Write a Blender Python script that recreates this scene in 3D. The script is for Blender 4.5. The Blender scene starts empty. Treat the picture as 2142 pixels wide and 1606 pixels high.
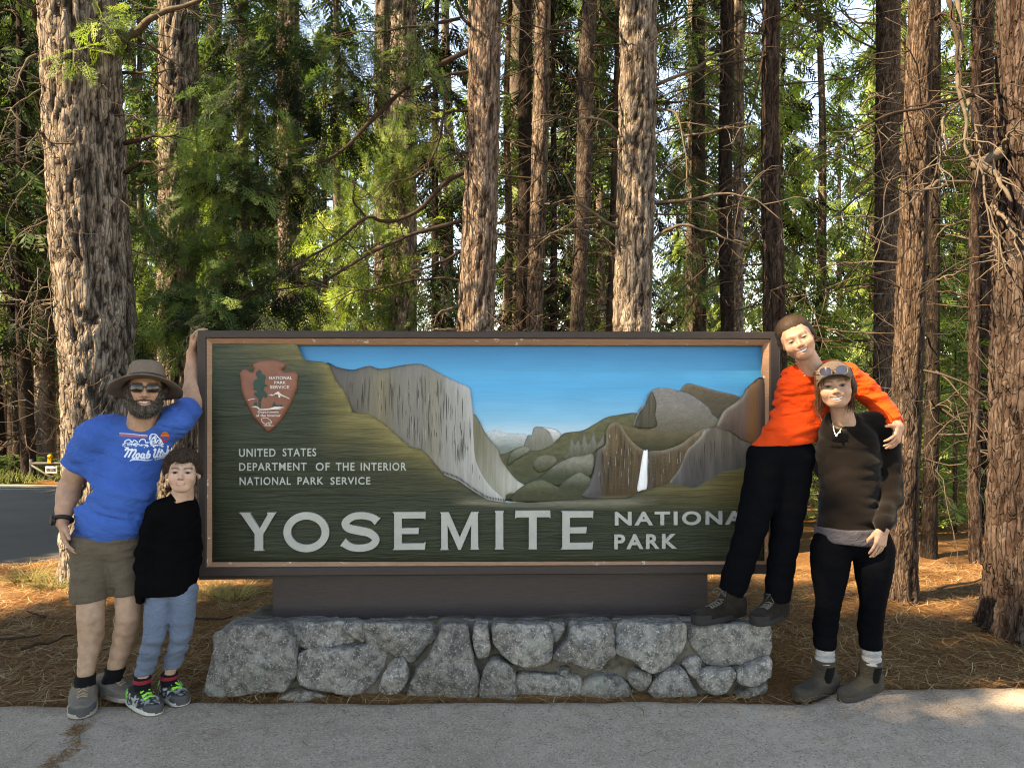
import bpy, math, random, itertools
import numpy as np
from mathutils import Vector, Matrix
from mathutils.geometry import delaunay_2d_cdt
from mathutils.bvhtree import BVHTree

# ------------------------------------------------------------------ camera, sky, sun, exposure
SC = bpy.context.scene
COL = SC.collection
CAM_Y, CAM_Z, TILT, FPX = -4.25, 1.65, math.radians(-0.57), 1609.0
cam_data = bpy.data.cameras.new('camera'); cam_data.sensor_width = 36.0
cam_data.lens = FPX / 2142.0 * 36.0; cam_data.clip_start = 0.05; cam_data.clip_end = 2000.0
cam = bpy.data.objects.new('camera', cam_data); COL.objects.link(cam)
cam.location = (0, CAM_Y, CAM_Z); cam.rotation_euler = (math.radians(90) + TILT, 0, 0)
SC.camera = cam

SUN_EL = math.radians(44.0)
SUN_AZ = (-0.93, -0.37)                         # horizontal direction towards the sun
_n = math.hypot(*SUN_AZ)
SUN_DIR = np.array([SUN_AZ[0]/_n*math.cos(SUN_EL), SUN_AZ[1]/_n*math.cos(SUN_EL), math.sin(SUN_EL)])
world = bpy.data.worlds.new('World'); SC.world = world; world.use_nodes = True
_nt = world.node_tree
_sky = _nt.nodes.new('ShaderNodeTexSky'); _sky.sky_type = 'NISHITA'; _sky.sun_disc = False
_sky.sun_elevation = SUN_EL
_sky.sun_rotation = math.atan2(SUN_DIR[0], SUN_DIR[1])
_sky.altitude = 1900; _sky.air_density = 1.0; _sky.dust_density = 0.3; _sky.ozone_density = 1.0
_nt.links.new(_sky.outputs['Color'], _nt.nodes['Background'].inputs['Color'])
_nt.nodes['Background'].inputs['Strength'].default_value = 0.14
sun_data = bpy.data.lights.new('sun', 'SUN'); sun_data.energy = 5.0
sun_data.angle = math.radians(0.55); sun_data.color = (1.0, 0.90, 0.76)
sun = bpy.data.objects.new('sun', sun_data); COL.objects.link(sun)
sun.rotation_euler = Vector(SUN_DIR).to_track_quat('Z', 'Y').to_euler()
sun.location = (-20, -12, 22)
SC.view_settings.view_transform = 'Standard'; SC.view_settings.look = 'None'
SC.view_settings.exposure = 2.4; SC.view_settings.gamma = 1.0
SC.view_settings.use_curve_mapping = False
SC.view_settings.use_white_balance = True; SC.view_settings.white_balance_temperature = 9900; SC.view_settings.white_balance_tint = 12
SC.render.engine = 'CYCLES'
SC.cycles.max_bounces = 6; SC.cycles.diffuse_bounces = 2; SC.cycles.glossy_bounces = 2
SC.cycles.transmission_bounces = 4; SC.cycles.transparent_max_bounces = 4
SC.cycles.caustics_reflective = False; SC.cycles.caustics_refractive = False
SC.cycles.use_denoising = True; SC.cycles.filter_width = 1.15; SC.cycles.sample_clamp_indirect = 1.5; SC.cycles.use_adaptive_sampling = False

# ------------------------------------------------------------------ points in the place
def ray(px, py):
    u = (px - 1071.0) / FPX; v = (803.0 - py) / FPX
    return np.array([u, math.cos(TILT) - v*math.sin(TILT), math.sin(TILT) + v*math.cos(TILT)])
def at(px, py, d):
    "the point at distance d (along Y) from the camera seen at this place of the photograph"
    r = ray(px, py); s = d / r[1]
    return np.array([r[0]*s, CAM_Y + d, CAM_Z + r[2]*s])
def terrain(x, y):
    x = np.asarray(x, float); y = np.asarray(y, float)
    t = np.maximum(0, y - 2.0 + 0.10*x)
    t = np.where(t > 70, 70 + (t-70)*0.05, t)
    return -0.11 * t * t / (t + 2.2)

# ------------------------------------------------------------------ noise
def _hash(ix, iy, iz, seed):
    ix, iy, iz = np.atleast_1d(ix), np.atleast_1d(iy), np.atleast_1d(iz)
    h = (ix.astype(np.uint32)*np.uint32(374761393) + iy.astype(np.uint32)*np.uint32(668265263)
         + iz.astype(np.uint32)*np.uint32(2147483647) + np.uint32((seed*974634777 + 12345) & 0xffffffff))
    h = (h ^ (h >> np.uint32(13))) * np.uint32(1274126177)
    h = (h ^ (h >> np.uint32(15))) * np.uint32(2246822519)
    h = h ^ (h >> np.uint32(16))
    return h.astype(np.float32) / np.float32(4294967295.0)
def vnoise(P, seed=0):
    P = np.asarray(P, np.float32); i = np.floor(P); f = P - i; f = f*f*(3-2*f); i = i.astype(np.int64)
    x, y, z = i[..., 0], i[..., 1], i[..., 2]; fx, fy, fz = f[..., 0], f[..., 1], f[..., 2]
    o = 0
    for a in (0, 1):
        wa = fx if a else 1-fx
        for b in (0, 1):
            wb = fy if b else 1-fy
            for c in (0, 1):
                wc = fz if c else 1-fz
                o = o + wa*wb*wc*_hash(x+a, y+b, z+c, seed)
    return o*2-1
def fbm(P, octv=3, seed=0, gain=0.5):
    P = np.asarray(P, np.float32); o = 0; a = 1.0
    for k in range(octv):
        o = o + a*vnoise(P, seed+k*17); P = P*2.03 + 11.3; a *= gain
    return o
def voronoi_edge(P, seed=0):
    "distance difference F2-F1 of a cellular pattern, with the id of the nearest cell"
    P = np.asarray(P, np.float32); i = np.floor(P).astype(np.int64)
    f1 = np.full(P.shape[0], 9.0, np.float32); f2 = f1.copy(); cid = np.zeros(P.shape[0], np.float32)
    for a in (-1, 0, 1):
        for b in (-1, 0, 1):
            for c in (-1, 0, 1):
                x, y, z = i[:, 0]+a, i[:, 1]+b, i[:, 2]+c
                dx = x + _hash(x, y, z, seed) - P[:, 0]; dy = y + _hash(x, y, z, seed+1) - P[:, 1]
                dz = z + _hash(x, y, z, seed+2) - P[:, 2]
                d = np.sqrt(dx*dx+dy*dy+dz*dz)
                nearer = d < f1
                f2 = np.where(nearer, f1, np.minimum(f2, d)); cid = np.where(nearer, _hash(x, y, z, seed+3), cid)
                f1 = np.where(nearer, d, f1)
    return f2-f1, cid
def sstep(a, b, x):
    t = np.clip((x-a)/(b-a), 0, 1); return t*t*(3-2*t)
def lerp(a, b, t): return a + (b-a)*t

# ------------------------------------------------------------------ objects
def link(o, parent=None):
    COL.objects.link(o)
    if parent is not None: o.parent = parent
    return o
def empty(name, loc=(0, 0, 0)):
    o = bpy.data.objects.new(name, None); o.empty_display_size = 0.1; o.location = Vector(loc); return link(o)
def tag(o, label=None, cat=None, group=None, kind=None):
    if label: o['label'] = label
    if cat: o['category'] = cat
    if group: o['group'] = group
    if kind: o['kind'] = kind
    return o
def mesh_data(name, V, F, m=None, smooth=True, col=None, attrs=None):
    "V (n,3); F an (m,3) or (m,4) array, or a list of such arrays"
    me = bpy.data.meshes.new(name)
    V = np.asarray(V, np.float32)
    Fs = F if isinstance(F, list) else [F]
    Fs = [np.asarray(f, np.int32) for f in Fs if len(f)]
    me.vertices.add(len(V)); me.vertices.foreach_set('co', V.ravel())
    nl = sum(f.size for f in Fs); npoly = sum(len(f) for f in Fs)
    me.loops.add(nl); me.polygons.add(npoly)
    me.loops.foreach_set('vertex_index', np.concatenate([f.ravel() for f in Fs]))
    tot = np.concatenate([np.full(len(f), f.shape[1], np.int32) for f in Fs])
    me.polygons.foreach_set('loop_start', np.concatenate([[0], np.cumsum(tot)[:-1]]).astype(np.int32))
    me.polygons.foreach_set('use_smooth', np.full(npoly, smooth, bool))
    if col is not None:
        c = np.ones((len(V), 4), np.float32); c[:, :3] = np.clip(col, 0, 1)
        a = me.color_attributes.new('Col', 'FLOAT_COLOR', 'POINT'); a.data.foreach_set('color', c.ravel())
    if m: me.materials.append(m)
    me.update(calc_edges=True); me.validate()
    return me
def obj(name, V, F, m=None, parent=None, smooth=True, col=None, pivot=True):
    V = np.asarray(V, float)
    o = bpy.data.objects.new(name, mesh_data(name, V, F, m, smooth, col))
    link(o)
    if parent is not None:
        o.parent = parent
        o.matrix_parent_inverse = Matrix.Translation(-Vector(parent.location))
    return o
def merge(parts):
    "parts: list of (V, F) with F (m,k); returns V and list of face arrays"
    Vs, Fs, n = [], {}, 0
    for V, F in parts:
        for f in (F if isinstance(F, list) else [F]):
            f = np.asarray(f)
            if len(f): Fs.setdefault(f.shape[1], []).append(f+n)
        Vs.append(V); n += len(V)
    return np.concatenate(Vs), [np.concatenate(v) for v in Fs.values()]

def tube(pts, rad, n=6, cap=True):
    pts = np.asarray(pts, float); m = len(pts); rad = np.broadcast_to(np.asarray(rad, float), (m,))
    T = np.gradient(pts, axis=0); T /= np.linalg.norm(T, axis=1, keepdims=True)+1e-9
    ref = np.array([0, 0, 1.0]) if abs(T[0][2]) < 0.9 else np.array([1.0, 0, 0])
    A = np.cross(T, ref); A /= np.linalg.norm(A, axis=1, keepdims=True)+1e-9
    B = np.cross(T, A)
    th = np.arange(n)/n*2*math.pi
    V = (pts[:, None] + rad[:, None, None]*(np.cos(th)[None, :, None]*A[:, None] + np.sin(th)[None, :, None]*B[:, None])).reshape(-1, 3)
    i, j = np.meshgrid(np.arange(m-1), np.arange(n), indexing='ij')
    a = i*n+j; b = i*n+(j+1) % n
    F = np.stack([a, b, b+n, a+n], -1).reshape(-1, 4)
    if cap:
        V = np.concatenate([V, pts[:1], pts[-1:]]); c0, c1 = m*n, m*n+1
        j = np.arange(n); t0 = np.stack([(j+1) % n, j, np.full(n, c0)], 1); t1 = np.stack([(m-1)*n+j, (m-1)*n+(j+1) % n, np.full(n, c1)], 1)
        return V, [F, np.concatenate([t0, t1])]
    return V, [F]
def box(c, s, R=None):
    c = np.asarray(c, float); s = np.asarray(s, float)/2
    V = np.array(list(itertools.product((-1, 1), repeat=3)), float)*s
    if R is not None: V = V @ np.asarray(R).T
    F = np.array([[0, 1, 3, 2], [4, 6, 7, 5], [0, 4, 5, 1], [2, 3, 7, 6], [0, 2, 6, 4], [1, 5, 7, 3]])
    return V+c, F
def spline(P, n=8, closed=False):
    "Catmull-Rom through the points"
    P = np.asarray(P, float); m = len(P)
    if closed: Q = np.concatenate([P[-1:], P, P[:2]])
    else: Q = np.concatenate([2*P[:1]-P[1:2], P, 2*P[-1:]-P[-2:-1]])
    out = []
    t = (np.arange(n)/n)[:, None]
    for k in range(m if closed else m-1):
        a, b, c, d = Q[k], Q[k+1], Q[k+2], Q[k+3]
        out.append(0.5*((2*b)+(c-a)*t+(2*a-5*b+4*c-d)*t*t+(3*b-a-3*c+d)*t**3))
    out = np.concatenate(out)
    return out if closed else np.concatenate([out, P[-1:]])

# ------------------------------------------------------------------ materials
def nd(nt, t, **kw):
    n = nt.nodes.new(t)
    for k, v in kw.items():
        if k.startswith('i_'): n.inputs[k[2:].replace('_', ' ')].default_value = v
        else: setattr(n, k, v)
    return n
def base_mat(name, rough=0.8, spec=0.3):
    m = bpy.data.materials.new(name); m.use_nodes = True
    b = m.node_tree.nodes['Principled BSDF']; b.inputs['Roughness'].default_value = rough
    b.inputs['Specular IOR Level'].default_value = spec
    return m, m.node_tree, b
def mixc(nt, fac, a, b, mode='MIX'):
    n = nt.nodes.new('ShaderNodeMix'); n.data_type = 'RGBA'; n.blend_type = mode
    for s, v in ((0, fac), (6, a), (7, b)):
        if hasattr(v, 'is_output'): nt.links.new(v, n.inputs[s])
        else: n.inputs[s].default_value = (tuple(v)+(1,))[:4] if isinstance(v, (tuple, list)) else v
    return n.outputs[2]
def coords(nt, scale=(1, 1, 1), kind='Object'):
    tc = nt.nodes.new('ShaderNodeTexCoord'); mp = nt.nodes.new('ShaderNodeMapping'); mp.inputs['Scale'].default_value = scale
    nt.links.new(tc.outputs[kind], mp.inputs['Vector']); return mp.outputs['Vector']
def noise(nt, vec, scale=5, detail=4, rough=0.6, dist=0.0):
    n = nt.nodes.new('ShaderNodeTexNoise'); n.inputs['Scale'].default_value = scale; n.inputs['Detail'].default_value = detail
    n.inputs['Roughness'].default_value = rough; n.inputs['Distortion'].default_value = dist
    nt.links.new(vec, n.inputs['Vector']); return n.outputs['Fac']
def ramp(nt, fac, stops):
    r = nt.nodes.new('ShaderNodeValToRGB'); e = r.color_ramp.elements
    while len(e) < len(stops): e.new(0.5)
    for k, (p, c) in enumerate(stops):
        e[k].position = p; e[k].color = (c, c, c, 1) if not isinstance(c, (tuple, list)) else tuple(c)+(1,)
    nt.links.new(fac, r.inputs['Fac']); return r.outputs['Color']
def bump(nt, bsdf, h, strength=0.5, dist=0.01):
    b = nt.nodes.new('ShaderNodeBump'); b.inputs['Strength'].default_value = strength; b.inputs['Distance'].default_value = dist
    nt.links.new(h, b.inputs['Height']); nt.links.new(b.outputs['Normal'], bsdf.inputs['Normal'])
def attr(nt, name='Col'):
    a = nt.nodes.new('ShaderNodeVertexColor'); a.layer_name = name; return a.outputs['Color']
def plain(name, c, rough=0.8, var=0.25, scale=20, bmp=0.0, bscale=60, spec=0.3, vec=(1, 1, 1), vcol=False, bdist=0.005, metallic=0.0):
    "a paint, cloth or wood: one colour broken up by noise, with fine relief"
    m, nt, b = base_mat(name, rough, spec); b.inputs['Metallic'].default_value = metallic
    v = coords(nt, vec); f = noise(nt, v, scale, 5)
    src = attr(nt) if vcol else None
    g = ramp(nt, f, [(0.25, 1-var), (0.75, 1+var)])
    base = src if vcol else tuple(c)
    out = mixc(nt, 1.0, base, g, 'MULTIPLY')
    nt.links.new(out, b.inputs['Base Color'])
    if bmp: bump(nt, b, noise(nt, v, bscale, 4), bmp, bdist)
    return m
def srgb(r, g, b):
    return tuple(((c/255)/12.92 if c/255 <= 0.04045 else (((c/255)+0.055)/1.055)**2.4) for c in (r, g, b))
# ------------------------------------------------------------------ the setting: ground, pavement, road, needle litter
RNG = np.random.default_rng(7)
def edge_y(x):
    "front edge of the bare ground: pavement lies nearer than this"
    x = np.asarray(x, float)
    P = np.stack([x*1.7, np.zeros_like(x), np.zeros_like(x)], -1)
    return -0.39 + 0.22*sstep(1.45, 1.75, x) + 0.016*fbm(P, 3, 5) + 0.012*fbm(P*5, 2, 6) + 0.03*sstep(-1.75, -1.6, x)*sstep(1.6, 1.45, x)
def relief(x, y):
    P = np.stack([x, y, np.zeros_like(x)], -1)
    return 0.035*fbm(P*0.9, 3, 31) + 0.012*fbm(P*6, 2, 41)
def ground_z(x, y):
    x = np.asarray(x, float); y = np.asarray(y, float)
    road_k = road_mask(x, y)
    return terrain(x, y) + relief(x, y)*sstep(-0.1, 0.35, y-edge_y(x))*(1-road_k) - 0.01*(y < edge_y(x)) - 0.10*road_k
ROAD_NEAR = np.array([(-40, 0.2), (-12, 1.15), (-6.0, 1.95), (-4.4, 2.40), (-3.75, 2.75), (-3.2, 3.6), (-2.9, 5.0), (-2.8, 8), (-3.2, 14), (-4, 40)], float)
ROAD_FAR = np.array([(-40, 18.0), (-24, 16.6), (-16, 15.6), (-13.0, 15.2), (-10.8, 15.4), (-9.6, 16.5), (-9.0, 19), (-8.8, 24), (-9.0, 32), (-10, 40)], float)
NEAR_S = spline(ROAD_NEAR, 12); FAR_S = spline(ROAD_FAR, 12)
ROAD_POLY = np.concatenate([NEAR_S, FAR_S[::-1]])
def in_poly(x, y, poly):
    x = np.asarray(x, float); y = np.asarray(y, float); c = np.zeros(x.shape, bool)
    a = poly; b = np.roll(poly, -1, 0)
    for (x1, y1), (x2, y2) in zip(a, b):
        if y1 == y2: continue
        k = ((y1 > y) != (y2 > y)) & (x < (x2-x1)*(y-y1)/(y2-y1)+x1)
        c ^= k
    return c
def poly_dist(x, y, poly):
    d = np.full(np.shape(x), 1e9)
    for (x1, y1), (x2, y2) in zip(poly, np.roll(poly, -1, 0)):
        ex, ey = x2-x1, y2-y1; L = ex*ex+ey*ey+1e-12
        t = np.clip(((x-x1)*ex+(y-y1)*ey)/L, 0, 1)
        d = np.minimum(d, np.hypot(x-x1-t*ex, y-y1-t*ey))
    return d
def road_mask(x, y):
    ins = in_poly(x, y, ROAD_POLY); return ins.astype(float)

def axis(lo, hi, fine_lo, fine_hi, step, grow=1.10):
    a = list(np.arange(fine_lo, fine_hi, step)); s = step
    while a[-1] < hi: s *= grow; a.append(a[-1]+s)
    s = step
    while a[0] > lo: s *= grow; a.insert(0, a[0]-s)
    return np.array(a)
gx = axis(-260, 260, -5.0, 5.0, 0.09, 1.13); gy = axis(-60, 420, -0.9, 4.5, 0.08, 1.13)
GX, GY = np.meshgrid(gx, gy, indexing='ij')
GZ = ground_z(GX.ravel(), GY.ravel())
nx_, ny_ = GX.shape
_i, _j = np.meshgrid(np.arange(nx_-1), np.arange(ny_-1), indexing='ij')
_a = (_i*ny_+_j).ravel()
GF = np.stack([_a, _a+ny_, _a+ny_+1, _a+1], 1)

m, nt, b = base_mat('needle_duff', 0.95, 0.02)
v = coords(nt); n1 = noise(nt, v, 1.6, 5); n2 = noise(nt, v, 28, 6, 0.7); n3 = noise(nt, coords(nt, (1, 6, 1)), 60, 4, 0.7)
c = mixc(nt, ramp(nt, n1, [(0.35, 0.0), (0.7, 1.0)]), (0.150, 0.070, 0.030), (0.235, 0.125, 0.052))
c = mixc(nt, ramp(nt, n2, [(0.35, 0.0), (0.75, 1.0)]), c, (0.060, 0.029, 0.015))
c = mixc(nt, ramp(nt, n3, [(0.5, 0.0), (0.62, 0.7)]), c, (0.29, 0.17, 0.075))
nt.links.new(c, b.inputs['Base Color']); bump(nt, b, n3, 0.9, 0.012)
M_DUFF = m
ground = obj('ground', np.stack([GX.ravel(), GY.ravel(), GZ], 1), GF, M_DUFF)
tag(ground, kind='structure')

# pavement in front
m, nt, b = base_mat('worn_pavement', 0.9, 0.10)
v = coords(nt); n1 = noise(nt, v, 1.1, 4); n2 = noise(nt, v, 95, 3, 0.7); n4 = noise(nt, v, 9, 5, 0.7)
vo = nd(nt, 'ShaderNodeTexVoronoi', feature='F1'); vo.inputs['Scale'].default_value = 120; nt.links.new(v, vo.inputs['Vector'])
c = mixc(nt, ramp(nt, n1, [(0.3, 0.0), (0.7, 1.0)]), (0.275, 0.222, 0.172), (0.39, 0.325, 0.26))
c = mixc(nt, ramp(nt, n4, [(0.40, 0.0), (0.75, 0.55)]), c, (0.15, 0.118, 0.09))
c = mixc(nt, ramp(nt, vo.outputs['Color'], [(0.62, 0.0), (0.9, 0.75)]), c, (0.42, 0.365, 0.31))
c = mixc(nt, ramp(nt, n2, [(0.55, 0.0), (0.68, 0.85)]), c, (0.055, 0.048, 0.044))
nt.links.new(c, b.inputs['Base Color']); bump(nt, b, n2, 0.65, 0.008)
M_PAVE = m
px_ = np.linspace(-9, 9, 361); rows = np.concatenate([[0, .03, .06, .10], np.linspace(0.16, 7.5, 60)])
PX, PR = np.meshgrid(px_, rows, indexing='ij'); PY = edge_y(PX) - PR
PZ = 0.014 + 0.006*fbm(np.stack([PX*0.8, PY*0.8, PX*0], -1), 2, 77) - 0.022*sstep(0.07, 0.0, PR)
n0, n1_ = PX.shape; _i, _j = np.meshgrid(np.arange(n0-1), np.arange(n1_-1), indexing='ij'); _a = (_i*n1_+_j).ravel()
# a jagged crack filled with needles runs towards the camera on the left
crack = spline(np.array([at(178, 1520, 3.6)[:2], (-2.02, -0.72), (-1.93, -0.86), (-1.95, -1.0), (-1.86, -1.16), (-1.80, -1.5), (-1.7, -2.2)]), 8)
cd = np.full(PX.shape, 9.0)
for p, q in zip(crack[:-1], crack[1:]):
    e = q-p; t = np.clip(((PX-p[0])*e[0]+(PY-p[1])*e[1])/(e@e), 0, 1); cd = np.minimum(cd, np.hypot(PX-p[0]-t*e[0], PY-p[1]-t*e[1]))
PZ = PZ - 0.006*sstep(0.03, 0.0, cd)
pavement = obj('pavement', np.stack([PX.ravel(), PY.ravel(), PZ.ravel()], 1), np.stack([_a, _a+1, _a+n1_+1, _a+n1_], 1), M_PAVE)
tag(pavement, kind='structure')

# road on the left
m, nt, b = base_mat('asphalt', 0.85, 0.15)
v = coords(nt); n1 = noise(nt, v, 0.6, 4); n2 = noise(nt, v, 120, 3)
c = mixc(nt, ramp(nt, n1, [(0.3, 0.0), (0.7, 1.0)]), (0.056, 0.052, 0.049), (0.092, 0.087, 0.082))
c = mixc(nt, ramp(nt, n2, [(0.6, 0.0), (0.7, 0.6)]), c, (0.16, 0.155, 0.15))
nt.links.new(c, b.inputs['Base Color']); bump(nt, b, n2, 0.4, 0.006)
M_ASPH = m
K = len(NEAR_S); T = np.linspace(0, 1, 41)
RV = (NEAR_S[:, None]*(1-T)[None, :, None] + FAR_S[:, None]*T[None, :, None])
RX, RY = RV[..., 0], RV[..., 1]; RZ = terrain(RX, RY) + 0.012
_i, _j = np.meshgrid(np.arange(K-1), np.arange(40), indexing='ij'); _a = (_i*41+_j).ravel()
road = obj('road', np.stack([RX.ravel(), RY.ravel(), RZ.ravel()], 1), np.stack([_a, _a+1, _a+42, _a+41], 1)[:, ::-1], M_ASPH)
tag(road, kind='structure')
M_LINE = plain('road_paint', (0.42, 0.40, 0.36), 0.7, 0.35, 30)
def strip(t0, t1, name):
    A = NEAR_S*(1-t0)+FAR_S*t0; B = NEAR_S*(1-t1)+FAR_S*t1
    V = np.concatenate([A, B]); V = np.concatenate([V, (terrain(V[:, 0], V[:, 1])+0.018)[:, None]], 1); k = np.arange(K-1)
    o = obj(name, V, np.stack([k, k+1, k+1+K, k+K], 1), M_LINE); tag(o, kind='structure'); return o
strip(0.800, 0.815, 'road_marking'); strip(0.962, 0.985, 'road_marking')

# needles: bent slivers lying on the ground
def needles(n, xs, ys, name, m, lo=0.09, hi=0.20, w=0.0016, lift=0.012, bare=None):
    x = RNG.uniform(*xs, n); y = RNG.uniform(*ys, n)
    if bare is not None:
        k = bare(x, y); x, y = x[k], y[k]; n = len(x)
    L = RNG.uniform(lo, hi, n); a = RNG.uniform(0, 2*math.pi, n); bend = RNG.normal(0, 0.35, n)
    wid = w*RNG.uniform(0.7, 1.5, n)
    base = ground_z(x, y); base = np.where(y < edge_y(x), 0.02, base); z0 = base + 0.004 + np.abs(RNG.normal(0, lift, n)); tilt = RNG.normal(0, 0.10, n)
    Vs = []
    for k in range(3):
        t = k/2 - 0.5; ang = a + bend*t
        cx = x + np.cos(ang)*L*t; cy = y + np.sin(ang)*L*t; cz = z0 + tilt*L*t + 0.01*(0.25-t*t)*RNG.random(n)
        ww = wid*(1-0.5*abs(t)*1.6)
        for s in (-1, 1): Vs.append(np.stack([cx-np.sin(a)*ww*s, cy+np.cos(a)*ww*s, cz], 1))
    V = np.stack(Vs, 1).reshape(-1, 3); o = (np.arange(n)*6)[:, None]
    F = np.concatenate([o+np.array([[0, 2, 3, 1]]), o+np.array([[2, 4, 5, 3]])])
    tone = RNG.random((n, 1)); c = lerp(np.array([0.11, 0.052, 0.022]), np.array([0.34, 0.195, 0.08]), tone**1.4)
    g = RNG.random((n, 1)) < 0.06; c = np.where(g, np.array([0.42, 0.36, 0.20]), c)
    o = obj(name, V, F, m, col=np.repeat(c, 6, 0)); return o
M_NEEDLE = plain('dry_needles', (1, 1, 1), 0.7, 0.15, 8, vcol=True)
_bare = lambda x, y: (y > edge_y(x)-0.05) & (road_mask(x, y) < 0.5) & ~((np.abs(x-0.02) < 1.5) & (y > -0.35) & (y < 0.55))
nb = needles(38000, (-4.6, 4.9), (-0.5, 2.6), 'pine_needles', M_NEEDLE, bare=_bare)
tag(nb, 'fallen brown pine needles covering the ground around the sign', 'pine needles', kind='stuff')
_near = lambda x, y: (RNG.random(len(x)) < np.exp(-(edge_y(x)-y)/0.16)*0.8+0.004) & (y < edge_y(x)+0.03)
ns = needles(5200, (-3.6, 3.6), (-1.6, -0.1), 'loose_needles', M_NEEDLE, 0.04, 0.12, 0.0014, 0.003, bare=_near)
tag(ns, 'loose brown needles strewn along the pavement edge', 'pine needles', kind='stuff')
def crack_needles(n):
    k = RNG.integers(0, len(crack)-1, n); p = crack[k]+RNG.normal(0, 0.018, (n, 2)); return p
# ------------------------------------------------------------------ the carved sign
_A = at(413, 787, 4.20); _B = at(1632, 787, 4.33)
S_O = np.array([_A[0], _A[1], 0.0]); S_E = np.array([_B[0]-_A[0], _B[1]-_A[1], 0.0]); S_E /= np.linalg.norm(S_E)
S_N = np.array([S_E[1], -S_E[0], 0.0])                   # towards the camera
S_UP = np.array([0, 0, 1.0]); CAMP = np.array([0, CAM_Y, CAM_Z])
def uv(px, py, off=0.0):
    r = ray(px, py); t = ((S_O + S_N*off - CAMP) @ S_N) / (r @ S_N); p = CAMP + r*t
    return np.array([(p-S_O) @ S_E, p[2]])
def uvs(P, off=0.0): return np.array([uv(x, y, off) for x, y in P])
def sw(UV, off):
    UV = np.asarray(UV, float); off = np.broadcast_to(np.asarray(off, float), (len(UV),))
    return S_O + UV[:, :1]*S_E + UV[:, 1:2]*S_UP + off[:, None]*S_N
sign = empty('park_sign', sw([[1.62, 0.40]], -0.1)[0])
tag(sign, 'large carved and painted wooden park entrance sign with raised silver lettering, on a stone base', 'sign')

def wood_paint(name, vec=(1.2, 8, 26), streak=(3, 3, 30), relief=0.55, rough=0.55, grain=0.25):
    m, nt, b = base_mat(name, rough, 0.35)
    v = coords(nt, vec); g = noise(nt, v, 3.0, 5, 0.6, 1.6); v2 = coords(nt, streak); g2 = noise(nt, v2, 9, 5, 0.65)
    f = mixc(nt, 0.5, g, g2)
    c = mixc(nt, 1.0, attr(nt), ramp(nt, f, [(0.36, 1-grain), (0.62, 1+grain)]), 'MULTIPLY')
    nt.links.new(c, b.inputs['Base Color']); bump(nt, b, g, relief, 0.012); return m
M_GREEN = wood_paint('painted_board', (0.8, 4, 11), (2, 2, 34), 0.8, 0.5, 0.28)
M_SKYP = wood_paint('painted_sky_board', (0.6, 4, 14), (2, 2, 60), 0.12, 0.5, 0.04)
M_CLIFF = wood_paint('painted_cliff', (16, 8, 0.8), (60, 10, 3), 0.22, 0.55, 0.15)
M_HILL = wood_paint('painted_hill', (7, 6, 16), (14, 3, 44), 0.3, 0.6, 0.22)

def layer(name, outline, off, thick, m, cfn, step=6, n=5, rim=0.3, soft=7.0, corners=False, parent=sign, bulge=None, line=.18):
    O = np.asarray(outline, float) if corners else spline(outline, n, True)
    keep = np.linalg.norm(O-np.roll(O, 1, 0), axis=1) > 0.4; O = O[keep]
    x0, y0 = O.min(0); x1, y1 = O.max(0)
    X, Y = np.meshgrid(np.arange(x0+step/2, x1, step), np.arange(y0+step/2, y1, step), indexing='ij')
    X = X + (np.arange(X.shape[1]) % 2)[None]*step*0.5; X, Y = X.ravel(), Y.ravel()
    k = in_poly(X, Y, O); X, Y = X[k], Y[k]
    d = poly_dist(X, Y, O) if len(X) else np.zeros(0); k = d > step*0.45; X, Y = X[k], Y[k]
    no = len(O); pts = [Vector(p) for p in O] + [Vector((a, b)) for a, b in zip(X, Y)]
    vo, eo, fo, _, _, _ = delaunay_2d_cdt(pts, [(i, (i+1) % no) for i in range(no)], [], 1, 1e-4)
    V2 = np.array([tuple(v) for v in vo]); F = np.array([tuple(f) for f in fo if len(f) == 3])
    tri = V2[F]; cen = tri.mean(1); F = F[in_poly(cen[:, 0], cen[:, 1], O)]
    d = poly_dist(V2[:, 0], V2[:, 1], O)
    h = thick*(rim+(1-rim)*(1-np.exp(-d/soft)))
    if bulge is not None: h = h + bulge(V2[:, 0], V2[:, 1], d)
    UV = uvs(V2, off); W = sw(UV, off+h)
    a, b2, c = W[F[0][0]], W[F[0][1]], W[F[0][2]]
    nrm = np.cross(W[F[:, 1]]-W[F[:, 0]], W[F[:, 2]]-W[F[:, 0]]) @ S_N
    F = np.where((nrm < 0)[:, None], F[:, ::-1], F)
    nv = len(W); UO = uvs(O, off); back = sw(UO, off-0.004)
    # outline vertices come first in the triangulation's output order
    from_o = [int(np.argmin(np.abs(V2-p).sum(1))) for p in O]
    i = np.arange(no); j = (i+1) % no; fo_ = np.array(from_o)
    Q = np.stack([fo_[i], fo_[j], nv+j, nv+i], 1)
    dd = np.concatenate([d, np.zeros(no)]); col = cfn(np.concatenate([V2[:, 0], O[:, 0]]), np.concatenate([V2[:, 1], O[:, 1]]), dd)
    if line: col = col*(1-line*np.exp(-(dd/1.7)**2))[:, None]
    return obj(name, np.concatenate([W, back]), [F, Q], m, parent, True, col)
C = lambda *a: np.array(srgb(*a))
def vn(x, y, sx, sy, seed=0): return vnoise(np.stack([x/sx, y/sy, np.zeros_like(x)+seed*3.7], -1), seed)
def col_sky(x, y, d):
    t = np.clip((y-722)/190, 0, 1)[:, None]
    c = lerp(C(20, 122, 176), C(48, 156, 204), sstep(0.0, 0.35, t)); c = lerp(c, C(104, 174, 206), sstep(0.45, 0.85, t)); c = lerp(c, C(168, 196, 208), sstep(0.78, 1.0, t)); c = c*(1-.10*sstep(781, 779, y))[:, None]
    return c*(1+0.05*vn(x, y, 60, 8)[:, None])
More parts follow.
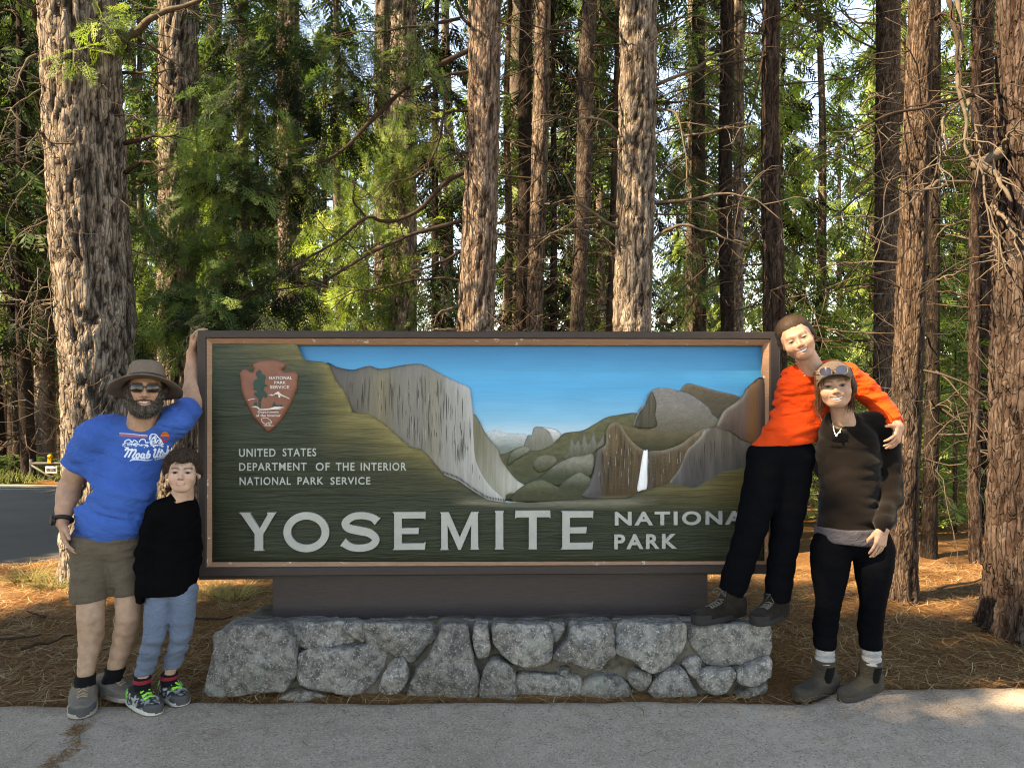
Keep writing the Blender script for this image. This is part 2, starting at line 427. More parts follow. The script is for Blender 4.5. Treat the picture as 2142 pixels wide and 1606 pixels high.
def col_green(x, y, d):
    base = lerp(C(50, 60, 46), C(36, 42, 25), sstep(760, 1000, y)[:, None])
    edge_t = np.exp(-d/45)*sstep(640, 700, x)*sstep(1450, 1300, x)*sstep(1060, 900, y)
    base = lerp(base, C(120, 108, 62), np.clip(edge_t*1.0, 0, 1)[:, None])
    top = sstep(800, 725, y)*sstep(430, 700, x)
    base = lerp(base, C(122, 112, 70), (top*0.75)[:, None])
    r = sstep(1250, 1420, x)*sstep(1090, 1000, y); base = lerp(base, C(92, 80, 40), (r*0.8)[:, None])
    dk = sstep(1060, 1160, y); base = lerp(base, C(34, 40, 24), (dk*0.8)[:, None])
    path = np.exp(-((y-(1052-(x-1150)**2*0.00012))/7)**2)*sstep(930, 1000, x)*sstep(1400, 1300, x)
    base = lerp(base, C(150, 142, 118), (path*0.45)[:, None])
    return base*(1+0.22*vn(x, y, 90, 5, 3)+0.12*vn(x, y, 30, 3, 5))[:, None]
def col_cap(x, y, d):
    t = np.clip((x-690)/300, 0, 1)[:, None]
    c = lerp(C(78, 74, 72), C(100, 96, 88), sstep(0, 0.35, t)); c = lerp(c, C(112, 110, 104), sstep(0.3, 0.6, t)); c = lerp(c, C(146, 146, 142), sstep(0.62, 0.98, t))
    c = lerp(c, C(172, 172, 170), (np.exp(-d/9)*sstep(930, 985, x))[:, None]*0.7)
    c = lerp(c, C(120, 112, 84), (0.5*np.exp(-((x-800)/22)**2)+0.35*np.exp(-((x-905)/16)**2))[:, None])
    c = c*(1+0.12*vn(x, y, 3.2, 70, 8)+0.12*vn(x, y, 9, 120, 9))[:, None]
    return lerp(c, c*0.62, (np.exp(-d/5)*sstep(900, 850, x))[:, None])
def col_beige(x, y, d):
    c = lerp(C(112, 108, 92), C(160, 160, 152), sstep(900, 1030, y)[:, None]); c = lerp(c, C(90, 88, 64), np.exp(-(x-990-(y-870)*0.33)/14)[:, None].clip(0, 1)*0.5)
    return c*(1+0.15*vn(x, y, 4, 60, 4))[:, None]
def flat(a, b, y0, y1, amp=0.15, sx=5, sy=5, seed=2, rimc=None, rimw=4, rimk=0.6):
    a, b = C(*a), C(*b)
    def f(x, y, d):
        c = lerp(a, b, sstep(y0, y1, y)[:, None])*(1+amp*vn(x, y, sx, sy, seed))[:, None]
        if rimc is not None: c = lerp(c, C(*rimc), (np.exp(-(d/rimw)**2)*rimk)[:, None])
        return c
    return f
z2 = lambda L: [(980+x/5.949, 790+y/5.949) for x, y in L]
z3 = lambda L: [(1220+x/5.355, 780+y/5.355) for x, y in L]
z4 = lambda L: [(620+x/4.589, 710+y/4.589) for x, y in L]
B0 = -0.030
layer('sky_board', [(445, 719), (1600, 719), (1600, 1060), (445, 1060)], B0, 0.003, M_SKYP, col_sky, 12, corners=True, rim=0.4, soft=3, line=0)
layer('far_mountain', z2([(200, 700), (340, 645), (450, 680), (560, 688), (640, 692), (735, 716), (780, 860), (640, 1000), (480, 1080), (330, 960), (230, 800)]), B0+.004, .004, M_HILL, flat((176, 184, 186), (112, 120, 112), 900, 945, .12, 6, 4), 5)
layer('half_dome', z2([(690, 850), (735, 720), (785, 708), (822, 615), (930, 613), (1060, 633), (1115, 660), (1160, 715), (1180, 800), (1050, 900), (900, 920), (720, 910)]), B0+.008, .005, M_CLIFF, flat((128, 126, 118), (104, 104, 92), 895, 940, .22, 2.2, 20), 4)
layer('dome_snow_side', z2([(930, 620), (1060, 638), (1110, 664), (1150, 715), (1080, 790), (1050, 805), (1035, 740), (1000, 670)]), B0+.0135, .003, M_HILL, flat((198, 200, 200), (150, 152, 146), 895, 925, .08), 3)
layer('valley_hill', z2([(290, 1010), (480, 930), (690, 846), (790, 905), (930, 885), (1060, 815), (1155, 716), (1220, 682), (1420, 656), (1560, 582), (1720, 492), (1870, 462), (2090, 440), (2180, 560), (2160, 1300), (1900, 1540), (1000, 1540), (300, 1500), (240, 1250)]), B0+.010, .006, M_HILL, flat((88, 86, 58), (58, 62, 42), 880, 1030, .28, 10, 5, 4), 5, rim=.6, soft=4)
layer('rock_hill', z2([(480, 1070), (500, 980), (560, 910), (680, 850), (780, 890), (700, 960), (600, 1020), (500, 1090)]), B0+.015, .004, M_HILL, flat((120, 120, 108), (70, 76, 56), 932, 962, .22, 4, 4), 4, rim=.75, soft=3)
layer('rock_spire', z2([(1170, 1000), (1240, 900), (1280, 735), (1320, 830), (1370, 770), (1400, 850), (1440, 685), (1490, 830), (1560, 672), (1600, 830), (1680, 700), (1700, 830), (1620, 880), (1545, 950), (1400, 1010), (1260, 1010)]), B0+.015, .006, M_CLIFF, flat((112, 110, 100), (78, 78, 64), 905, 960, .35, 3, 14, 6), 4, n=3)
layer('valley_hill', z2([(800, 1090), (850, 990), (960, 960), (1080, 980), (1090, 1060), (960, 1160), (850, 1170)]), B0+.016, .004, M_HILL, flat((104, 102, 86), (62, 66, 44), 952, 985, .22, 4, 4), 4, rim=.75, soft=3)
layer('valley_hill', z2([(700, 1320), (820, 1270), (960, 1180), (1060, 1100), (1180, 1030), (1300, 985), (1430, 970), (1545, 950), (1560, 1100), (1500, 1250), (1300, 1340), (1000, 1340)]), B0+.017, .005, M_HILL, flat((122, 120, 108), (50, 56, 38), 955, 1000, .25, 5, 4), 4, rim=.7, soft=4)
layer('valley_hill', z2([(1050, 1440), (1150, 1330), (1260, 1240), (1380, 1180), (1470, 1220), (1530, 1270), (1500, 1440), (1300, 1470)]), B0+.022, .005, M_HILL, flat((112, 112, 98), (52, 58, 38), 985, 1020, .25, 5, 4), 4, rim=.7, soft=4)
layer('valley_hill', z2([(560, 1450), (700, 1330), (880, 1270), (1020, 1310), (1120, 1360), (1300, 1410), (1480, 1400), (1480, 1540), (600, 1540)]), B0+.022, .005, M_HILL, flat((92, 94, 72), (54, 56, 36), 1000, 1035, .25, 7, 3), 4, rim=.7, soft=4)
layer('granite_slope', z2([(50, 470), (130, 530), (200, 670), (285, 790), (370, 890), (400, 1000), (480, 1130), (600, 1270), (720, 1340), (790, 1352), (828, 1440), (640, 1440), (480, 1450), (420, 1520), (60, 1300), (-40, 900)]), B0+.016, .010, M_CLIFF, col_beige, 4)
layer('granite_cliff', [(684, 760)] + z4([(400, 268), (540, 290), (620, 272), (710, 254), (780, 280), (860, 276), (1000, 250), (1100, 236), (1190, 235), (1260, 260), (1400, 335), (1530, 400), (1640, 448), (1670, 490), (1685, 600), (1702, 760), (1722, 960)]) + z2([(110, 980), (180, 1160), (290, 1330), (450, 1515)]) + [(1030, 1056), (960, 1030), (880, 960), (780, 890), (716, 850), (690, 800)], B0+.014, .022, M_CLIFF, col_cap, 4, n=6, soft=12)
layer('far_ridge', z3([(1090, 200), (1135, 135), (1180, 115), (1290, 140), (1500, 200), (1745, 266), (1760, 420), (1600, 560), (1430, 500), (1290, 390), (1150, 240)]), B0+.010, .008, M_HILL, flat((94, 84, 66), (72, 66, 52), 805, 870, .15, 12, 8, 4, (150, 146, 134), 2.5, .5), 5)
layer('granite_dome', z3([(560, 600), (608, 450), (645, 385), (698, 350), (720, 265), (765, 200), (830, 170), (900, 163), (1060, 195), (1200, 242), (1330, 330), (1410, 400), (1450, 470), (1540, 540), (1560, 640), (1300, 760), (1050, 820), (800, 800), (640, 700)]), B0+.014, .016, M_HILL, flat((122, 118, 112), (88, 82, 64), 830, 920, .12, 16, 10, 4, (150, 146, 138), 4, .5), 5, soft=14)
layer('dome_face', z3([(585, 600), (625, 455), (690, 372), (730, 275), (768, 210), (808, 290), (818, 380), (806, 470), (830, 580), (760, 622), (680, 622)]), B0+.030, .003, M_CLIFF, flat((78, 74, 62), (62, 58, 46), 820, 900, .5, 1.6, 40, 6), 3, soft=3)
layer('hanging_valley', z3([(380, 556), (560, 595), (700, 630), (800, 615), (1000, 640), (1200, 640), (1365, 605), (1300, 680), (1200, 760), (1060, 830), (900, 890), (690, 900), (560, 800), (430, 650)]), B0+.022, .010, M_HILL, flat((100, 88, 62), (52, 52, 30), 885, 945, .15, 20, 6, 4), 5)
layer('waterfall_cliff', z3([(5, 1392), (55, 1270), (120, 1090), (145, 900), (175, 855), (250, 795), (258, 650), (300, 575), (370, 545), (420, 580), (470, 660), (560, 775), (690, 868), (800, 868), (900, 862), (1080, 800), (1220, 700), (1375, 615), (1420, 760), (1200, 1200), (900, 1330), (500, 1400)]), B0+.026, .014, M_CLIFF,
      (lambda x, y, d: lerp(flat((88, 70, 46), (66, 52, 34), 900, 1030, .45, 2.2, 46, 7, (150, 140, 118), 4.5, .55)(x, y, d), C(74, 72, 74), (sstep(1268, 1245, x)*0.85+0.5*np.exp(-((x-1358)/5)**2))[:, None])), 4, soft=9)
layer('waterfall', z3([(676, 872), (700, 868), (722, 876), (718, 1080), (714, 1280), (660, 1310), (606, 1312), (634, 1120), (655, 980)]), B0+.042, .004, M_CLIFF, flat((236, 238, 238), (220, 222, 224), 940, 1020, .1, 1.5, 30, 9), 3, soft=3)
layer('streaked_cliff', z3([(1130, 872), (1215, 785), (1290, 716), (1380, 622), (1500, 600), (1650, 655), (1770, 738), (1890, 778), (2030, 800), (2030, 1120), (1800, 1150), (1500, 1300), (1260, 1330), (1000, 1290), (945, 1218), (1045, 1060)]), B0+.030, .016, M_CLIFF,
      (lambda x, y, d: lerp(flat((92, 82, 70), (70, 68, 68), 900, 1010, .40, 7, 90, 12, (176, 168, 152), 3.5, .0)(x, y, d), C(168, 160, 144), (np.exp(-(d/5)**2)*sstep(1492, 1470, x)*0.8)[:, None])), 4, soft=9)
layer('streaked_cliff', z3([(2030, 84), (1850, 150), (1790, 242), (1700, 332), (1580, 412), (1500, 556), (1490, 604), (1650, 658), (1770, 741), (1890, 781), (2030, 806)]), B0+.034, .018, M_CLIFF,
      (lambda x, y, d: lerp(lerp(flat((92, 78, 68), (76, 62, 56), 810, 920, .35, 8, 90, 13)(x, y, d), C(128, 84, 44), (0.8*np.exp(-((x-1572)/12)**2))[:, None]), C(160, 150, 134), (np.exp(-(d/5)**2)*sstep(1585, 1540, x)*sstep(900, 880, y)*0.8)[:, None])), 4, soft=9)
layer('green_slope', [(444, 717), (620, 717), (627, 731), (634, 748), (644, 754.5), (673, 756), (688, 763), (694, 776), (703, 797), (717, 812), (729, 835), (737, 862), (755, 864.6), (775, 867), (795, 879), (830, 910), (857, 934), (879, 938), (894, 951), (918, 979), (930, 994), (960, 1006), (990, 1027), (1020, 1045), (1060, 1052), (1110, 1051), (1220, 1043), (1313, 1039.6), (1351, 1024.6), (1388, 1013), (1399, 1009), (1425, 1014), (1451, 1018), (1481, 997), (1511, 979), (1556, 975), (1600, 976), (1600, 1175), (444, 1175)], B0+.034, .020, M_GREEN, col_green, 7, corners=True, soft=10)

M_INC = plain('incised_line', (.035, .032, .030), .8, .2, 30); M_INCL = plain('incised_highlight', (.38, .37, .34), .7, .2, 30)
def incised(poly, n, off, m, w=(.5, 1.0), L=(14, 70), seed=1, slant=0.0, name='incised_line'):
    rg = np.random.default_rng(seed); P = np.asarray(spline(poly, 4, True)); x0, y0 = P.min(0); x1, y1 = P.max(0); parts = []; k = 0
    while len(parts) < n and k < n*30:
        k += 1; x, y, l = rg.uniform(x0, x1), rg.uniform(y0, y1), rg.uniform(*L); xs = x+slant*l*np.linspace(0, 1, 5)+rg.normal(0, .25, 5); ys = np.linspace(y, y+l, 5)
        if not in_poly(xs, ys, P).all() or poly_dist(xs, ys, P).min() < 2: continue
        ww = rg.uniform(*w)*np.array([.3, 1, 1, .8, .2])/2; A = uvs(np.stack([xs-ww, ys], 1), off); B = uvs(np.stack([xs+ww, ys], 1), off); V = np.concatenate([sw(A, off), sw(B, off)]); parts.append((V, np.array([(i, i+1, 6+i, 5+i) for i in range(4)])))
    V, F = merge(parts); o = obj(name, V, F, m, sign, False); o['kind'] = 'stuff'
CAPL = [(700, 772), (738, 777), (790, 776), (860, 766), (894, 772), (953, 802), (980, 815), (986, 860), (992, 930), (1010, 990), (1035, 1030), (930, 985), (857, 925), (790, 872), (742, 858), (715, 805)]
incised(CAPL, 120, B0+.0375, M_INC, (.5, 1.1), (10, 60), 4, name='cliff_grooves'); incised(CAPL, 20, B0+.0375, M_INCL, (.4, .8), (8, 40), 5, name='cliff_highlights')
WFL = [(1250, 1030), (1253, 950), (1270, 900), (1292, 888), (1318, 920), (1350, 945), (1420, 935), (1460, 905), (1440, 950), (1400, 1004), (1345, 1020), (1290, 1036)]
incised(WFL, 70, B0+.0425, M_INC, (.5, 1.1), (8, 34), 6, name='cliff_grooves'); incised(WFL, 30, B0+.0425, M_INCL, (.4, .8), (6, 26), 7, name='cliff_highlights')
incised([(1420, 960), (1450, 920), (1490, 905), (1560, 930), (1590, 940), (1590, 980), (1500, 985), (1450, 1010), (1410, 1005)], 30, B0+.0485, M_INC, (.5, 1.0), (10, 40), 8, name='cliff_grooves')
_e = spline(np.array([(928, 990), (960, 1003), (990, 1024), (1020, 1042), (1060, 1049)]), 12); parts_ = []
for k_ in range(0, len(_e)-1):
    x_, y_ = _e[k_]; A = uvs([(x_-.7, y_-5), (x_+.7, y_-5), (x_+.7, y_), (x_-.7, y_)], B0+.05); parts_.append((sw(A, B0+.05), np.array([[0, 1, 2, 3]])))
V, F = merge(parts_); obj('carved_treeline', V, F, M_INC, sign, False)['kind'] = 'stuff'

# --- frame boards (mitred), trim, pedestal board
def frame_piece(name, outer, inner, k, z_out, z_in, back, m, sub=24):
    "one mitred side of a rectangular frame: k = 0 top, 1 right, 2 bottom, 3 left"
    o = [outer[k], outer[(k+1) % 4]]; i = [inner[k], inner[(k+1) % 4]]
    t = np.linspace(0, 1, sub)[:, None]
    A = uvs(o, z_out); Bn = uvs(i, z_in); a = A[0]*(1-t)+A[1]*t; b = Bn[0]*(1-t)+Bn[1]*t
    dirv = (b-a)/np.linalg.norm(b-a, axis=1, keepdims=True)
    bv = 0.006; wob = 0.0012*vnoise(np.stack([t[:, 0]*14, np.full(sub, k*3.1), np.full(sub, z_out*99)], -1), 3)
    prof = [sw(a, back), sw(a, z_out-bv), sw(a+dirv*bv, z_out+wob), sw(b-dirv*bv, z_in+wob), sw(b, z_in-bv), sw(b, back)]
    V = np.concatenate(prof); n = sub; F = []
    r = np.arange(n-1)
    for p in range(6):
        q = (p+1) % 6; F.append(np.stack([p*n+r, p*n+r+1, q*n+r+1, q*n+r], 1))
    F = np.concatenate(F)
    return obj(name, V, [F, np.array([[p*n for p in range(6)][::-1], [p*n+n-1 for p in range(6)]])], m, sign, False)
def weathered(name, c, chip, chipk=0.66, rough=0.6):
    m, nt, b = base_mat(name, rough, 0.35); v = coords(nt, (1, 1, 1)); f = noise(nt, coords(nt, (3, 3, 3)), 6, 6, .7); g = noise(nt, coords(nt, (2.5, 6, 40)), 6, 5, .65)
    cc = mixc(nt, 1.0, tuple(c), ramp(nt, g, [(.3, .75), (.7, 1.25)]), 'MULTIPLY')
    cc = mixc(nt, ramp(nt, f, [(chipk, 0.0), (chipk+.02, 1.0)]), cc, chip)
    nt.links.new(cc, b.inputs['Base Color']); bump(nt, b, f, .3, .006); return m
M_FRAME = weathered('dark_brown_paint', (0.036, 0.026, 0.023), (0.16, 0.13, 0.12), 0.74)
M_TRIM = weathered('salmon_paint', (0.30, 0.165, 0.100), (0.56, 0.50, 0.42), 0.625)
M_PED = weathered('dark_plank_paint', (0.040, 0.029, 0.027), (0.13, 0.11, 0.11), 0.80)
OUT = [(412, 691), (1633, 694), (1629, 1199), (414, 1206)]; MID = [(431, 707), (1611, 709), (1609, 1181), (431, 1187)]; INN = [(446, 721), (1597, 723), (1596, 1170), (446, 1173)]
for k in range(4):
    frame_piece('frame_board', OUT, MID, k, 0.035, 0.035, -0.13, M_FRAME)
    frame_piece('trim_moulding', MID, INN, k, 0.028, 0.010, -0.06, M_TRIM)
V, F = box((0, 0, 0), (1, 1, 1))
def sbox(name, u0, u1, v0, v1, o0, o1, m, parent=sign):
    V = np.array([sw([[u, v_]], o)[0] for u in (u0, u1) for o in (o0, o1) for v_ in (v0, v1)])
    return obj(name, V, F[:, ::-1], m, parent, False)
u0, vt = uv(430, 707, -.1); u1, vb = uv(1612, 1190, -.1)
sbox('back_board', u0-.02, u1+.02, vb-.01, vt+.0, -0.125, B0-.006, M_FRAME)
PU0, PV1 = uv(570, 1204, -0.035); PU1, _ = uv(1480, 1204, -0.035)
PEDO = -0.035
sbox('pedestal_board', PU0, PU1, 0.30, PV1+.004, -0.30, PEDO, M_PED)

# --- raised letters
M_SILVER = plain('silver_paint', (0.33, 0.345, 0.335), 0.38, 0.10, 14, 0.15, 40, 0.5, metallic=0.25)
M_PALE = plain('pale_paint', (0.36, 0.39, 0.355), 0.5, 0.12, 30, spec=0.4)
DG = bpy.context.evaluated_depsgraph_get
def curve_mesh(data):
    o = bpy.data.objects.new('tmp', data); COL.objects.link(o); bpy.context.view_layer.update()
    me = bpy.data.meshes.new_from_object(o.evaluated_get(DG()))
    V = np.zeros(len(me.vertices)*3, np.float32); me.vertices.foreach_get('co', V); V = V.reshape(-1, 3).astype(float)
    Fs = {}
    for p in me.polygons: Fs.setdefault(len(p.vertices), []).append(tuple(p.vertices))
    bpy.data.objects.remove(o); bpy.data.meshes.remove(me)
    if isinstance(data, bpy.types.TextCurve): bpy.data.curves.remove(data)
    else: bpy.data.curves.remove(data)
    return V, [np.array(f) for f in Fs.values()]
def text_mesh(body, ext=0.02, bold=0.0, space=1.0, bev=0.0):
    d = bpy.data.curves.new('tmp', 'FONT'); d.body = body; d.size = 1; d.extrude = ext; d.offset = bold; d.space_character = space; d.bevel_depth = bev; d.resolution_u = 4
    d.fill_mode = 'BOTH'
    return curve_mesh(d)
def shape_mesh(polys, ext, bev=0.0):
    d = bpy.data.curves.new('tmp', 'CURVE'); d.dimensions = '2D'; d.fill_mode = 'BOTH'; d.extrude = ext; d.bevel_depth = bev
    for P in polys:
        s = d.splines.new('POLY'); s.points.add(len(P)-1); s.use_cyclic_u = True
        s.points.foreach_set('co', np.concatenate([np.asarray(P, float), np.zeros((len(P), 1)), np.ones((len(P), 1))], 1).ravel())
    return curve_mesh(d)
def islands(V, Fs):
    par = np.arange(len(V))
    E = np.concatenate([np.stack([f[:, k], f[:, (k+1) % f.shape[1]]], 1) for f in Fs for k in range(f.shape[1])])
    while True:
        lo = np.minimum(par[E[:, 0]], par[E[:, 1]]); new = par.copy(); np.minimum.at(new, E[:, 0], lo); np.minimum.at(new, E[:, 1], lo); new = new[new]
        if (new == par).all(): break
        par = new
    out = []
    for r in np.unique(par):
        idx = np.where(par == r)[0]; mp = -np.ones(len(V), int); mp[idx] = np.arange(len(idx))
        out.append((V[idx], [mp[f[par[f[:, 0]] == r]] for f in Fs if (par[f[:, 0]] == r).any()]))
    return sorted(out, key=lambda t: t[0][:, 0].min())
def on_sign(V, box_px, off, thick):
    "maps flat x,y to the box on the sign, z to the normal"
    x0, y0, x1, y1 = box_px; lo = V.min(0); hi = V.max(0)
    a = uv(x0, y1, off); b = uv(x1, y0, off); t = (V-lo)/(hi-lo+1e-9)
    return sw(np.stack([lerp(a[0], b[0], t[:, 0]), lerp(a[1], b[1], t[:, 1])], 1), off+t[:, 2]*thick)
FACE = B0+.050
def line_of_text(body, box_px, m, bold, thick, off=FACE-.002, space=1.15, parent=sign, name='letter', split=True):
    V, Fs = text_mesh(body, 0.02, bold, space)
    W = on_sign(V, box_px, off, thick)
    if not split: return obj(name, W, Fs, m, parent, False)
    for v_, f_ in islands(W, Fs) if False else [(W[i_], f2) for i_, f2 in island_idx(V, Fs)]:
        obj(name, v_, f_, m, parent, False)
def island_idx(V, Fs):
    res = []
    Vi = np.concatenate([V, np.arange(len(V))[:, None]], 1)
    for v_, f_ in islands(Vi, Fs): res.append((v_[:, -1].astype(int), f_))
    return res
line_of_text('UNITED', (501, 938, 577, 955), M_PALE, 0.012, .008)
line_of_text('STATES', (592, 937, 662, 954), M_PALE, 0.012, .008)
line_of_text('DEPARTMENT', (501, 967, 642, 984), M_PALE, 0.012, .008)
line_of_text('OF', (661, 967, 690, 984), M_PALE, 0.012, .008)
line_of_text('THE', (703, 967, 742, 984), M_PALE, 0.012, .008)
line_of_text('INTERIOR', (755, 967, 850, 984), M_PALE, 0.012, .008)
line_of_text('NATIONAL', (502, 997, 609, 1014), M_PALE, 0.012, .008)
line_of_text('PARK', (623, 997, 677, 1013), M_PALE, 0.012, .008)
line_of_text('SERVICE', (692, 997, 775, 1013), M_PALE, 0.012, .008)
line_of_text('NATIONAL', (1285, 1067, 1583, 1098), M_SILVER, 0.030, .016, space=1.25)
line_of_text('PARK', (1284, 1115, 1415, 1147), M_SILVER, 0.030, .016, space=1.25)

def big(name_polys, box_px):
    V, Fs = shape_mesh(name_polys, 0.02)
    obj('letter', on_sign(V, box_px, FACE-.002, .022), Fs, M_SILVER, sign, False)
s = 0.06   # flare of the serif
L_E = [(0, 0), (.97, 0), (1, .20), (.93, .17), (.28, .17), (.28, .42), (.78, .42), (.80, .58), (.28, .575), (.28, .83), (.95, .83), (.99, .80), (1, 1), (0, 1), (.05, .96), (.05, .04)]
L_I = [(0, 0), (1, 0), (.92, .05), (.92, .95), (1, 1), (0, 1), (.08, .95), (.08, .05)]
L_T = [(.38, 0), (.62, 0), (.61, .05), (.61, .83), (.96, .83), (1, .79), (.99, 1), (.01, 1), (0, .79), (.04, .83), (.39, .83), (.39, .05)]
L_M = [(0, 0), (.22, 0), (.20, .04), (.19, .66), (.47, 0), (.53, 0), (.80, .66), (.79, .04), (.77, 0), (1, 0), (.98, .05), (.97, .95), (1, 1), (.80, 1), (.505, .33), (.22, 1), (0, 1), (.03, .95), (.03, .05)]
L_Y = [(.38, 0), (.66, 0), (.63, .05), (.63, .42), (.95, .95), (1, 1), (.74, 1), (.76, .95), (.545, .58), (.30, .95), (.31, 1), (0, 1), (.06, .95), (.41, .44), (.41, .05)]
th = np.linspace(0, 2*math.pi, 56, endpoint=False)
L_O = [np.stack([.5+.5*np.cos(th), .5+.5*np.sin(th)], 1), np.stack([.5+.335*np.cos(th), .5+.315*np.sin(th)], 1)[::-1]]
_c = spline(np.array([(.93, .76), (.80, .86), (.55, .915), (.30, .88), (.125, .74), (.20, .60), (.45, .535), (.72, .47), (.885, .31), (.78, .15), (.50, .085), (.24, .125), (.06, .245)]), 6)
_t = np.gradient(_c, axis=0); _t /= np.linalg.norm(_t, axis=1, keepdims=True); _nn = np.stack([-_t[:, 1]*1.0, _t[:, 0]*1.0], 1)
_k = np.linspace(0, 1, len(_c)); _w = 0.088+0.018*np.exp(-((_k-.5)/.16)**2); _w = _w + 0.03*np.exp(-_k/.03) + .03*np.exp(-(1-_k)/.03)
L_S = np.concatenate([_c+_nn*_w[:, None], (_c-_nn*_w[:, None])[::-1]])
for poly, bx in ((L_Y, (503, 1070, 581, 1150)), ([L_O[0], L_O[1]], (595, 1069, 690, 1153)), (L_S, (713, 1069, 797, 1152)), (L_E, (822, 1069, 891, 1148)),
                 (L_M, (921, 1069, 1002, 1148)), (L_I, (1035, 1067, 1054, 1147)), (L_T, (1077, 1066, 1151, 1147)), (L_E, (1172, 1067, 1240, 1147))):
    big(poly if isinstance(poly, list) and len(poly) == 2 else [poly], bx)

# --- arrowhead emblem
z1 = lambda L: [(490+x/9.447, 740+y/9.447) for x, y in L]
M_ARROW = plain('red_brown_paint', (0.215, 0.085, 0.056), 0.5, 0.18, 12, 0.25, 50)
M_EGREEN = plain('emblem_green', (0.012, 0.05, 0.04), 0.5, 0.2, 40)
M_EWHITE = plain('emblem_white', (0.62, 0.58, 0.54), 0.5, 0.15, 40)
ARROW = z1([(365, 205), (430, 170), (520, 135), (610, 118), (700, 108), (800, 112), (900, 130), (960, 155), (1012, 190), (1022, 235), (1005, 285), (965, 318), (1000, 345), (1050, 358), (1120, 345), (1200, 345), (1250, 385), (1270, 440), (1262, 530), (1245, 680), (1205, 800), (1160, 920), (1110, 1030), (1050, 1130), (990, 1235), (920, 1330), (850, 1415), (780, 1485), (690, 1545), (620, 1495), (560, 1440), (440, 1320), (370, 1220), (310, 1110), (262, 1000), (215, 900), (180, 800), (158, 700), (142, 600), (132, 500), (118, 390), (145, 335), (190, 305), (270, 308), (335, 348), (390, 340), (398, 300), (380, 262)])
_r = np.random.default_rng(3); ARROW = np.array(ARROW); _cen = ARROW.mean(0)
AR2 = spline(ARROW, 4, True); AR2 = AR2 + (_cen-AR2)*_r.uniform(-.008, .012, (len(AR2), 1))
emb = layer('emblem', AR2, FACE-.004, .030, M_ARROW, lambda x, y, d: np.ones((len(x), 3)), 4, corners=True, rim=.45, soft=2.2, line=0)
EM = FACE+.028
def decal(name, polys, m, off, parent=emb, th_=0.003):
    P = [uvs(p, off) for p in polys]
    V, Fs = shape_mesh(P, 0.5); V2 = sw(V[:, :2], off+(V[:, 2]+.5)*th_)
    return obj(name, V2, Fs, m, parent, False)
def epart(o):
    return o
tree_poly = [z1([(490, 300), (510, 335), (540, 360), (520, 385), (560, 405), (605, 410), (600, 440), (620, 480), (600, 500), (590, 590), (655, 615), (660, 645), (590, 650), (570, 700), (620, 760), (650, 810), (640, 870), (590, 850), (560, 830), (540, 900), (520, 940), (525, 1060), (485, 1060), (480, 880), (440, 850), (385, 800), (400, 770), (470, 765), (430, 720), (375, 700), (395, 660), (380, 590), (385, 560), (410, 510), (470, 500), (440, 430), (430, 370), (465, 345)])]
decal('emblem_tree', tree_poly, M_EGREEN, EM)
decal('emblem_mountain', [z1([(680, 815), (740, 795), (770, 812), (820, 770), (872, 742), (920, 790), (960, 815), (1098, 880), (1090, 892), (1000, 850), (960, 840), (915, 815), (905, 868), (875, 850), (870, 800), (820, 795), (770, 825), (745, 835), (730, 812), (690, 826)])], M_EWHITE, EM)
decal('emblem_ridge_line', [z1([(270, 908), (340, 890), (408, 880), (408, 890), (340, 902), (275, 918)])], M_EWHITE, EM)
decal('emblem_meadow', [z1([(340, 1045), (420, 1030), (500, 1060), (480, 1085), (560, 1090), (700, 1075), (800, 1045), (900, 1040), (1000, 1062), (880, 1075), (940, 1095), (800, 1095), (640, 1110), (500, 1108), (440, 1060)])], M_EWHITE, EM)
decal('emblem_shrub', [z1([(380, 1030), (395, 960), (420, 1000), (430, 930), (460, 1020)]), z1([(740, 1045), (760, 1000), (795, 945), (810, 1010), (840, 1020), (860, 1000), (880, 1030), (915, 1000), (930, 1030), (945, 1000), (965, 1035), (850, 1040)])], M_EGREEN, EM)
def px_stroke(P, w, closed=False):
    P = np.asarray(P, float); t = np.gradient(P, axis=0); t /= np.linalg.norm(t, axis=1, keepdims=True)+1e-9; n = np.stack([-t[:, 1], t[:, 0]], 1)*w/2
    return np.concatenate([P+n, (P-n)[::-1]])
bis = spline(z1([(590, 1375), (550, 1330), (545, 1280), (600, 1268), (650, 1265), (700, 1300), (735, 1335), (740, 1365), (705, 1350), (710, 1400), (690, 1400), (680, 1355), (640, 1370), (640, 1400), (620, 1395), (600, 1365)]), 4)
decal('emblem_bison', [px_stroke(bis, 1.0), np.array(z1([(580, 1408), (780, 1412), (780, 1424), (590, 1420)]))], M_EWHITE, EM)
for body, bx in (('NATIONAL', (563, 787, 611, 793.5)), ('PARK', (574, 797, 598, 803)), ('SERVICE', (565, 806, 605, 813)), ('Department', (539.5, 859, 583, 865)), ('of the Interior', (535.5, 866, 587, 871.5))):
    line_of_text(body, bx, M_EWHITE, 0.02, .003, EM, 1.1, emb, 'emblem_lettering', False)
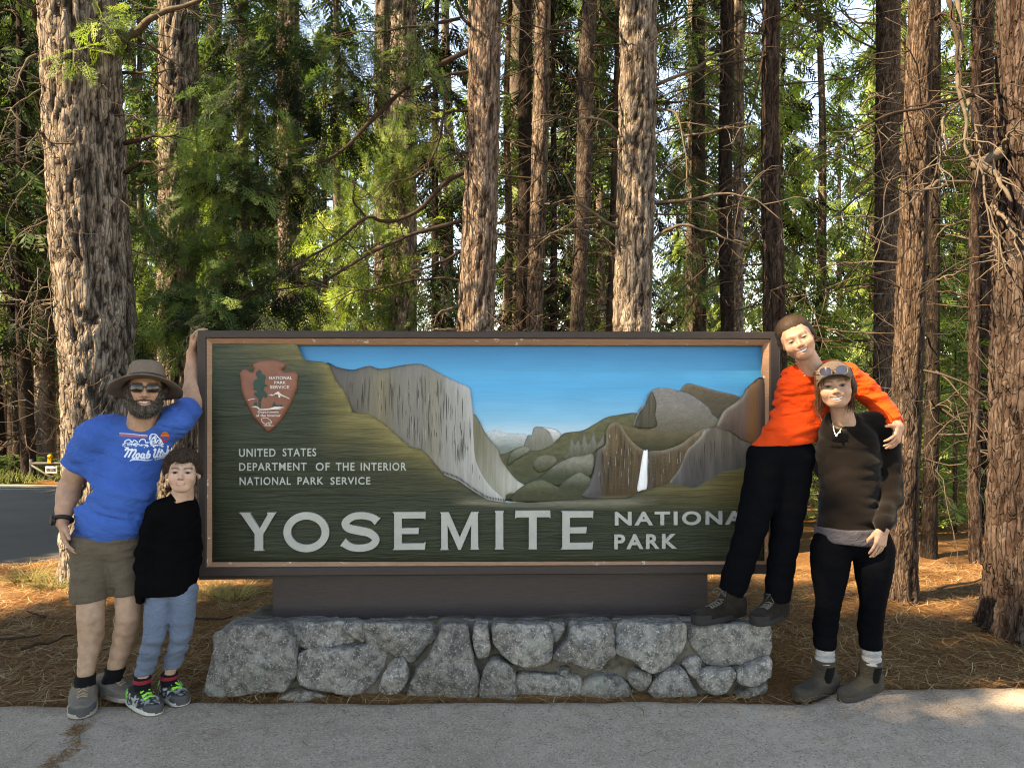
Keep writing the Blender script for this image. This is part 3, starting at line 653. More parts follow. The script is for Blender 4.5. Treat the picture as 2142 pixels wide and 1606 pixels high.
# ------------------------------------------------------------------ smooth solid modelling: signed distance fields turned into meshes
def smin(a, b, k):
    h = np.maximum(k-np.abs(a-b), 0)/k; return np.minimum(a, b)-h*h*k*0.25
def smax(a, b, k): return -smin(-a, -b, k)
def cap(P, a, b, ra, rb):
    a = np.asarray(a, np.float32); b = np.asarray(b, np.float32); ab = b-a; t = np.clip(((P-a) @ ab)/(ab @ ab+1e-12), 0, 1)
    q = P-a-t[:, None]*ab
    return np.sqrt((q*q).sum(1))-(ra+t*(rb-ra))
def ecap(P, a, b, ra, rb, R, sc):
    "capsule in a frame R (columns) whose axes are stretched by sc"
    q = (P @ R)/sc; return cap(q, (np.asarray(a) @ R)/sc, (np.asarray(b) @ R)/sc, ra, rb)*min(sc)
def ell(P, c, r, R=None):
    q = P-np.asarray(c, np.float32)
    if R is not None: q = q @ np.asarray(R, np.float32)
    r = np.asarray(r, np.float32); k0 = np.sqrt(((q/r)**2).sum(1)); k1 = np.sqrt(((q/(r*r))**2).sum(1))+1e-9
    return k0*(k0-1)/k1
def plane(P, p, n):
    n = np.asarray(n, float); n = n/np.linalg.norm(n); return ((P-np.asarray(p)) @ n).astype(np.float32)
def chain(P, pts, rad, k=0.02):
    d = None
    if len(pts) > 2:
        Q = spline(np.concatenate([np.asarray(pts, float), np.asarray(rad, float)[:, None]], 1), 2); pts, rad = Q[:, :3], Q[:, 3]; k = min(k, .02)
    for i in range(len(pts)-1):
        c = cap(P, pts[i], pts[i+1], rad[i], rad[i+1]); d = c if d is None else smin(d, c, k)
    return d
def surface_nets(F, org, h):
    s = F < 0; n = F.shape
    cnt = np.zeros((n[0]-1, n[1]-1, n[2]-1), np.int8)
    for o in itertools.product((0, 1), repeat=3): cnt += s[o[0]:n[0]-1+o[0], o[1]:n[1]-1+o[1], o[2]:n[2]-1+o[2]]
    act = (cnt > 0) & (cnt < 8); idx = np.full(cnt.shape, -1, np.int64); cells = np.argwhere(act); idx[act] = np.arange(len(cells))
    acc = np.zeros((len(cells), 3)); num = np.zeros(len(cells))
    for a in itertools.product((0, 1), repeat=3):
        for ax in range(3):
            if a[ax]: continue
            b = list(a); b[ax] = 1
            fa = F[cells[:, 0]+a[0], cells[:, 1]+a[1], cells[:, 2]+a[2]]; fb = F[cells[:, 0]+b[0], cells[:, 1]+b[1], cells[:, 2]+b[2]]
            mk = (fa < 0) != (fb < 0); t = np.where(mk, fa/np.where(mk, fa-fb, 1), 0)
            p = np.tile(np.array(a, float), (len(cells), 1)); p[:, ax] += t
            acc += p*mk[:, None]; num += mk
    V = (cells+acc/num[:, None])*h+org
    Q = []
    for ax in range(3):
        u, w = (ax+1) % 3, (ax+2) % 3
        sl = [slice(None)]*3; sl2 = [slice(None)]*3; sl[ax] = slice(0, -1); sl2[ax] = slice(1, None)
        for q in (u, w): sl[q] = slice(1, -1); sl2[q] = slice(1, -1)
        A, B = s[tuple(sl)], s[tuple(sl2)]; e = np.argwhere(A != B); flip = A[e[:, 0], e[:, 1], e[:, 2]]
        e = e.copy(); e[:, u] += 1; e[:, w] += 1
        def ci(du, dw):
            c = e.copy(); c[:, u] -= du; c[:, w] -= dw; return idx[c[:, 0], c[:, 1], c[:, 2]]
        q = np.stack([ci(0, 0), ci(1, 0), ci(1, 1), ci(0, 1)], 1); Q.append(np.where(flip[:, None], q, q[:, ::-1]))
    return V, np.concatenate(Q)
def sdf_mesh(f, lo, hi, h, c=4, band=2.3):
    lo = np.asarray(lo, float)-2*h; hi = np.asarray(hi, float)+2*h
    nb = np.maximum(np.ceil((hi-lo)/(h*c)).astype(int), 1)
    g = [lo[k]+(np.arange(nb[k])+0.5)*h*c-h*0.5 for k in range(3)]
    G = np.stack(np.meshgrid(*g, indexing='ij'), -1).reshape(-1, 3).astype(np.float32)
    Fc = f(G).reshape(nb); near = np.abs(Fc) < h*c*band
    F = np.repeat(np.repeat(np.repeat(Fc, c, 0), c, 1), c, 2).astype(np.float32)
    mk = np.repeat(np.repeat(np.repeat(near, c, 0), c, 1), c, 2); ids = np.argwhere(mk)
    P = (lo+ids*h).astype(np.float32); out = np.empty(len(P), np.float32)
    for k in range(0, len(P), 400000): out[k:k+400000] = f(P[k:k+400000])
    F[mk] = out
    F[[0, -1]] = np.maximum(F[[0, -1]], h); F[:, [0, -1]] = np.maximum(F[:, [0, -1]], h); F[:, :, [0, -1]] = np.maximum(F[:, :, [0, -1]], h)
    return surface_nets(F, lo, h)
def relax(V, F, it=1, k=0.5):
    E = np.concatenate([F[:, [0, 1]], F[:, [1, 2]], F[:, [2, 3]], F[:, [3, 0]]]); n = len(V)
    deg = np.bincount(E[:, 0], minlength=n)+np.bincount(E[:, 1], minlength=n)
    for _ in range(it):
        A = np.zeros_like(V)
        for c in range(3): A[:, c] = np.bincount(E[:, 0], V[E[:, 1], c], n)+np.bincount(E[:, 1], V[E[:, 0], c], n)
        V = V+(A/np.maximum(deg, 1)[:, None]-V)*k
    return V
# ------------------------------------------------------------------ granite boulder base
m, nt, b = base_mat('granite', 0.9, 0.08)
v = coords(nt); n1 = noise(nt, v, 7, 5, .65); n2 = noise(nt, v, 85, 4, .75); n3 = noise(nt, v, 22, 6, .75); n4 = noise(nt, v, 3.2, 4, .6)
oi = nd(nt, 'ShaderNodeObjectInfo')
c = mixc(nt, ramp(nt, n1, [(.3, 0.0), (.7, 1.0)]), (0.165, 0.152, 0.138), (0.30, 0.282, 0.258))
c = mixc(nt, ramp(nt, n3, [(.42, .0), (.60, .85)]), c, (0.058, 0.056, 0.054))
c = mixc(nt, ramp(nt, n2, [(.55, .0), (.64, .75)]), c, (0.46, 0.45, 0.43))
c = mixc(nt, ramp(nt, n4, [(.62, .0), (.67, .55)]), c, (0.30, 0.325, 0.29))
c = mixc(nt, 1.0, c, ramp(nt, oi.outputs['Random'], [(0, .72), (1, 1.12)]), 'MULTIPLY')
nt.links.new(c, b.inputs['Base Color']); bump(nt, b, mixc(nt, .6, n3, n2), .8, .012)
M_GRANITE = m
m, nt, b = base_mat('mortar', 0.95, 0.03)
v = coords(nt); n1 = noise(nt, v, 5, 5, .65); n2 = noise(nt, v, 70, 4, .75); n3 = noise(nt, v, 12, 5, .6)
c = mixc(nt, ramp(nt, n1, [(.3, 0.0), (.7, 1.0)]), (0.085, 0.073, 0.058), (0.15, 0.13, 0.108))
c = mixc(nt, ramp(nt, n3, [(.52, .0), (.64, .8)]), c, (0.050, 0.052, 0.026))
nt.links.new(c, b.inputs['Base Color']); bump(nt, b, n2, .9, .012)
M_MORTAR = m
base = empty('stone_base', (0.0, -0.1, 0.0))
tag(base, 'low wall of grey granite boulders set in mortar under the carved sign', 'stone wall')
W7 = lambda L: np.array([(400+x/3.455, 1200+y/3.455) for x, y in L]); W8 = lambda L: np.array([(1000+x/3.2455, 1200+y/3.2455) for x, y in L])
STONES = [  # outline, depth of the face, thickness, roundness, lean of the face
 (W7([(60, 880), (115, 700), (118, 520), (170, 470), (290, 400), (400, 405), (560, 425), (640, 440), (680, 560), (705, 700), (690, 790), (640, 890), (580, 900), (450, 888), (330, 922), (150, 937), (70, 915)]), 3.83, .46, .055, .10),
 (W7([(632, 400), (680, 352), (900, 340), (1095, 350), (1080, 420), (1140, 480), (1135, 538), (900, 548), (740, 542), (735, 480), (665, 450)]), 3.92, .35, .03, .25),
 (W7([(1092, 408), (1150, 362), (1222, 362), (1242, 430), (1230, 522), (1188, 502), (1140, 452)]), 3.93, .2, .02, .1),
 (W7([(1246, 380), (1400, 372), (1560, 372), (1700, 392), (1765, 470), (1750, 520), (1680, 560), (1620, 640), (1560, 668), (1500, 622), (1430, 622), (1340, 562), (1250, 532)]), 3.91, .32, .04, .15),
 (W7([(748, 640), (800, 600), (870, 556), (1000, 566), (1150, 576), (1300, 561), (1385, 610), (1372, 700), (1330, 800), (1220, 893), (1100, 893), (900, 862), (800, 832), (738, 760)]), 3.87, .3, .05, .02),
 (W7([(1348, 862), (1388, 740), (1440, 680), (1500, 643), (1542, 690), (1547, 800), (1490, 883), (1400, 913)]), 3.90, .2, .045, .0),
 (W7([(1555, 945), (1620, 740), (1700, 655), (1790, 455), (1900, 395), (1975, 415), (2012, 600), (2063, 800), (2050, 915), (1900, 960), (1700, 955)]), 3.86, .3, .05, .12),
 (W7([(560, 985), (660, 897), (800, 866), (935, 920), (935, 970), (800, 995)]), 3.87, .2, .04, .2),
 (W7([(1850, 382), (1900, 326), (2000, 300), (2080, 314), (2150, 345), (2145, 385), (1950, 392)]), 4.02, .2, .03, .3),
 (W8([(-40, 450), (-10, 352), (40, 346), (62, 420), (72, 560), (30, 592), (-25, 565)]), 3.90, .2, .04, .05),
 (W8([(105, 480), (118, 380), (220, 305), (380, 315), (482, 400), (513, 520), (482, 612), (380, 658), (260, 643), (165, 572)]), 3.85, .34, .075, .05),
 (W8([(474, 400), (510, 328), (590, 296), (602, 360), (562, 452), (500, 482)]), 3.93, .2, .02, .1),
 (W8([(508, 602), (590, 530), (630, 450), (640, 370), (690, 305), (780, 285), (872, 328), (932, 420), (952, 560), (963, 590), (890, 642), (850, 703), (770, 682), (680, 642), (570, 632)]), 3.85, .36, .045, .18),
 (W8([(968, 440), (1000, 365), (1200, 365), (1340, 330), (1412, 356), (1443, 450), (1432, 540), (1340, 642), (1250, 693), (1130, 652), (1020, 602), (968, 572)]), 3.87, .34, .06, .12),
 (W8([(1466, 430), (1560, 392), (1750, 352), (1992, 334), (2007, 470), (1990, 584), (1880, 613), (1650, 653), (1560, 642), (1508, 540)]), 3.90, .36, .035, .10),
 (W8([(1518, 722), (1600, 688), (1742, 678), (1752, 750), (1700, 824), (1610, 844), (1538, 802)]), 3.86, .26, .035, .0),
 (W8([(1788, 692), (1880, 648), (2002, 607), (2007, 700), (1992, 744), (1850, 779), (1788, 764)]), 3.85, .38, .03, .0),
 (W8([(1785, 858), (1870, 800), (1980, 773), (1994, 800), (1965, 836), (1830, 872)]), 3.87, .3, .03, .1),
 (W8([(1400, 620), (1512, 588), (1518, 700), (1490, 738), (1438, 692)]), 3.92, .2, .02, .1),
 (W8([(15, 892), (38, 700), (70, 636), (140, 616), (242, 680), (253, 800), (243, 892)]), 3.86, .26, .04, .08),
 (W8([(266, 872), (272, 718), (400, 706), (600, 716), (704, 728), (694, 830), (640, 872)]), 3.91, .22, .03, .02),
 (W8([(712, 872), (748, 738), (900, 716), (1000, 748), (1043, 845), (900, 866)]), 3.90, .22, .03, .05),
 (W8([(1028, 720), (1080, 676), (1170, 686), (1192, 740), (1130, 808), (1048, 782)]), 3.90, .2, .03, .0),
 (W8([(1176, 840), (1218, 758), (1300, 686), (1400, 676), (1482, 800), (1484, 848), (1300, 866)]), 3.88, .24, .045, .1),
 (W8([(856, 302), (960, 286), (988, 320), (960, 348), (888, 342)]), 4.00, .2, .025, .2),
 (W8([(215, 296), (290, 248), (430, 238), (560, 250), (745, 266), (600, 306), (380, 318)]), 4.03, .28, .03, .3),
 (W8([(545, 684), (620, 668), (604, 706)]), 3.91, .1, .012, .0),
 (W7([(330, 330), (440, 238), (515, 255), (523, 320), (470, 352), (390, 360)]), 4.12, .16, .025, .3),
]
def add_stone(k, outline, d, th, rnd, lean):
    c = outline.mean(0); outline = c+(outline-c)*1.055; rnd = rnd*.45; h = 0.013 if th > .2 else 0.011
    O3 = np.array([at(x, y, d) for x, y in spline(outline, 4, True)]); poly = O3[:, [0, 2]]
    poly = poly[::2] if len(poly) > 50 else poly
    yf = CAM_Y+d; zc = poly[:, 1].mean(); lo = np.array([poly[:, 0].min()-.02, yf-.05, poly[:, 1].min()-.02]); hi = np.array([poly[:, 0].max()+.02, yf+th+.06, poly[:, 1].max()+.02])
    rg = np.random.default_rng(100+k); fac = rg.normal(0, .22, (6, 3)); fac[:, 1] = -1; fac /= np.linalg.norm(fac, axis=1, keepdims=True)
    def f(P):
        x, y, z = P[:, 0], P[:, 1], P[:, 2]
        wob = 0.006*fbm(P*7+k*5.1, 2, k)
        ins = in_poly(x, z, poly); d2 = poly_dist(x, z, poly); d2 = np.where(ins, -d2, d2)+wob
        dep = np.abs(y-(yf+th/2)-lean*(z-zc))-th/2
        q1, q2 = d2+rnd, dep+rnd
        g = np.sqrt(np.maximum(q1, 0)**2+np.maximum(q2, 0)**2)+np.minimum(np.maximum(q1, q2), 0)-rnd
        for n_ in fac: g = smax(g, (P-np.array([c3[0], yf+.016, c3[1]], np.float32)) @ n_.astype(np.float32), .012)
        g = smax(g, z-(.400-.20*(y+.40)), .012)
        return g+0.007*fbm(P*16+k, 3, k+40)+0.004*fbm(P*50, 2, k+60)
    c3 = poly.mean(0)
    V, F = sdf_mesh(f, lo, hi, h)
    if len(V) < 20: return
    o = obj('stone', V, F, M_GRANITE, base); return o
for k, st in enumerate(STONES): add_stone(k, *st)
# mortar core with a rounded, uneven top
xL, xR = at(462, 1400, 3.95)[0], at(1606, 1400, 3.92)[0]
def core(P):
    x, y, z = P[:, 0], P[:, 1], P[:, 2]
    zt = 0.360+0.012*fbm(np.stack([x*2.2, y*2, x*0], -1), 2, 9)-0.06*sstep(-.25, .0, y)+0.02*np.exp(-((x-.15)/.5)**2)
    yf_ = -.27+.12*z
    q = np.stack([np.abs(x-(xL+xR)/2)-(xR-xL)/2, np.abs(y-(yf_+.33)/2)-(.33-yf_)/2, z-zt], 1)+.03
    g = np.sqrt((np.maximum(q, 0)**2).sum(1))+np.minimum(q.max(1), 0)-.03
    return g+.012*fbm(P*9, 3, 12)+.004*fbm(P*40, 2, 14)
V, F = sdf_mesh(core, (xL-.06, -.42, -.06), (xR+.06, .60, .50), .022)
obj('mortar', V, F, M_MORTAR, base)
# ------------------------------------------------------------------ trees
def tubes(P, R, n=4):
    "many tubes at once: P (N,m,3), R (N,m)"
    N, m_, _ = P.shape; T = np.gradient(P, axis=1); T /= np.linalg.norm(T, axis=2, keepdims=True)+1e-9
    ref = np.where(np.abs(T[:, :1, 2:3]) < .85, np.array([0, 0, 1.0]), np.array([1.0, 0, 0])); A = np.cross(T, np.broadcast_to(ref, T.shape)); A /= np.linalg.norm(A, axis=2, keepdims=True)+1e-9; B = np.cross(T, A)
    th_ = np.arange(n)/n*2*math.pi
    V = P[:, :, None]+R[:, :, None, None]*(np.cos(th_)[None, None, :, None]*A[:, :, None]+np.sin(th_)[None, None, :, None]*B[:, :, None])
    i, j = np.meshgrid(np.arange(m_-1), np.arange(n), indexing='ij'); a = i*n+j; b_ = i*n+(j+1) % n
    f = np.stack([a, a+n, b_+n, b_], -1).reshape(-1, 4); F = (np.arange(N)[:, None, None]*(m_*n)+f[None]).reshape(-1, 4)
    return V.reshape(-1, 3), F
def spray_template(rng, nb=13, sl=2, fine=True):
    "a flat drooping cedar spray along +X, about 1 long"
    V, F3, F4 = [], [], []
    def quad(a, b, w0, w1, up):
        d = b-a; s_ = np.cross(up, d); s_ /= np.linalg.norm(s_)+1e-9; k = len(V); V.extend([a-s_*w0, a+s_*w0, b+s_*w1, b-s_*w1]); F4.append((k, k+1, k+2, k+3))
    up = np.array([0, 0, 1.0])
    stem = lambda t: np.array([t, 0.05*math.sin(t*3), -0.22*t*t])
    for k in range(3): quad(stem(k/3), stem((k+1)/3), .010, .008, up)
    for k in range(nb):
        t = 0.10+0.88*(k/nb)**0.9; s_ = 1 if k % 2 else -1; a = stem(t); ang = math.radians(rng.uniform(32, 52))*s_; L = (0.46*(1-0.62*t))*rng.uniform(.75, 1.15)
        d = np.array([math.cos(ang), math.sin(ang), rng.uniform(-.35, .05)]); d /= np.linalg.norm(d); b_ = a+d*L; b_[2] -= 0.12*L
        if not fine:
            quad(a, a+(b_-a)*.55, .012, .05, up); quad(a+(b_-a)*.55, b_, .05, .006, up); continue
        quad(a, b_, .010, .006, up)
        side = np.cross(up, d); side /= np.linalg.norm(side)
        for q in range(sl*2):
            u_ = .15+.8*q/(sl*2); c_ = a+(b_-a)*u_; ss = 1 if q % 2 else -1; l2 = L*.40*(1-.55*u_)+.05
            e = c_+(d*.78+side*.62*ss+up*rng.uniform(-.3, .1))*l2; w = .016; k0 = len(V); V.extend([c_, c_+(e-c_)*.5+side*ss*w-d*w*.6, e, c_+(e-c_)*.5-side*ss*w*.3+d*w]); F4.append((k0, k0+1, k0+2, k0+3))
    return np.array(V), np.array(F4)
_r = np.random.default_rng(11)
SPRAY = [spray_template(_r) for _ in range(3)]; SPRAY_LO = [spray_template(_r, 10, 0, False) for _ in range(2)]
def place(tmpls, O, X, Z, S, tone):
    "copies of the templates at origins O, along X, with face normal near Z; tone (n,3) colours"
    X = X/(np.linalg.norm(X, axis=1, keepdims=True)+1e-9); Y = np.cross(Z, X); Y /= np.linalg.norm(Y, axis=1, keepdims=True)+1e-9; Z = np.cross(X, Y)
    Vs, Fs, Cs, n = [], [], [], 0; k = len(tmpls)
    for t in range(k):
        V, F = tmpls[t]; s = slice(t, None, k); o, x, y, z, sc = O[s], X[s], Y[s], Z[s], S[s]
        if not len(o): continue
        W = o[:, None]+sc[:, None, None]*(V[None, :, :1]*x[:, None]+V[None, :, 1:2]*y[:, None]+V[None, :, 2:]*z[:, None])
        Vs.append(W.reshape(-1, 3)); Fs.append((np.arange(len(o))[:, None, None]*len(V)+F[None]+n).reshape(-1, 4)); Cs.append(np.repeat(tone[s], len(V), 0)); n += len(o)*len(V)
    return np.concatenate(Vs), np.concatenate(Fs), np.concatenate(Cs)
def leaf_mat(name, mul=1.0, trans=0.44):
    m = bpy.data.materials.new(name); m.use_nodes = True; nt = m.node_tree; nt.nodes.clear()
    out = nt.nodes.new('ShaderNodeOutputMaterial'); d = nt.nodes.new('ShaderNodeBsdfPrincipled'); t = nt.nodes.new('ShaderNodeBsdfTranslucent'); mx = nt.nodes.new('ShaderNodeMixShader')
    d.inputs['Roughness'].default_value = .6; d.inputs['Specular IOR Level'].default_value = .12; mx.inputs[0].default_value = trans
    c = mixc(nt, 1.0, attr(nt), ramp(nt, noise(nt, coords(nt), 3.0, 3), [(.3, .7*mul), (.7, 1.3*mul)]), 'MULTIPLY')
    ct = mixc(nt, 1.0, c, (1.15, 1.25, .65), 'MULTIPLY')
    nt.links.new(c, d.inputs['Base Color']); nt.links.new(ct, t.inputs['Color']); nt.links.new(d.outputs[0], mx.inputs[1]); nt.links.new(t.outputs[0], mx.inputs[2]); nt.links.new(mx.outputs[0], out.inputs[0])
    return m
M_LEAF = leaf_mat('conifer_foliage')
def bark_mat(name, sc=1.0):
    m, nt, b = base_mat(name, .92, .03); v = coords(nt, (1, 1, .35)); n1 = noise(nt, v, 26*sc, 5, .7); n2 = noise(nt, coords(nt, (1, 1, .5)), 70*sc, 4, .7)
    c = mixc(nt, 1.0, attr(nt), ramp(nt, mixc(nt, .5, n1, n2), [(.30, .40), (.70, 1.5)]), 'MULTIPLY')
    vo = nd(nt, 'ShaderNodeTexVoronoi', feature='DISTANCE_TO_EDGE'); vo.inputs['Scale'].default_value = 34*sc; wv = nd(nt, 'ShaderNodeVectorMath', operation='ADD'); wn = nd(nt, 'ShaderNodeTexNoise'); wn.inputs['Scale'].default_value = 9
    nt.links.new(coords(nt, (1, 1, .16)), wv.inputs[0]); sc_ = nd(nt, 'ShaderNodeVectorMath', operation='SCALE'); sc_.inputs['Scale'].default_value = .05; nt.links.new(wn.outputs['Color'], sc_.inputs[0]); nt.links.new(sc_.outputs[0], wv.inputs[1]); nt.links.new(wv.outputs[0], vo.inputs['Vector'])
    c = mixc(nt, ramp(nt, vo.outputs['Distance'], [(.01, .55), (.07, 0.0)]), c, (.022, .015, .011))
    nt.links.new(c, b.inputs['Base Color']); bump(nt, b, mixc(nt, .5, n1, ramp(nt, vo.outputs['Distance'], [(.0, 0.0), (.15, 1.0)])), 1.0, .02); return m
M_BARK = bark_mat('bark'); M_BARKF = bark_mat('fine_bark', 1.6)
M_TWIG = plain('dead_twig', (0.060, 0.046, 0.036), .9, .45, 9, spec=.04)
M_LIMB = plain('limb_bark', (0.038, 0.027, 0.021), .9, .4, 22, .6, 60, .04)
M_PALEL = plain('weathered_limb', (0.090, 0.073, 0.057), .9, .4, 22, .5, 60, .04)
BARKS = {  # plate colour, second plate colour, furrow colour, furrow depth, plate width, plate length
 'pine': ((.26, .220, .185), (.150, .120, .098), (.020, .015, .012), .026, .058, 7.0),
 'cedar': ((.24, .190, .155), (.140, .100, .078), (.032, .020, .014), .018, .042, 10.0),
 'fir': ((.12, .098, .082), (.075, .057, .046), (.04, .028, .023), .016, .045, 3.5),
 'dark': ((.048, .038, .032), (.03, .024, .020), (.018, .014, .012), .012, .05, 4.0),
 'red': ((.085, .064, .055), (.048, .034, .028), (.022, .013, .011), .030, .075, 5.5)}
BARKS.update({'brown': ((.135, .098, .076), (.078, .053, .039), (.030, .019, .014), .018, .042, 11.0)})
def trunk_mesh(path, rad, kind, seed, zfine=6.8, res=.016, nth=None, flare=.12):
    "path (k,3) from the base up, rad (k)"
    path = np.asarray(path, float); rad = np.asarray(rad, float)
    c1, c2, cf, dep, pw, pl = BARKS[kind]
    z0, z1_ = path[0][2], path[-1][2]
    zs = np.concatenate([np.arange(z0-.12, min(zfine, z1_), res*1.6), np.linspace(min(zfine, z1_), z1_, 26)[1:]]) if z1_ > zfine else np.linspace(z0-.12, z1_, 60)
    cx = np.interp(zs, path[:, 2], path[:, 0]); cy = np.interp(zs, path[:, 2], path[:, 1]); r = np.interp(zs, path[:, 2], rad)
    q = np.stack([zs*.5, zs*0+seed, zs*0], -1); cx = cx+.018*vnoise(q, seed); cy = cy+.018*vnoise(q, seed+1)
    n = nth or int(np.clip(2*math.pi*rad[0]/res/1.15, 28, 170)); th_ = np.arange(n)/n*2*math.pi
    Z, TH = np.meshgrid(zs, th_, indexing='ij'); R = np.repeat(r[:, None], n, 1)
    fl = np.exp(-np.maximum(Z-z0, 0)/.28)*flare; R = R*(1+fl*(1+.5*np.sin(TH*5+seed)))
    dirs = np.stack([np.cos(TH), np.sin(TH)], -1)
    Q = np.stack([dirs[..., 0]*R, dirs[..., 1]*R, Z/pl], -1).reshape(-1, 3)/pw
    Q = Q+.35*np.stack([vnoise(Q*.7, seed+5), vnoise(Q*.7+9, seed+6), vnoise(Q*.7+19, seed+7)], -1)
    Q = Q+.22*np.stack([vnoise(Q*2.6, seed+15), vnoise(Q*2.6+9, seed+16), vnoise(Q*2.6+19, seed+17)], -1)
    e, cid = voronoi_edge(Q, seed); e2 = sstep(.0, .17, e); f1 = fbm(Q*2.3, 2, seed+9)
    Q2 = Q*np.array([2.0, 2.0, 4.5])+7; eb, cidb = voronoi_edge(Q2, seed+31); eb2 = sstep(.0, .14, eb)
    f3 = fbm(Q*6.5, 2, seed+29)
    disp = (dep*(e2-1)+dep*.14*f1*e2+dep*.22*(cid-.5)+dep*.26*(eb2-1)*e2+dep*.26*(cidb-.5)*e2+dep*.20*f3).reshape(Z.shape)*np.clip(R/.16, .4, 1.3)
    Rr = R+disp
    V = np.stack([cx[:, None]+dirs[..., 0]*Rr, cy[:, None]+dirs[..., 1]*Rr, Z], -1).reshape(-1, 3)
    i, j = np.meshgrid(np.arange(len(zs)-1), np.arange(n), indexing='ij'); a = (i*n+j).ravel(); b_ = (i*n+(j+1) % n).ravel()
    F = np.stack([a, b_, b_+n, a+n], 1)
    tone = (cid*.5+cidb*.6+.4*f1+.25*f3)[:, None]
    col = lerp(np.array(c2), np.array(c1), np.clip(tone*.95, 0, 1)); col = lerp(np.array(cf), col, (sstep(.0, .16, e)*(.55+.45*sstep(.0, .12, eb)))[:, None])
    return V, F, col
def twig_set(rng, path, rad, z_lo, z_hi, n, L=(.4, 1.6), r0=(.004, .011), droop=.5, sub=3, az=None, pts=8):
    "dead side branches with a few forks, as polylines"
    path = np.asarray(path, float)
    z = rng.uniform(z_lo, z_hi, n); c = np.stack([np.interp(z, path[:, 2], path[:, k]) for k in range(3)], 1); R = np.interp(z, path[:, 2], rad)
    a = rng.uniform(0, 2*math.pi, n) if az is None else rng.normal(az[0], az[1], n)
    el = rng.normal(.05, .35, n); D = np.stack([np.cos(a)*np.cos(el), np.sin(a)*np.cos(el), np.sin(el)], 1)
    def grow(o, D, L, m_, dr):
        N = len(o); P = np.zeros((N, m_, 3)); P[:, 0] = o; d = D.copy(); wob = rng.normal(0, .22, (N, m_, 3)); turn = rng.normal(0, .12, (N, 3))
        for k in range(1, m_):
            d = d+wob[:, k]*.6+turn; d[:, 2] -= dr[:, 0]*(.30 if k < m_*.6 else -.02); d /= np.linalg.norm(d, axis=1, keepdims=True); P[:, k] = P[:, k-1]+d*(L/(m_-1))[:, None]
        return P
    Ls = rng.uniform(*L, n)*rng.uniform(.6, 1, n); o = c+D*np.array([1, 1, 0])*(R*.8)[:, None]
    P = grow(o, D, Ls, pts, rng.uniform(0, droop, (n, 1))); rr = rng.uniform(*r0, n)*np.clip(Ls, .5, 1.6); t = np.linspace(1, .18, pts)
    sets = [(P, rr[:, None]*t[None])]
    if sub:
        idx = np.repeat(np.arange(n), sub); k = rng.integers(2, pts-1, n*sub); o2 = P[idx, k]; d2 = P[idx, k]-P[idx, k-1]; d2 /= np.linalg.norm(d2, axis=1, keepdims=True)
        d2 = d2*.6+rng.normal(0, .55, d2.shape); d2[:, 2] -= .15; d2 /= np.linalg.norm(d2, axis=1, keepdims=True)
        P2 = grow(o2, d2, Ls[idx]*rng.uniform(.2, .55, n*sub), pts, rng.uniform(0, droop, (n*sub, 1))); sets.append((P2, (rr[idx]*.5)[:, None]*t[None]))
    return sets
def tubes_all(sets, n=4):
    parts = [tubes(P, np.maximum(R, .0016), n) for P, R in sets]; V, F = merge(parts); return V, F[0]
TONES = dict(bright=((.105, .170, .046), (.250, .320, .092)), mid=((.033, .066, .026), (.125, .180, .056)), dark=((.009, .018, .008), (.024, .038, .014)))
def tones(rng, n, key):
    a, b_ = TONES[key]; t = rng.random((n, 1)); return lerp(np.array(a), np.array(b_), t**1.5)*np.where(rng.random((n, 1)) < .3, .45, 1.15)  # random dark and bright sprays put light-and-shade contrast into the leaf colour
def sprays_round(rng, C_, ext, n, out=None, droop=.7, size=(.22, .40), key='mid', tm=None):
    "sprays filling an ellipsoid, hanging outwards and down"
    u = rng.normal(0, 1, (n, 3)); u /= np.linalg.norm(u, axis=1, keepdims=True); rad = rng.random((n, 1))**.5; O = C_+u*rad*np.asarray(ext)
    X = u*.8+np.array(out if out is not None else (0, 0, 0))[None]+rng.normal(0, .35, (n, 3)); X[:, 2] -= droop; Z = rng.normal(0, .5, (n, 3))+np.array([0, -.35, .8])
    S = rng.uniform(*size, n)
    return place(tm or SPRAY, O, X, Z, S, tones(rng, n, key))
TREES = []
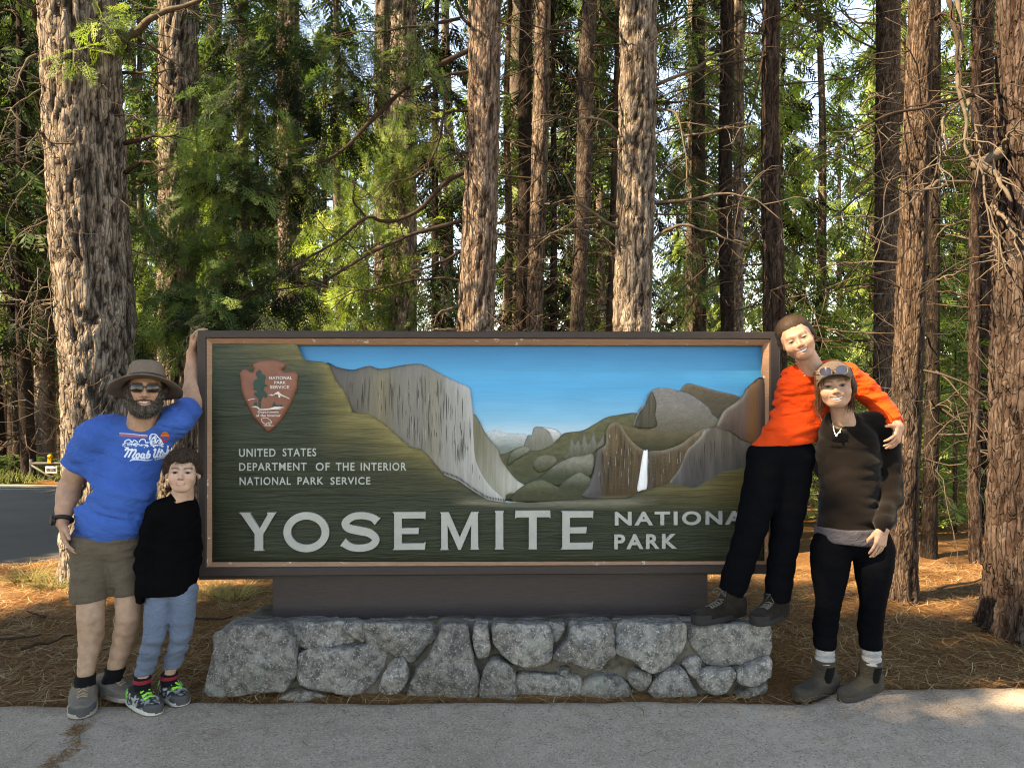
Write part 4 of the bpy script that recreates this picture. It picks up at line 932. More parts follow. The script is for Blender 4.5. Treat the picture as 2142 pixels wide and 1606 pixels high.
def tree(name, label, pts, kind, d, top=15.0, seed=1, twigs=30, twL=(.4, 1.5), limbs=(), zones=(), crown=None, group=None, res=.0195, cat='tree', pale=False, tw_r=(.004, .010), wide=None):
    """a tree whose trunk stands at distance d: pts are (px, py, width px) down its visible length;
    limbs are (points px/py[/d], base radius, pale); zones are foliage masses (px, py, rx px, ry px, d, n, tone)"""
    rng = np.random.default_rng(seed)
    c = np.array([at(p[0], p[1], d) for p in pts]); w = np.array([p[2] for p in pts])*d/FPX/2
    o_ = np.argsort(c[:, 2]); c, w = c[o_], w[o_]
    lo, lo2 = c[0], c[min(2, len(c)-1)]; g = (lo2-lo)/(lo2[2]-lo[2]); zb = float(terrain(lo[0], lo[1]))
    hi, hi2 = c[-1], c[-2]; gt = (hi-hi2)/(hi[2]-hi2[2]); gt[0] *= .6
    path = [lo+g*(zb-lo[2])] if lo[2] > zb+.05 else []
    rad = [w[0]*1.06] if path else []
    path += list(c); rad += list(w); path.append(hi+gt*(top-hi[2])); rad.append(max(w[-1]*.55, .03))
    path, rad = np.array(path), np.array(rad)
    root = empty(name, (path[0][0], path[0][1], path[0][2])); tag(root, label, cat, group)
    V, F, col = trunk_mesh(path, rad, kind, seed, res=res)
    obj('trunk', V, F, M_BARK if w[0] > .12 else M_BARKF, root, True, col)
    if twigs:
        twigs = int(twigs*1.8); twL = (twL[0], twL[1]*1.35)
        zt = min(top, at(0, 0, d)[2]+.6)
        V, F = tubes_all(twig_set(rng, path, rad, max(zb+.8, .4), zt, twigs, twL, tw_r)); o = obj('dead_twigs', V, F, M_PALEL if pale else M_TWIG, root); o['kind'] = 'stuff'
    for L in limbs:
        P = np.array([at(p[0], p[1], d-.35*i_/(len(L[0])-1)) for i_, p in enumerate(L[0])]); P = spline(P, 6); t = np.linspace(0, 1, len(P)); P = P+.012*np.stack([vnoise(np.stack([t*9, t*0+k, t*0+seed], -1), seed+k) for k in range(3)], -1)*np.minimum(1, t*5)[:, None]
        V, F = tube(P, L[1]*(1-.78*t)*(1+.15*vnoise(np.stack([t*20, t*0, t*0], -1), seed)), 8); br = obj('branch', V, F, M_PALEL if L[2] else M_LIMB, root)
        k = rng.integers(3, len(P)-1, 7 if len(P) < 26 else 12); o2 = P[k]; Lc = np.linalg.norm(np.diff(P, axis=0), axis=1).sum(); dd = rng.normal(0, 1, (len(k), 3)); dd[:, 2] -= .3; dd /= np.linalg.norm(dd, axis=1, keepdims=True)
        Q = np.zeros((len(k), 7, 3)); Q[:, 0] = o2; dcur = dd+.5*(P[k]-P[k-1])/np.linalg.norm(P[k]-P[k-1], axis=1, keepdims=True)
        for s_ in range(1, 7):
            dcur = dcur+rng.normal(0, .22, dcur.shape); dcur[:, 2] -= .05; dcur /= np.linalg.norm(dcur, axis=1, keepdims=True); Q[:, s_] = Q[:, s_-1]+dcur*(min(Lc, 2.2)*.055)
        V, F = tubes(Q, np.linspace(.0055, .0018, 7)[None].repeat(len(k), 0), 4); obj('side_twig', V, F, M_PALEL if L[2] else M_LIMB, br)['kind'] = 'stuff'
    parts = []
    for (px, py, rx, ry, dz, n, key) in zones:
        C_ = at(px, py, dz); e = np.array([rx, (rx+ry)*.5, ry])*dz/FPX
        parts.append(sprays_round(rng, C_, e, int(n*.95), out=(rng.normal(0, .25), -.25, 0), key=key, size=(.16*dz/6.5, .33*dz/6.5)))
    if crown:
        z_a, z_b, rr, n, key = crown; n = int(n*(.25 if d < 8.3 else 1.0)); z_a = z_a if d < 8.3 else z_a+1.2; z = rng.uniform(z_a, z_b, n); t = (z-z_a)/(z_b-z_a); a = rng.uniform(0, 2*math.pi, n); q = rr*(1-.8*t)*rng.random(n)**.6
        cx = np.interp(z, path[:, 2], path[:, 0]); cy = np.interp(z, path[:, 2], path[:, 1]); O = np.stack([cx+np.cos(a)*q, cy+np.sin(a)*q, z-.18*q], 1)
        X = np.stack([np.cos(a), np.sin(a), rng.uniform(-.6, .1, n)], 1); Z = rng.normal(0, .3, (n, 3))+np.array([0, 0, 1.0])
        parts.append(place(SPRAY_LO, O, X, Z, rng.uniform(.5, .95, n), tones(rng, n, key)))
        nb = 34; zz = rng.uniform(z_a, z_b, nb); aa = rng.uniform(0, 2*math.pi, nb); tt = (zz-z_a)/(z_b-z_a); Lb = rr*(1-.8*tt)*.85
        bx = np.interp(zz, path[:, 2], path[:, 0]); by = np.interp(zz, path[:, 2], path[:, 1]); s_ = np.linspace(0, 1, 6)
        P = np.stack([bx[:, None]+np.cos(aa)[:, None]*Lb[:, None]*s_, by[:, None]+np.sin(aa)[:, None]*Lb[:, None]*s_, zz[:, None]-.2*Lb[:, None]*s_**2], -1)
        V, F = tubes(P, np.linspace(.03, .006, 6)[None].repeat(nb, 0), 4); o = obj('upper_branches', V, F, M_LIMB, root); o['kind'] = 'stuff'
    if parts:
        V = np.concatenate([p[0] for p in parts]); n0 = np.cumsum([0]+[len(p[0]) for p in parts[:-1]]); F = np.concatenate([p[1]+k for p, k in zip(parts, n0)])
        o = obj('crown', V, F, M_LEAF, root, False, np.concatenate([p[2] for p in parts]))
    TREES.append(root); return root
Cn = lambda z_a, z_b, r, n, key='mid': (z_a, z_b, r, n, key)
tree('pine_tree', 'broad sunlit pine trunk with deep furrows behind the man in the hat', [(166, 0, 152), (178, 250, 152), (190, 500, 154), (205, 700, 152), (214, 850, 150), (220, 1000, 156)], 'pine', 6.3, 17, 2, 26, (.3, .9),
     limbs=[([(118, 85), (83, 44), (61, 13), (0, -20)], .030, False), ([(236, 100), (288, 62), (331, 32), (414, 0), (500, -40)], .036, True), ([(262, 300), (314, 287), (372, 282)], .022, False), ([(262, 362), (296, 338), (327, 346), (350, 352)], .020, False),
            ([(258, 152), (300, 153), (345, 150)], .014, False), ([(112, 130), (75, 118), (48, 140), (30, 190)], .018, True), ([(112, 458), (60, 478), (18, 520), (0, 567)], .008, True), ([(112, 475), (92, 562), (57, 619), (39, 700)], .008, True), ([(115, 520), (104, 600), (112, 680)], .006, True),
            ([(104, 250), (62, 300), (50, 345), (20, 380)], .008, True), ([(100, 180), (40, 215), (10, 260), (-10, 330)], .008, True), ([(80, 560), (76, 620), (60, 690), (62, 740)], .005, True), ([(108, 290), (90, 281), (76, 270)], .022, True)],
     zones=[(215, 55, 26, 42, 6.0, 26, 'bright'), (160, 115, 34, 18, 6.0, 18, 'bright')], crown=Cn(7.5, 17, 3.2, 500, 'mid'), pale=True)
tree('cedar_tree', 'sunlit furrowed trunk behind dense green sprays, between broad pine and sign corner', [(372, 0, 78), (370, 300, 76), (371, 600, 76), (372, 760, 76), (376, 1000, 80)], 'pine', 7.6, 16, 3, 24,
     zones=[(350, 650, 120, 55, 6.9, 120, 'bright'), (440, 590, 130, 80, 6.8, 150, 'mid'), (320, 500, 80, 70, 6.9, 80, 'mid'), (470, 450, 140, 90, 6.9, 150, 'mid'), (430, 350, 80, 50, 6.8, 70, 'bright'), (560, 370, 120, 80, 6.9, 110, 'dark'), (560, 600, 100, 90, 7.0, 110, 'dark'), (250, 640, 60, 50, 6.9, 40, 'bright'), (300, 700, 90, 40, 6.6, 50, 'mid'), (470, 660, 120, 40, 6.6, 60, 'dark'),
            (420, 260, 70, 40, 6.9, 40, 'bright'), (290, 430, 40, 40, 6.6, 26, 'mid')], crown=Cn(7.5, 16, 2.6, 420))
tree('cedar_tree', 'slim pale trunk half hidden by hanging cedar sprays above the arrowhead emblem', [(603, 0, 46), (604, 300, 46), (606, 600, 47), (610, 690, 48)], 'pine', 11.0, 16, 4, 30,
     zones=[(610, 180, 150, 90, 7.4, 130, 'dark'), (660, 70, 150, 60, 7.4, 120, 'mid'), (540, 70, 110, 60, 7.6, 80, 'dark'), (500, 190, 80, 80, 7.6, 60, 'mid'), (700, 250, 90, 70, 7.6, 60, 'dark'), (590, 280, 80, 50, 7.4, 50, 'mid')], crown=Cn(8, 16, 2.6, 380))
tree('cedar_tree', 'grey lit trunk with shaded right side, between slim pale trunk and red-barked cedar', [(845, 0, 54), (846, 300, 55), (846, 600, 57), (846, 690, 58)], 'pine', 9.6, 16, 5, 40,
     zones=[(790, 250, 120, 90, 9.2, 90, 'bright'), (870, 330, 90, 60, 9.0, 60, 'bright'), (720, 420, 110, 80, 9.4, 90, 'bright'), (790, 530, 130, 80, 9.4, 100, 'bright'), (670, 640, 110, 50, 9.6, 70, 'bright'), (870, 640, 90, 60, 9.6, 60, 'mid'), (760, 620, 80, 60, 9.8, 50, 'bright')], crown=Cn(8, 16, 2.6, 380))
tree('pine_tree', 'pale slender pine trunk close behind the left flank of the grey lit trunk', [(800, 0, 34), (801, 300, 36), (802, 690, 38)], 'pine', 13.0, 15, 6, 20, crown=Cn(8, 15, 2.2, 300))
tree('cedar_tree', 'reddish cedar trunk in full sun rising behind the middle of the sign', [(1014, 0, 68), (1013, 150, 68), (1008, 330, 71), (1001, 500, 75), (992, 690, 80)], 'cedar', 7.0, 17, 7, 22, (.3, .9),
     limbs=[([(962, 39), (880, 55), (790, 66), (700, 72)], .018, False), ([(1000, 70), (970, 40), (955, 5), (945, -30)], .020, False), ([(988, 102), (905, 144), (844, 187), (787, 244), (739, 296), (687, 331), (640, 344), (609, 392), (596, 440)], .026, False), ([(985, 150), (930, 160), (870, 200), (800, 196), (720, 215)], .016, False),
            ([(997, 353), (940, 375), (879, 436), (835, 458), (800, 464), (766, 455), (705, 501), (635, 549), (560, 592), (490, 640)], .024, False), ([(966, 462), (883, 484), (835, 501), (744, 549), (665, 592), (600, 606), (520, 612)], .021, False), ([(1014, 227), (970, 232), (931, 238), (924, 280), (896, 340), (861, 375), (800, 380)], .018, False),
            ([(905, 144), (935, 190), (918, 280), (890, 345)], .012, False), ([(970, 520), (930, 545), (890, 560), (850, 575)], .016, False), ([(975, 590), (930, 582), (880, 586), (800, 600), (744, 612), (690, 645)], .014, False), ([(960, 640), (920, 655), (890, 690)], .014, True), ([(960, 690), (910, 690), (870, 705)], .016, True),
            ([(1012, 330), (960, 320), (910, 345), (860, 420)], .012, False), ([(766, 455), (740, 420), (745, 385)], .010, False), ([(787, 244), (750, 240), (710, 215), (660, 210)], .010, False)],
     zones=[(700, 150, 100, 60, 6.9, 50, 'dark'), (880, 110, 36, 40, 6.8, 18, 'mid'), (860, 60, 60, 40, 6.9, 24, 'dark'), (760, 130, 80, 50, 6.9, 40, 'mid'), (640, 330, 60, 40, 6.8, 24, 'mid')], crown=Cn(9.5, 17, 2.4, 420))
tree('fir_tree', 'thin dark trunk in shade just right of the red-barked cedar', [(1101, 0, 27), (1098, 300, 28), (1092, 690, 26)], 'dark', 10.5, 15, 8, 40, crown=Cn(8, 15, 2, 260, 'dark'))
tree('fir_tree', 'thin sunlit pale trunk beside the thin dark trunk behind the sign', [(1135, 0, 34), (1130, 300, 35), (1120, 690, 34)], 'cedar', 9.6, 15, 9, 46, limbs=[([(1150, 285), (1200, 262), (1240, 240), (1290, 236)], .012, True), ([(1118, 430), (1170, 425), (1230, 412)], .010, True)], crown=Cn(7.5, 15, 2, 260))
tree('fir_tree', 'thin brown trunk left of the tall pine, crossed by arching dead branches', [(1236, 0, 32), (1226, 160, 34), (1218, 400, 34), (1206, 690, 33)], 'fir', 9.0, 15, 10, 50, limbs=[([(1228, 430), (1190, 470), (1130, 510), (1080, 560), (1060, 590)], .014, True), ([(1070, 535), (1110, 515), (1180, 480), (1250, 487), (1290, 520)], .016, True), ([(1215, 530), (1260, 530), (1300, 540)], .012, True)], crown=Cn(7.5, 15, 2, 260))
tree('pine_tree', 'tall straight pine trunk dappled with shadow right of the sign centre', [(1333, 0, 78), (1330, 250, 79), (1326, 500, 80), (1321, 690, 81)], 'pine', 7.2, 17, 11, 26, (.4, 1.1),
     limbs=[([(1372, 179), (1459, 139), (1520, 109), (1590, 84)], .020, True), ([(1345, 427), (1424, 418), (1511, 408), (1572, 414), (1638, 464)], .017, True), ([(1350, 527), (1385, 484), (1433, 473), (1485, 484), (1530, 505)], .020, True), ([(1370, 215), (1440, 213), (1500, 225)], .016, False), ([(1365, 230), (1410, 235), (1432, 300), (1434, 410)], .014, True), ([(1375, 60), (1420, 40), (1470, 30)], .014, True), ([(1295, 280), (1260, 252), (1200, 250), (1165, 240)], .018, True), ([(1290, 60), (1262, 30), (1250, -20)], .018, False), ([(1290, 205), (1250, 180), (1200, 160)], .014, False), ([(1300, 480), (1262, 460), (1210, 420), (1180, 360)], .020, True), ([(1430, 285), (1520, 270), (1610, 260)], .012, True)],
     zones=[(1420, 70, 60, 50, 8.6, 26, 'mid')], crown=Cn(7.5, 17, 3, 480))
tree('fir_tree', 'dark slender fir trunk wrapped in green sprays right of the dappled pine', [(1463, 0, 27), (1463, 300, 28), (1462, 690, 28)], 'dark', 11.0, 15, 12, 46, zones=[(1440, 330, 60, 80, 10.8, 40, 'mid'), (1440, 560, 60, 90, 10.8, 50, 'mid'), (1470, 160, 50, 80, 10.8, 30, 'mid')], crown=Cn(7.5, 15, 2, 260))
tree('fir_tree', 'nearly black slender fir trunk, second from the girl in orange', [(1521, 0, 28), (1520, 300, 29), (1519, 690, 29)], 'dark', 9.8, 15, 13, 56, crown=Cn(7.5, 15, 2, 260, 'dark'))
tree('fir_tree', 'faint pale trunk far behind, peeking out right of the nearly black trunk', [(1546, 0, 22), (1545, 400, 22), (1544, 690, 23)], 'pine', 15.0, 15, 14, 16, crown=Cn(8, 15, 2, 220))
tree('cedar_tree', 'slim reddish trunk directly behind the girl in the orange top', [(1612, 0, 36), (1614, 250, 37), (1618, 500, 43), (1622, 690, 47), (1625, 900, 49)], 'red', 8.0, 15, 15, 44, limbs=[([(1600, 90), (1580, 200), (1560, 270), (1550, 330)], .012, False), ([(1600, 470), (1560, 545), (1600, 590), (1650, 600)], .010, False)], crown=Cn(7.5, 15, 2, 280))
tree('fir_tree', 'mottled fir trunk with knots behind the woman in the cap', [(1858, 0, 48), (1856, 200, 48), (1852, 500, 46), (1848, 700, 42), (1846, 900, 42)], 'fir', 8.8, 15, 16, 70, (.4, 1.8), limbs=[([(1836, 50), (1790, 45), (1760, 20)], .016, True), ([(1838, 385), (1780, 380), (1710, 362)], .010, True), ([(1835, 560), (1790, 555), (1730, 545), (1690, 540)], .014, True), ([(1900, 400), (1850, 408), (1790, 402)], .008, True)], crown=Cn(7.5, 15, 2.2, 280))
tree('cedar_tree', 'fibrous cedar trunk rising behind the shoulder of the woman in the cap', [(1930, 0, 50), (1922, 200, 52), (1912, 400, 56), (1902, 600, 58), (1896, 800, 60), (1889, 1000, 62), (1884, 1150, 64), (1881, 1240, 68)], 'brown', 5.62, 16, 17, 22, (.3, .9), res=.015, limbs=[([(1885, 195), (1850, 200), (1815, 190)], .009, True), ([(1888, 258), (1840, 262), (1800, 270)], .008, True), ([(1950, 45), (1975, 30), (2010, 40), (2075, 38)], .012, False)], crown=Cn(7.5, 16, 2.4, 330))
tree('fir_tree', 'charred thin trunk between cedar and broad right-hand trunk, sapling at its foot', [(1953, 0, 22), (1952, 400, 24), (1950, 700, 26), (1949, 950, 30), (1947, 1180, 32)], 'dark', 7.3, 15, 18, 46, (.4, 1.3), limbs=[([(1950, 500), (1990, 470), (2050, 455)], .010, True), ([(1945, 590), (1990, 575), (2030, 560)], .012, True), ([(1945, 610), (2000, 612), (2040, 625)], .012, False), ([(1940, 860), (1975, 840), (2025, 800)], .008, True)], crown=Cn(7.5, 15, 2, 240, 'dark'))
tree('fir_tree', 'thin reddish trunk close to the left edge of the broad right-hand trunk', [(2046, 0, 18), (2042, 300, 19), (2036, 600, 21), (2036, 900, 24), (2044, 1200, 26)], 'red', 6.9, 15, 19, 40, (.3, 1.1), crown=Cn(7.5, 15, 1.8, 220))
tree('fir_tree', 'shadowed trunk partly hidden behind the broad right-hand trunk', [(2062, 0, 36), (2062, 300, 36), (2060, 700, 36)], 'red', 9.5, 15, 20, 30, (.4, 1.2), crown=Cn(7.5, 15, 2, 240))
tree('pine_tree', 'broad rough brown trunk at the frame edge beyond the woman in the cap', [(2196, 0, 196), (2192, 400, 198), (2188, 700, 200), (2184, 1000, 202), (2180, 1200, 206), (2178, 1290, 208)], 'red', 4.98, 16, 21, 8, (.3, .8),
     limbs=[([(2098, 318), (2045, 344), (2076, 357), (2093, 379), (2118, 420)], .040, True), ([(2002, -10), (2010, 78), (2006, 174), (2019, 244), (2024, 314), (2058, 370), (2067, 436), (2075, 490)], .016, True), ([(1985, 0), (1998, 60), (2008, 160), (2022, 210)], .018, False), ([(2080, 205), (2024, 200), (1963, 218), (1901, 231), (1827, 253), (1779, 288), (1745, 322)], .014, False), ([(2050, 384), (1980, 379), (1936, 397), (1884, 436), (1823, 471)], .013, True), ([(2024, 210), (2045, 290), (2055, 340)], .012, True),
            ([(2010, 215), (1980, 240), (1968, 290), (1968, 340), (1985, 390)], .009, True), ([(2095, 320), (2110, 285), (2142, 245)], .012, True), ([(2075, 430), (2110, 470), (2142, 545)], .014, True), ([(2076, 480), (2085, 530), (2100, 555)], .007, True)], crown=Cn(7.0, 16, 3.2, 460), res=.018)
# ------------------------------------------------------------------ the forest further back: tree kinds built once, then copied one by one
def part(name, me, parent, kind=None):
    o = bpy.data.objects.new(name, me); link(o, parent)
    if kind: o['kind'] = kind
    return o
def kind_of_tree(seed, H, r, kind, key, z_lo, spread, nbr, per, dead, twL=(.5, 1.8), shape=.85):
    rng = np.random.default_rng(seed); z = np.linspace(-.6, H, 24); wx = .10*vnoise(np.stack([z*.3, z*0, z*0], -1), seed); wy = .10*vnoise(np.stack([z*.3, z*0+5, z*0], -1), seed+1)
    path = np.stack([wx, wy, z], 1); rad = r*(1-.82*np.clip(z/H, 0, 1))+.01
    n = 14; th_ = np.arange(n)/n*2*math.pi; zz = np.linspace(-.6, H, 110); rr = np.interp(zz, z, rad); px_, py_ = np.interp(zz, z, wx), np.interp(zz, z, wy)
    ZZ, TH = np.meshgrid(zz, th_, indexing='ij'); nz = fbm(np.stack([np.cos(TH)*2.2, np.sin(TH)*2.2, ZZ*1.6], -1), 2, seed)
    RR = rr[:, None]*(1+.07*nz); V = np.stack([px_[:, None]+np.cos(TH)*RR, py_[:, None]+np.sin(TH)*RR, ZZ], -1).reshape(-1, 3)
    i, j = np.meshgrid(np.arange(109), np.arange(n), indexing='ij'); a = (i*n+j).ravel(); b_ = (i*n+(j+1) % n).ravel(); F = np.stack([a, b_, b_+n, a+n], 1)
    c1, c2, cf = [np.array(q) for q in BARKS[kind][:3]]; t = np.clip(nz.ravel()[:, None]*.5+.5, 0, 1); col = lerp(lerp(cf, c2, np.clip(t*2, 0, 1)), c1, np.clip(t*2-1, 0, 1))
    me_t = mesh_data('trunk', V, F, M_BARKF, True, col)
    V, F = tubes_all(twig_set(rng, path, rad, .6, min(H*.55, z_lo+4), dead, twL, (.006, .014), .5, 3, pts=7), 3); me_d = mesh_data('dead_twigs', V, F, M_TWIG)
    zb = z_lo+(H-z_lo)*rng.random(nbr)**.9; t = (zb-z_lo)/(H-z_lo); L = spread*(1-shape*t)*rng.uniform(.55, 1.1, nbr); az = rng.uniform(0, 2*math.pi, nbr)
    q = np.linspace(0, 1, 6); dr = rng.uniform(.1, .5, nbr)
    P = np.stack([np.interp(zb, z, wx)[:, None]+np.cos(az)[:, None]*L[:, None]*q, np.interp(zb, z, wy)[:, None]+np.sin(az)[:, None]*L[:, None]*q, zb[:, None]-dr[:, None]*L[:, None]*q**1.6+.05*np.sin(q*6)], -1)
    V, F = tubes(P, np.linspace(.022, .005, 6)[None].repeat(nbr, 0), 3); me_b = mesh_data('limbs', V, F, M_LIMB)
    u = rng.uniform(.22, 1, nbr*per); bi = np.repeat(np.arange(nbr), per); k = np.clip((u*5).astype(int), 0, 4); fr = (u*5-k)[:, None]; O = P[bi, k]*(1-fr)+P[bi, k+1]*fr+rng.normal(0, .10, (nbr*per, 3))
    side = np.stack([-np.sin(az[bi]), np.cos(az[bi]), np.zeros(len(bi))], 1); X = (P[bi, k+1]-P[bi, k])/(L[bi]/5)[:, None]+side*rng.normal(0, .8, (len(bi), 1)); X[:, 2] -= rng.uniform(.1, .7, len(bi)); Z = rng.normal(0, .35, (len(bi), 3))+np.array([0, 0, 1.0])
    V, F, col = place(SPRAY_LO, O, X, Z, rng.uniform(.30, .62, len(bi))*np.clip(spread/1.6, .6, 1.4), tones(rng, len(bi), key)); me_c = mesh_data('crown', V, F, M_LEAF, False, col)
    return me_t, me_d, me_b, me_c
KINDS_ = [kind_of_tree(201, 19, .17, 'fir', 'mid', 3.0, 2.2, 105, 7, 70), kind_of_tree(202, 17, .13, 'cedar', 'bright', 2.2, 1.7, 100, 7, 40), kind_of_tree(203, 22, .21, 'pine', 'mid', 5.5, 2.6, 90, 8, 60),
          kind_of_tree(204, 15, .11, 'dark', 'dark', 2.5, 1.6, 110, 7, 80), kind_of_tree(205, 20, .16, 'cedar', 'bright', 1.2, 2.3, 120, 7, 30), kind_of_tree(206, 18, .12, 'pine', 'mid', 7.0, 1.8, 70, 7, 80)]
KNAME = ['fir_tree', 'cedar_tree', 'pine_tree', 'fir_tree', 'cedar_tree', 'pine_tree']
def stand(k, x, y, rz, s, label, group, name=None):
    t, d, b_, c = KINDS_[k]; root = empty(name or KNAME[k], (x, y, float(terrain(x, y)))); root.rotation_euler = (0, 0, rz); root.scale = (s, s, s); tag(root, label, 'tree', group)
    part('trunk', t, root); part('dead_twigs', d, root, 'stuff'); part('limbs', b_, root, 'stuff'); part('crown', c, root); return root
_f = np.random.default_rng(77); placed = []
def far(n, d0, d1, px0, px1, label, group, kinds, smin_=.75, smax_=1.25, gap=1.1):
    made = 0; tries = 0
    while made < n and tries < n*40:
        tries += 1; d = _f.uniform(d0, d1); px = _f.uniform(px0, px1); x = (px-1071)/FPX*d; y = CAM_Y+d
        if any((x-a)**2+(y-b_)**2 < gap**2 for a, b_ in placed) or road_mask(np.array([x]), np.array([y]))[0]: continue
        placed.append((x, y)); stand(int(_f.choice(kinds)), x, y, _f.uniform(0, 6.28), _f.uniform(smin_, smax_), label, group); made += 1
GAPS = [(370, 'sunlit trunk behind the sprays'), (606, 'slim pale trunk'), (846, 'grey lit trunk'), (1005, 'red-barked cedar'), (1096, 'thin dark trunk'), (1220, 'thin brown trunk'), (1327, 'dappled pine'), (1520, 'nearly black trunk'), (1618, 'reddish trunk behind the girl'), (1855, 'mottled fir'), (1910, 'fibrous cedar')]
KLOOK = ['grey-barked fir', 'brown-barked cedar', 'pale pine', 'dark-barked fir', 'full brown cedar', 'bare-stemmed pale pine']; used_labels = {}
for k_, d_, s_ in ((0, 13.0, .8), (5, 14.5, .8), (3, 12.2, .7), (1, 15.6, .8), (3, 15.0, .8), (0, 16.2, .75)):
    i_ = len(used_labels) % (len(GAPS)-1); a_, b_ = GAPS[i_], GAPS[i_+1]; px_c = a_[0]+(b_[0]-a_[0])*_f.uniform(.35, .65); x = (px_c-1071)/FPX*d_; used_labels[i_] = 1; placed.append((x, CAM_Y+d_))
    stand(k_, x, CAM_Y+d_, _f.uniform(0, 6.28), s_, f'{KLOOK[k_]} between the {a_[1]} and the {b_[1]}', 'conifers of the second row')
far(25, 18, 34, 180, 1500, 'conifer in the middle distance seen between the nearer trunks', 'conifers in the middle distance', [0, 1, 2, 4, 5, 3])
far(16, 18, 34, 1480, 2200, 'conifer in the middle distance seen between the nearer trunks', 'conifers in the middle distance', [0, 0, 1, 4, 4, 3])
far(58, 34, 75, -100, 1500, 'small far conifer deep in the forest behind the sign', 'far conifers', [0, 1, 2, 4, 3], .8, 1.4, 2.0)
far(34, 34, 75, 1500, 2340, 'small far conifer deep in the forest behind the sign', 'far conifers', [0, 1, 2, 4, 3], .7, 1.2, 2.0)
# dark trees over the road on the left
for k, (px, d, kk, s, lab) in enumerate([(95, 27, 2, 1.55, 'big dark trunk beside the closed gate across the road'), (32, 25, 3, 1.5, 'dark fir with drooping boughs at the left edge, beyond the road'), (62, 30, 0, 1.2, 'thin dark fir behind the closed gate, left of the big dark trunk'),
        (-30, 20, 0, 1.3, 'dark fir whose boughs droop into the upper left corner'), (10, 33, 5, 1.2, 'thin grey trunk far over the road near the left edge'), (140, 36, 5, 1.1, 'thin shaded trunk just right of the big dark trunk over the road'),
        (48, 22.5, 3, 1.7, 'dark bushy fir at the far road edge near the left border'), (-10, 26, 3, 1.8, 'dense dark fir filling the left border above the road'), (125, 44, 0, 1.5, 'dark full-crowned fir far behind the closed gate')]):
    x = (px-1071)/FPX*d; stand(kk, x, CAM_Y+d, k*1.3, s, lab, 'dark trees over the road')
# trees that stand out of view towards the sun and shade the sign, the man and the pavement
def round_crown(seed, R, n, key='mid', sz=(.55, .95)):
    rng = np.random.default_rng(seed); u = rng.normal(0, 1, (n, 3)); u /= np.linalg.norm(u, axis=1, keepdims=True); lump = 1+.13*vnoise(u*2.2+seed, seed)[:, None]
    O = u*(rng.random((n, 1))**.33)*np.array(R)*lump; X = rng.normal(0, 1, (n, 3)); Z = rng.normal(0, 1, (n, 3))
    return place(SPRAY_LO, O, X, Z, rng.uniform(*sz, n), tones(rng, n, key))
V, F, col = round_crown(5, (2.3, 2.3, 3.4), 1750, 'mid', (.8, 1.4)); ME_RC = mesh_data('crown', V, F, M_LEAF, False, col)
V, F, col = trunk_mesh(np.array([(0, 0, 0), (.1, 0, 4), (0, .1, 8.0)]), np.array([.22, .17, .10]), 'fir', 88, zfine=0, nth=24); ME_RT = mesh_data('trunk', V, F, M_BARKF, True, col)
AZ = np.array(SUN_AZ)/_n; WQ = np.array([-AZ[1], AZ[0]])         # towards the sun, and across
V, F, col = round_crown(9, (1.3, 1.3, 1.3), 105, 'mid', (.28, .45)); F = F; ME_SC = mesh_data('crown', V, F, M_LEAF, False, col)
def shade_tree(a, q, s_top, label, sx=1.0):
    p = AZ*a+WQ*q; z_top = (s_top+a*math.sin(SUN_EL))/math.cos(SUN_EL); root = empty('unseen_shade_tree', (p[0], p[1], 0)); tag(root, label, 'tree', 'trees shading the pavement')
    c = part('crown', ME_RC, root); c.location = (0, 0, z_top-3.4); c.rotation_euler = (0, 0, q*2.1); c.scale = (sx, sx, 1); t = part('trunk', ME_RT, root); t.scale = (1, 1, (z_top-3.4)/7.0); return root
for a, q, st, sx in ((9.0, -.75, 1.35, .65), (10.5, .22, 1.75, .28), (11.0, 1.75, .80, 1), (9.5, 3.7, 1.9, 1), (12.0, 5.2, 2.0, 1), (13.0, .9, -.6, 1), (12.5, -7.2, -1.6, 1), (10.5, -5.0, -1.7, .6), (11.0, -11, -1.0, 1), (13, -15, -.5, 1)):
    shade_tree(a, q, st, 'leafy tree standing out of view beside the pavement, shading it', sx)

# an unseen tree added with a thinner-leaved top that only filters the sun falling on the two people at the right end of the sign
p = AZ*15.0+WQ*.75; z_ = (2.35+15.0*math.sin(SUN_EL))/math.cos(SUN_EL); root = empty('unseen_shade_tree', (p[0], p[1], 0)); tag(root, 'sparse-leaved tree added out of view to soften the sun on two people', 'tree', 'trees shading the pavement')
c = part('crown', ME_SC, root); c.location = (0, 0, z_); t = part('trunk', ME_RT, root); t.scale = (1, 1, z_/8.0)
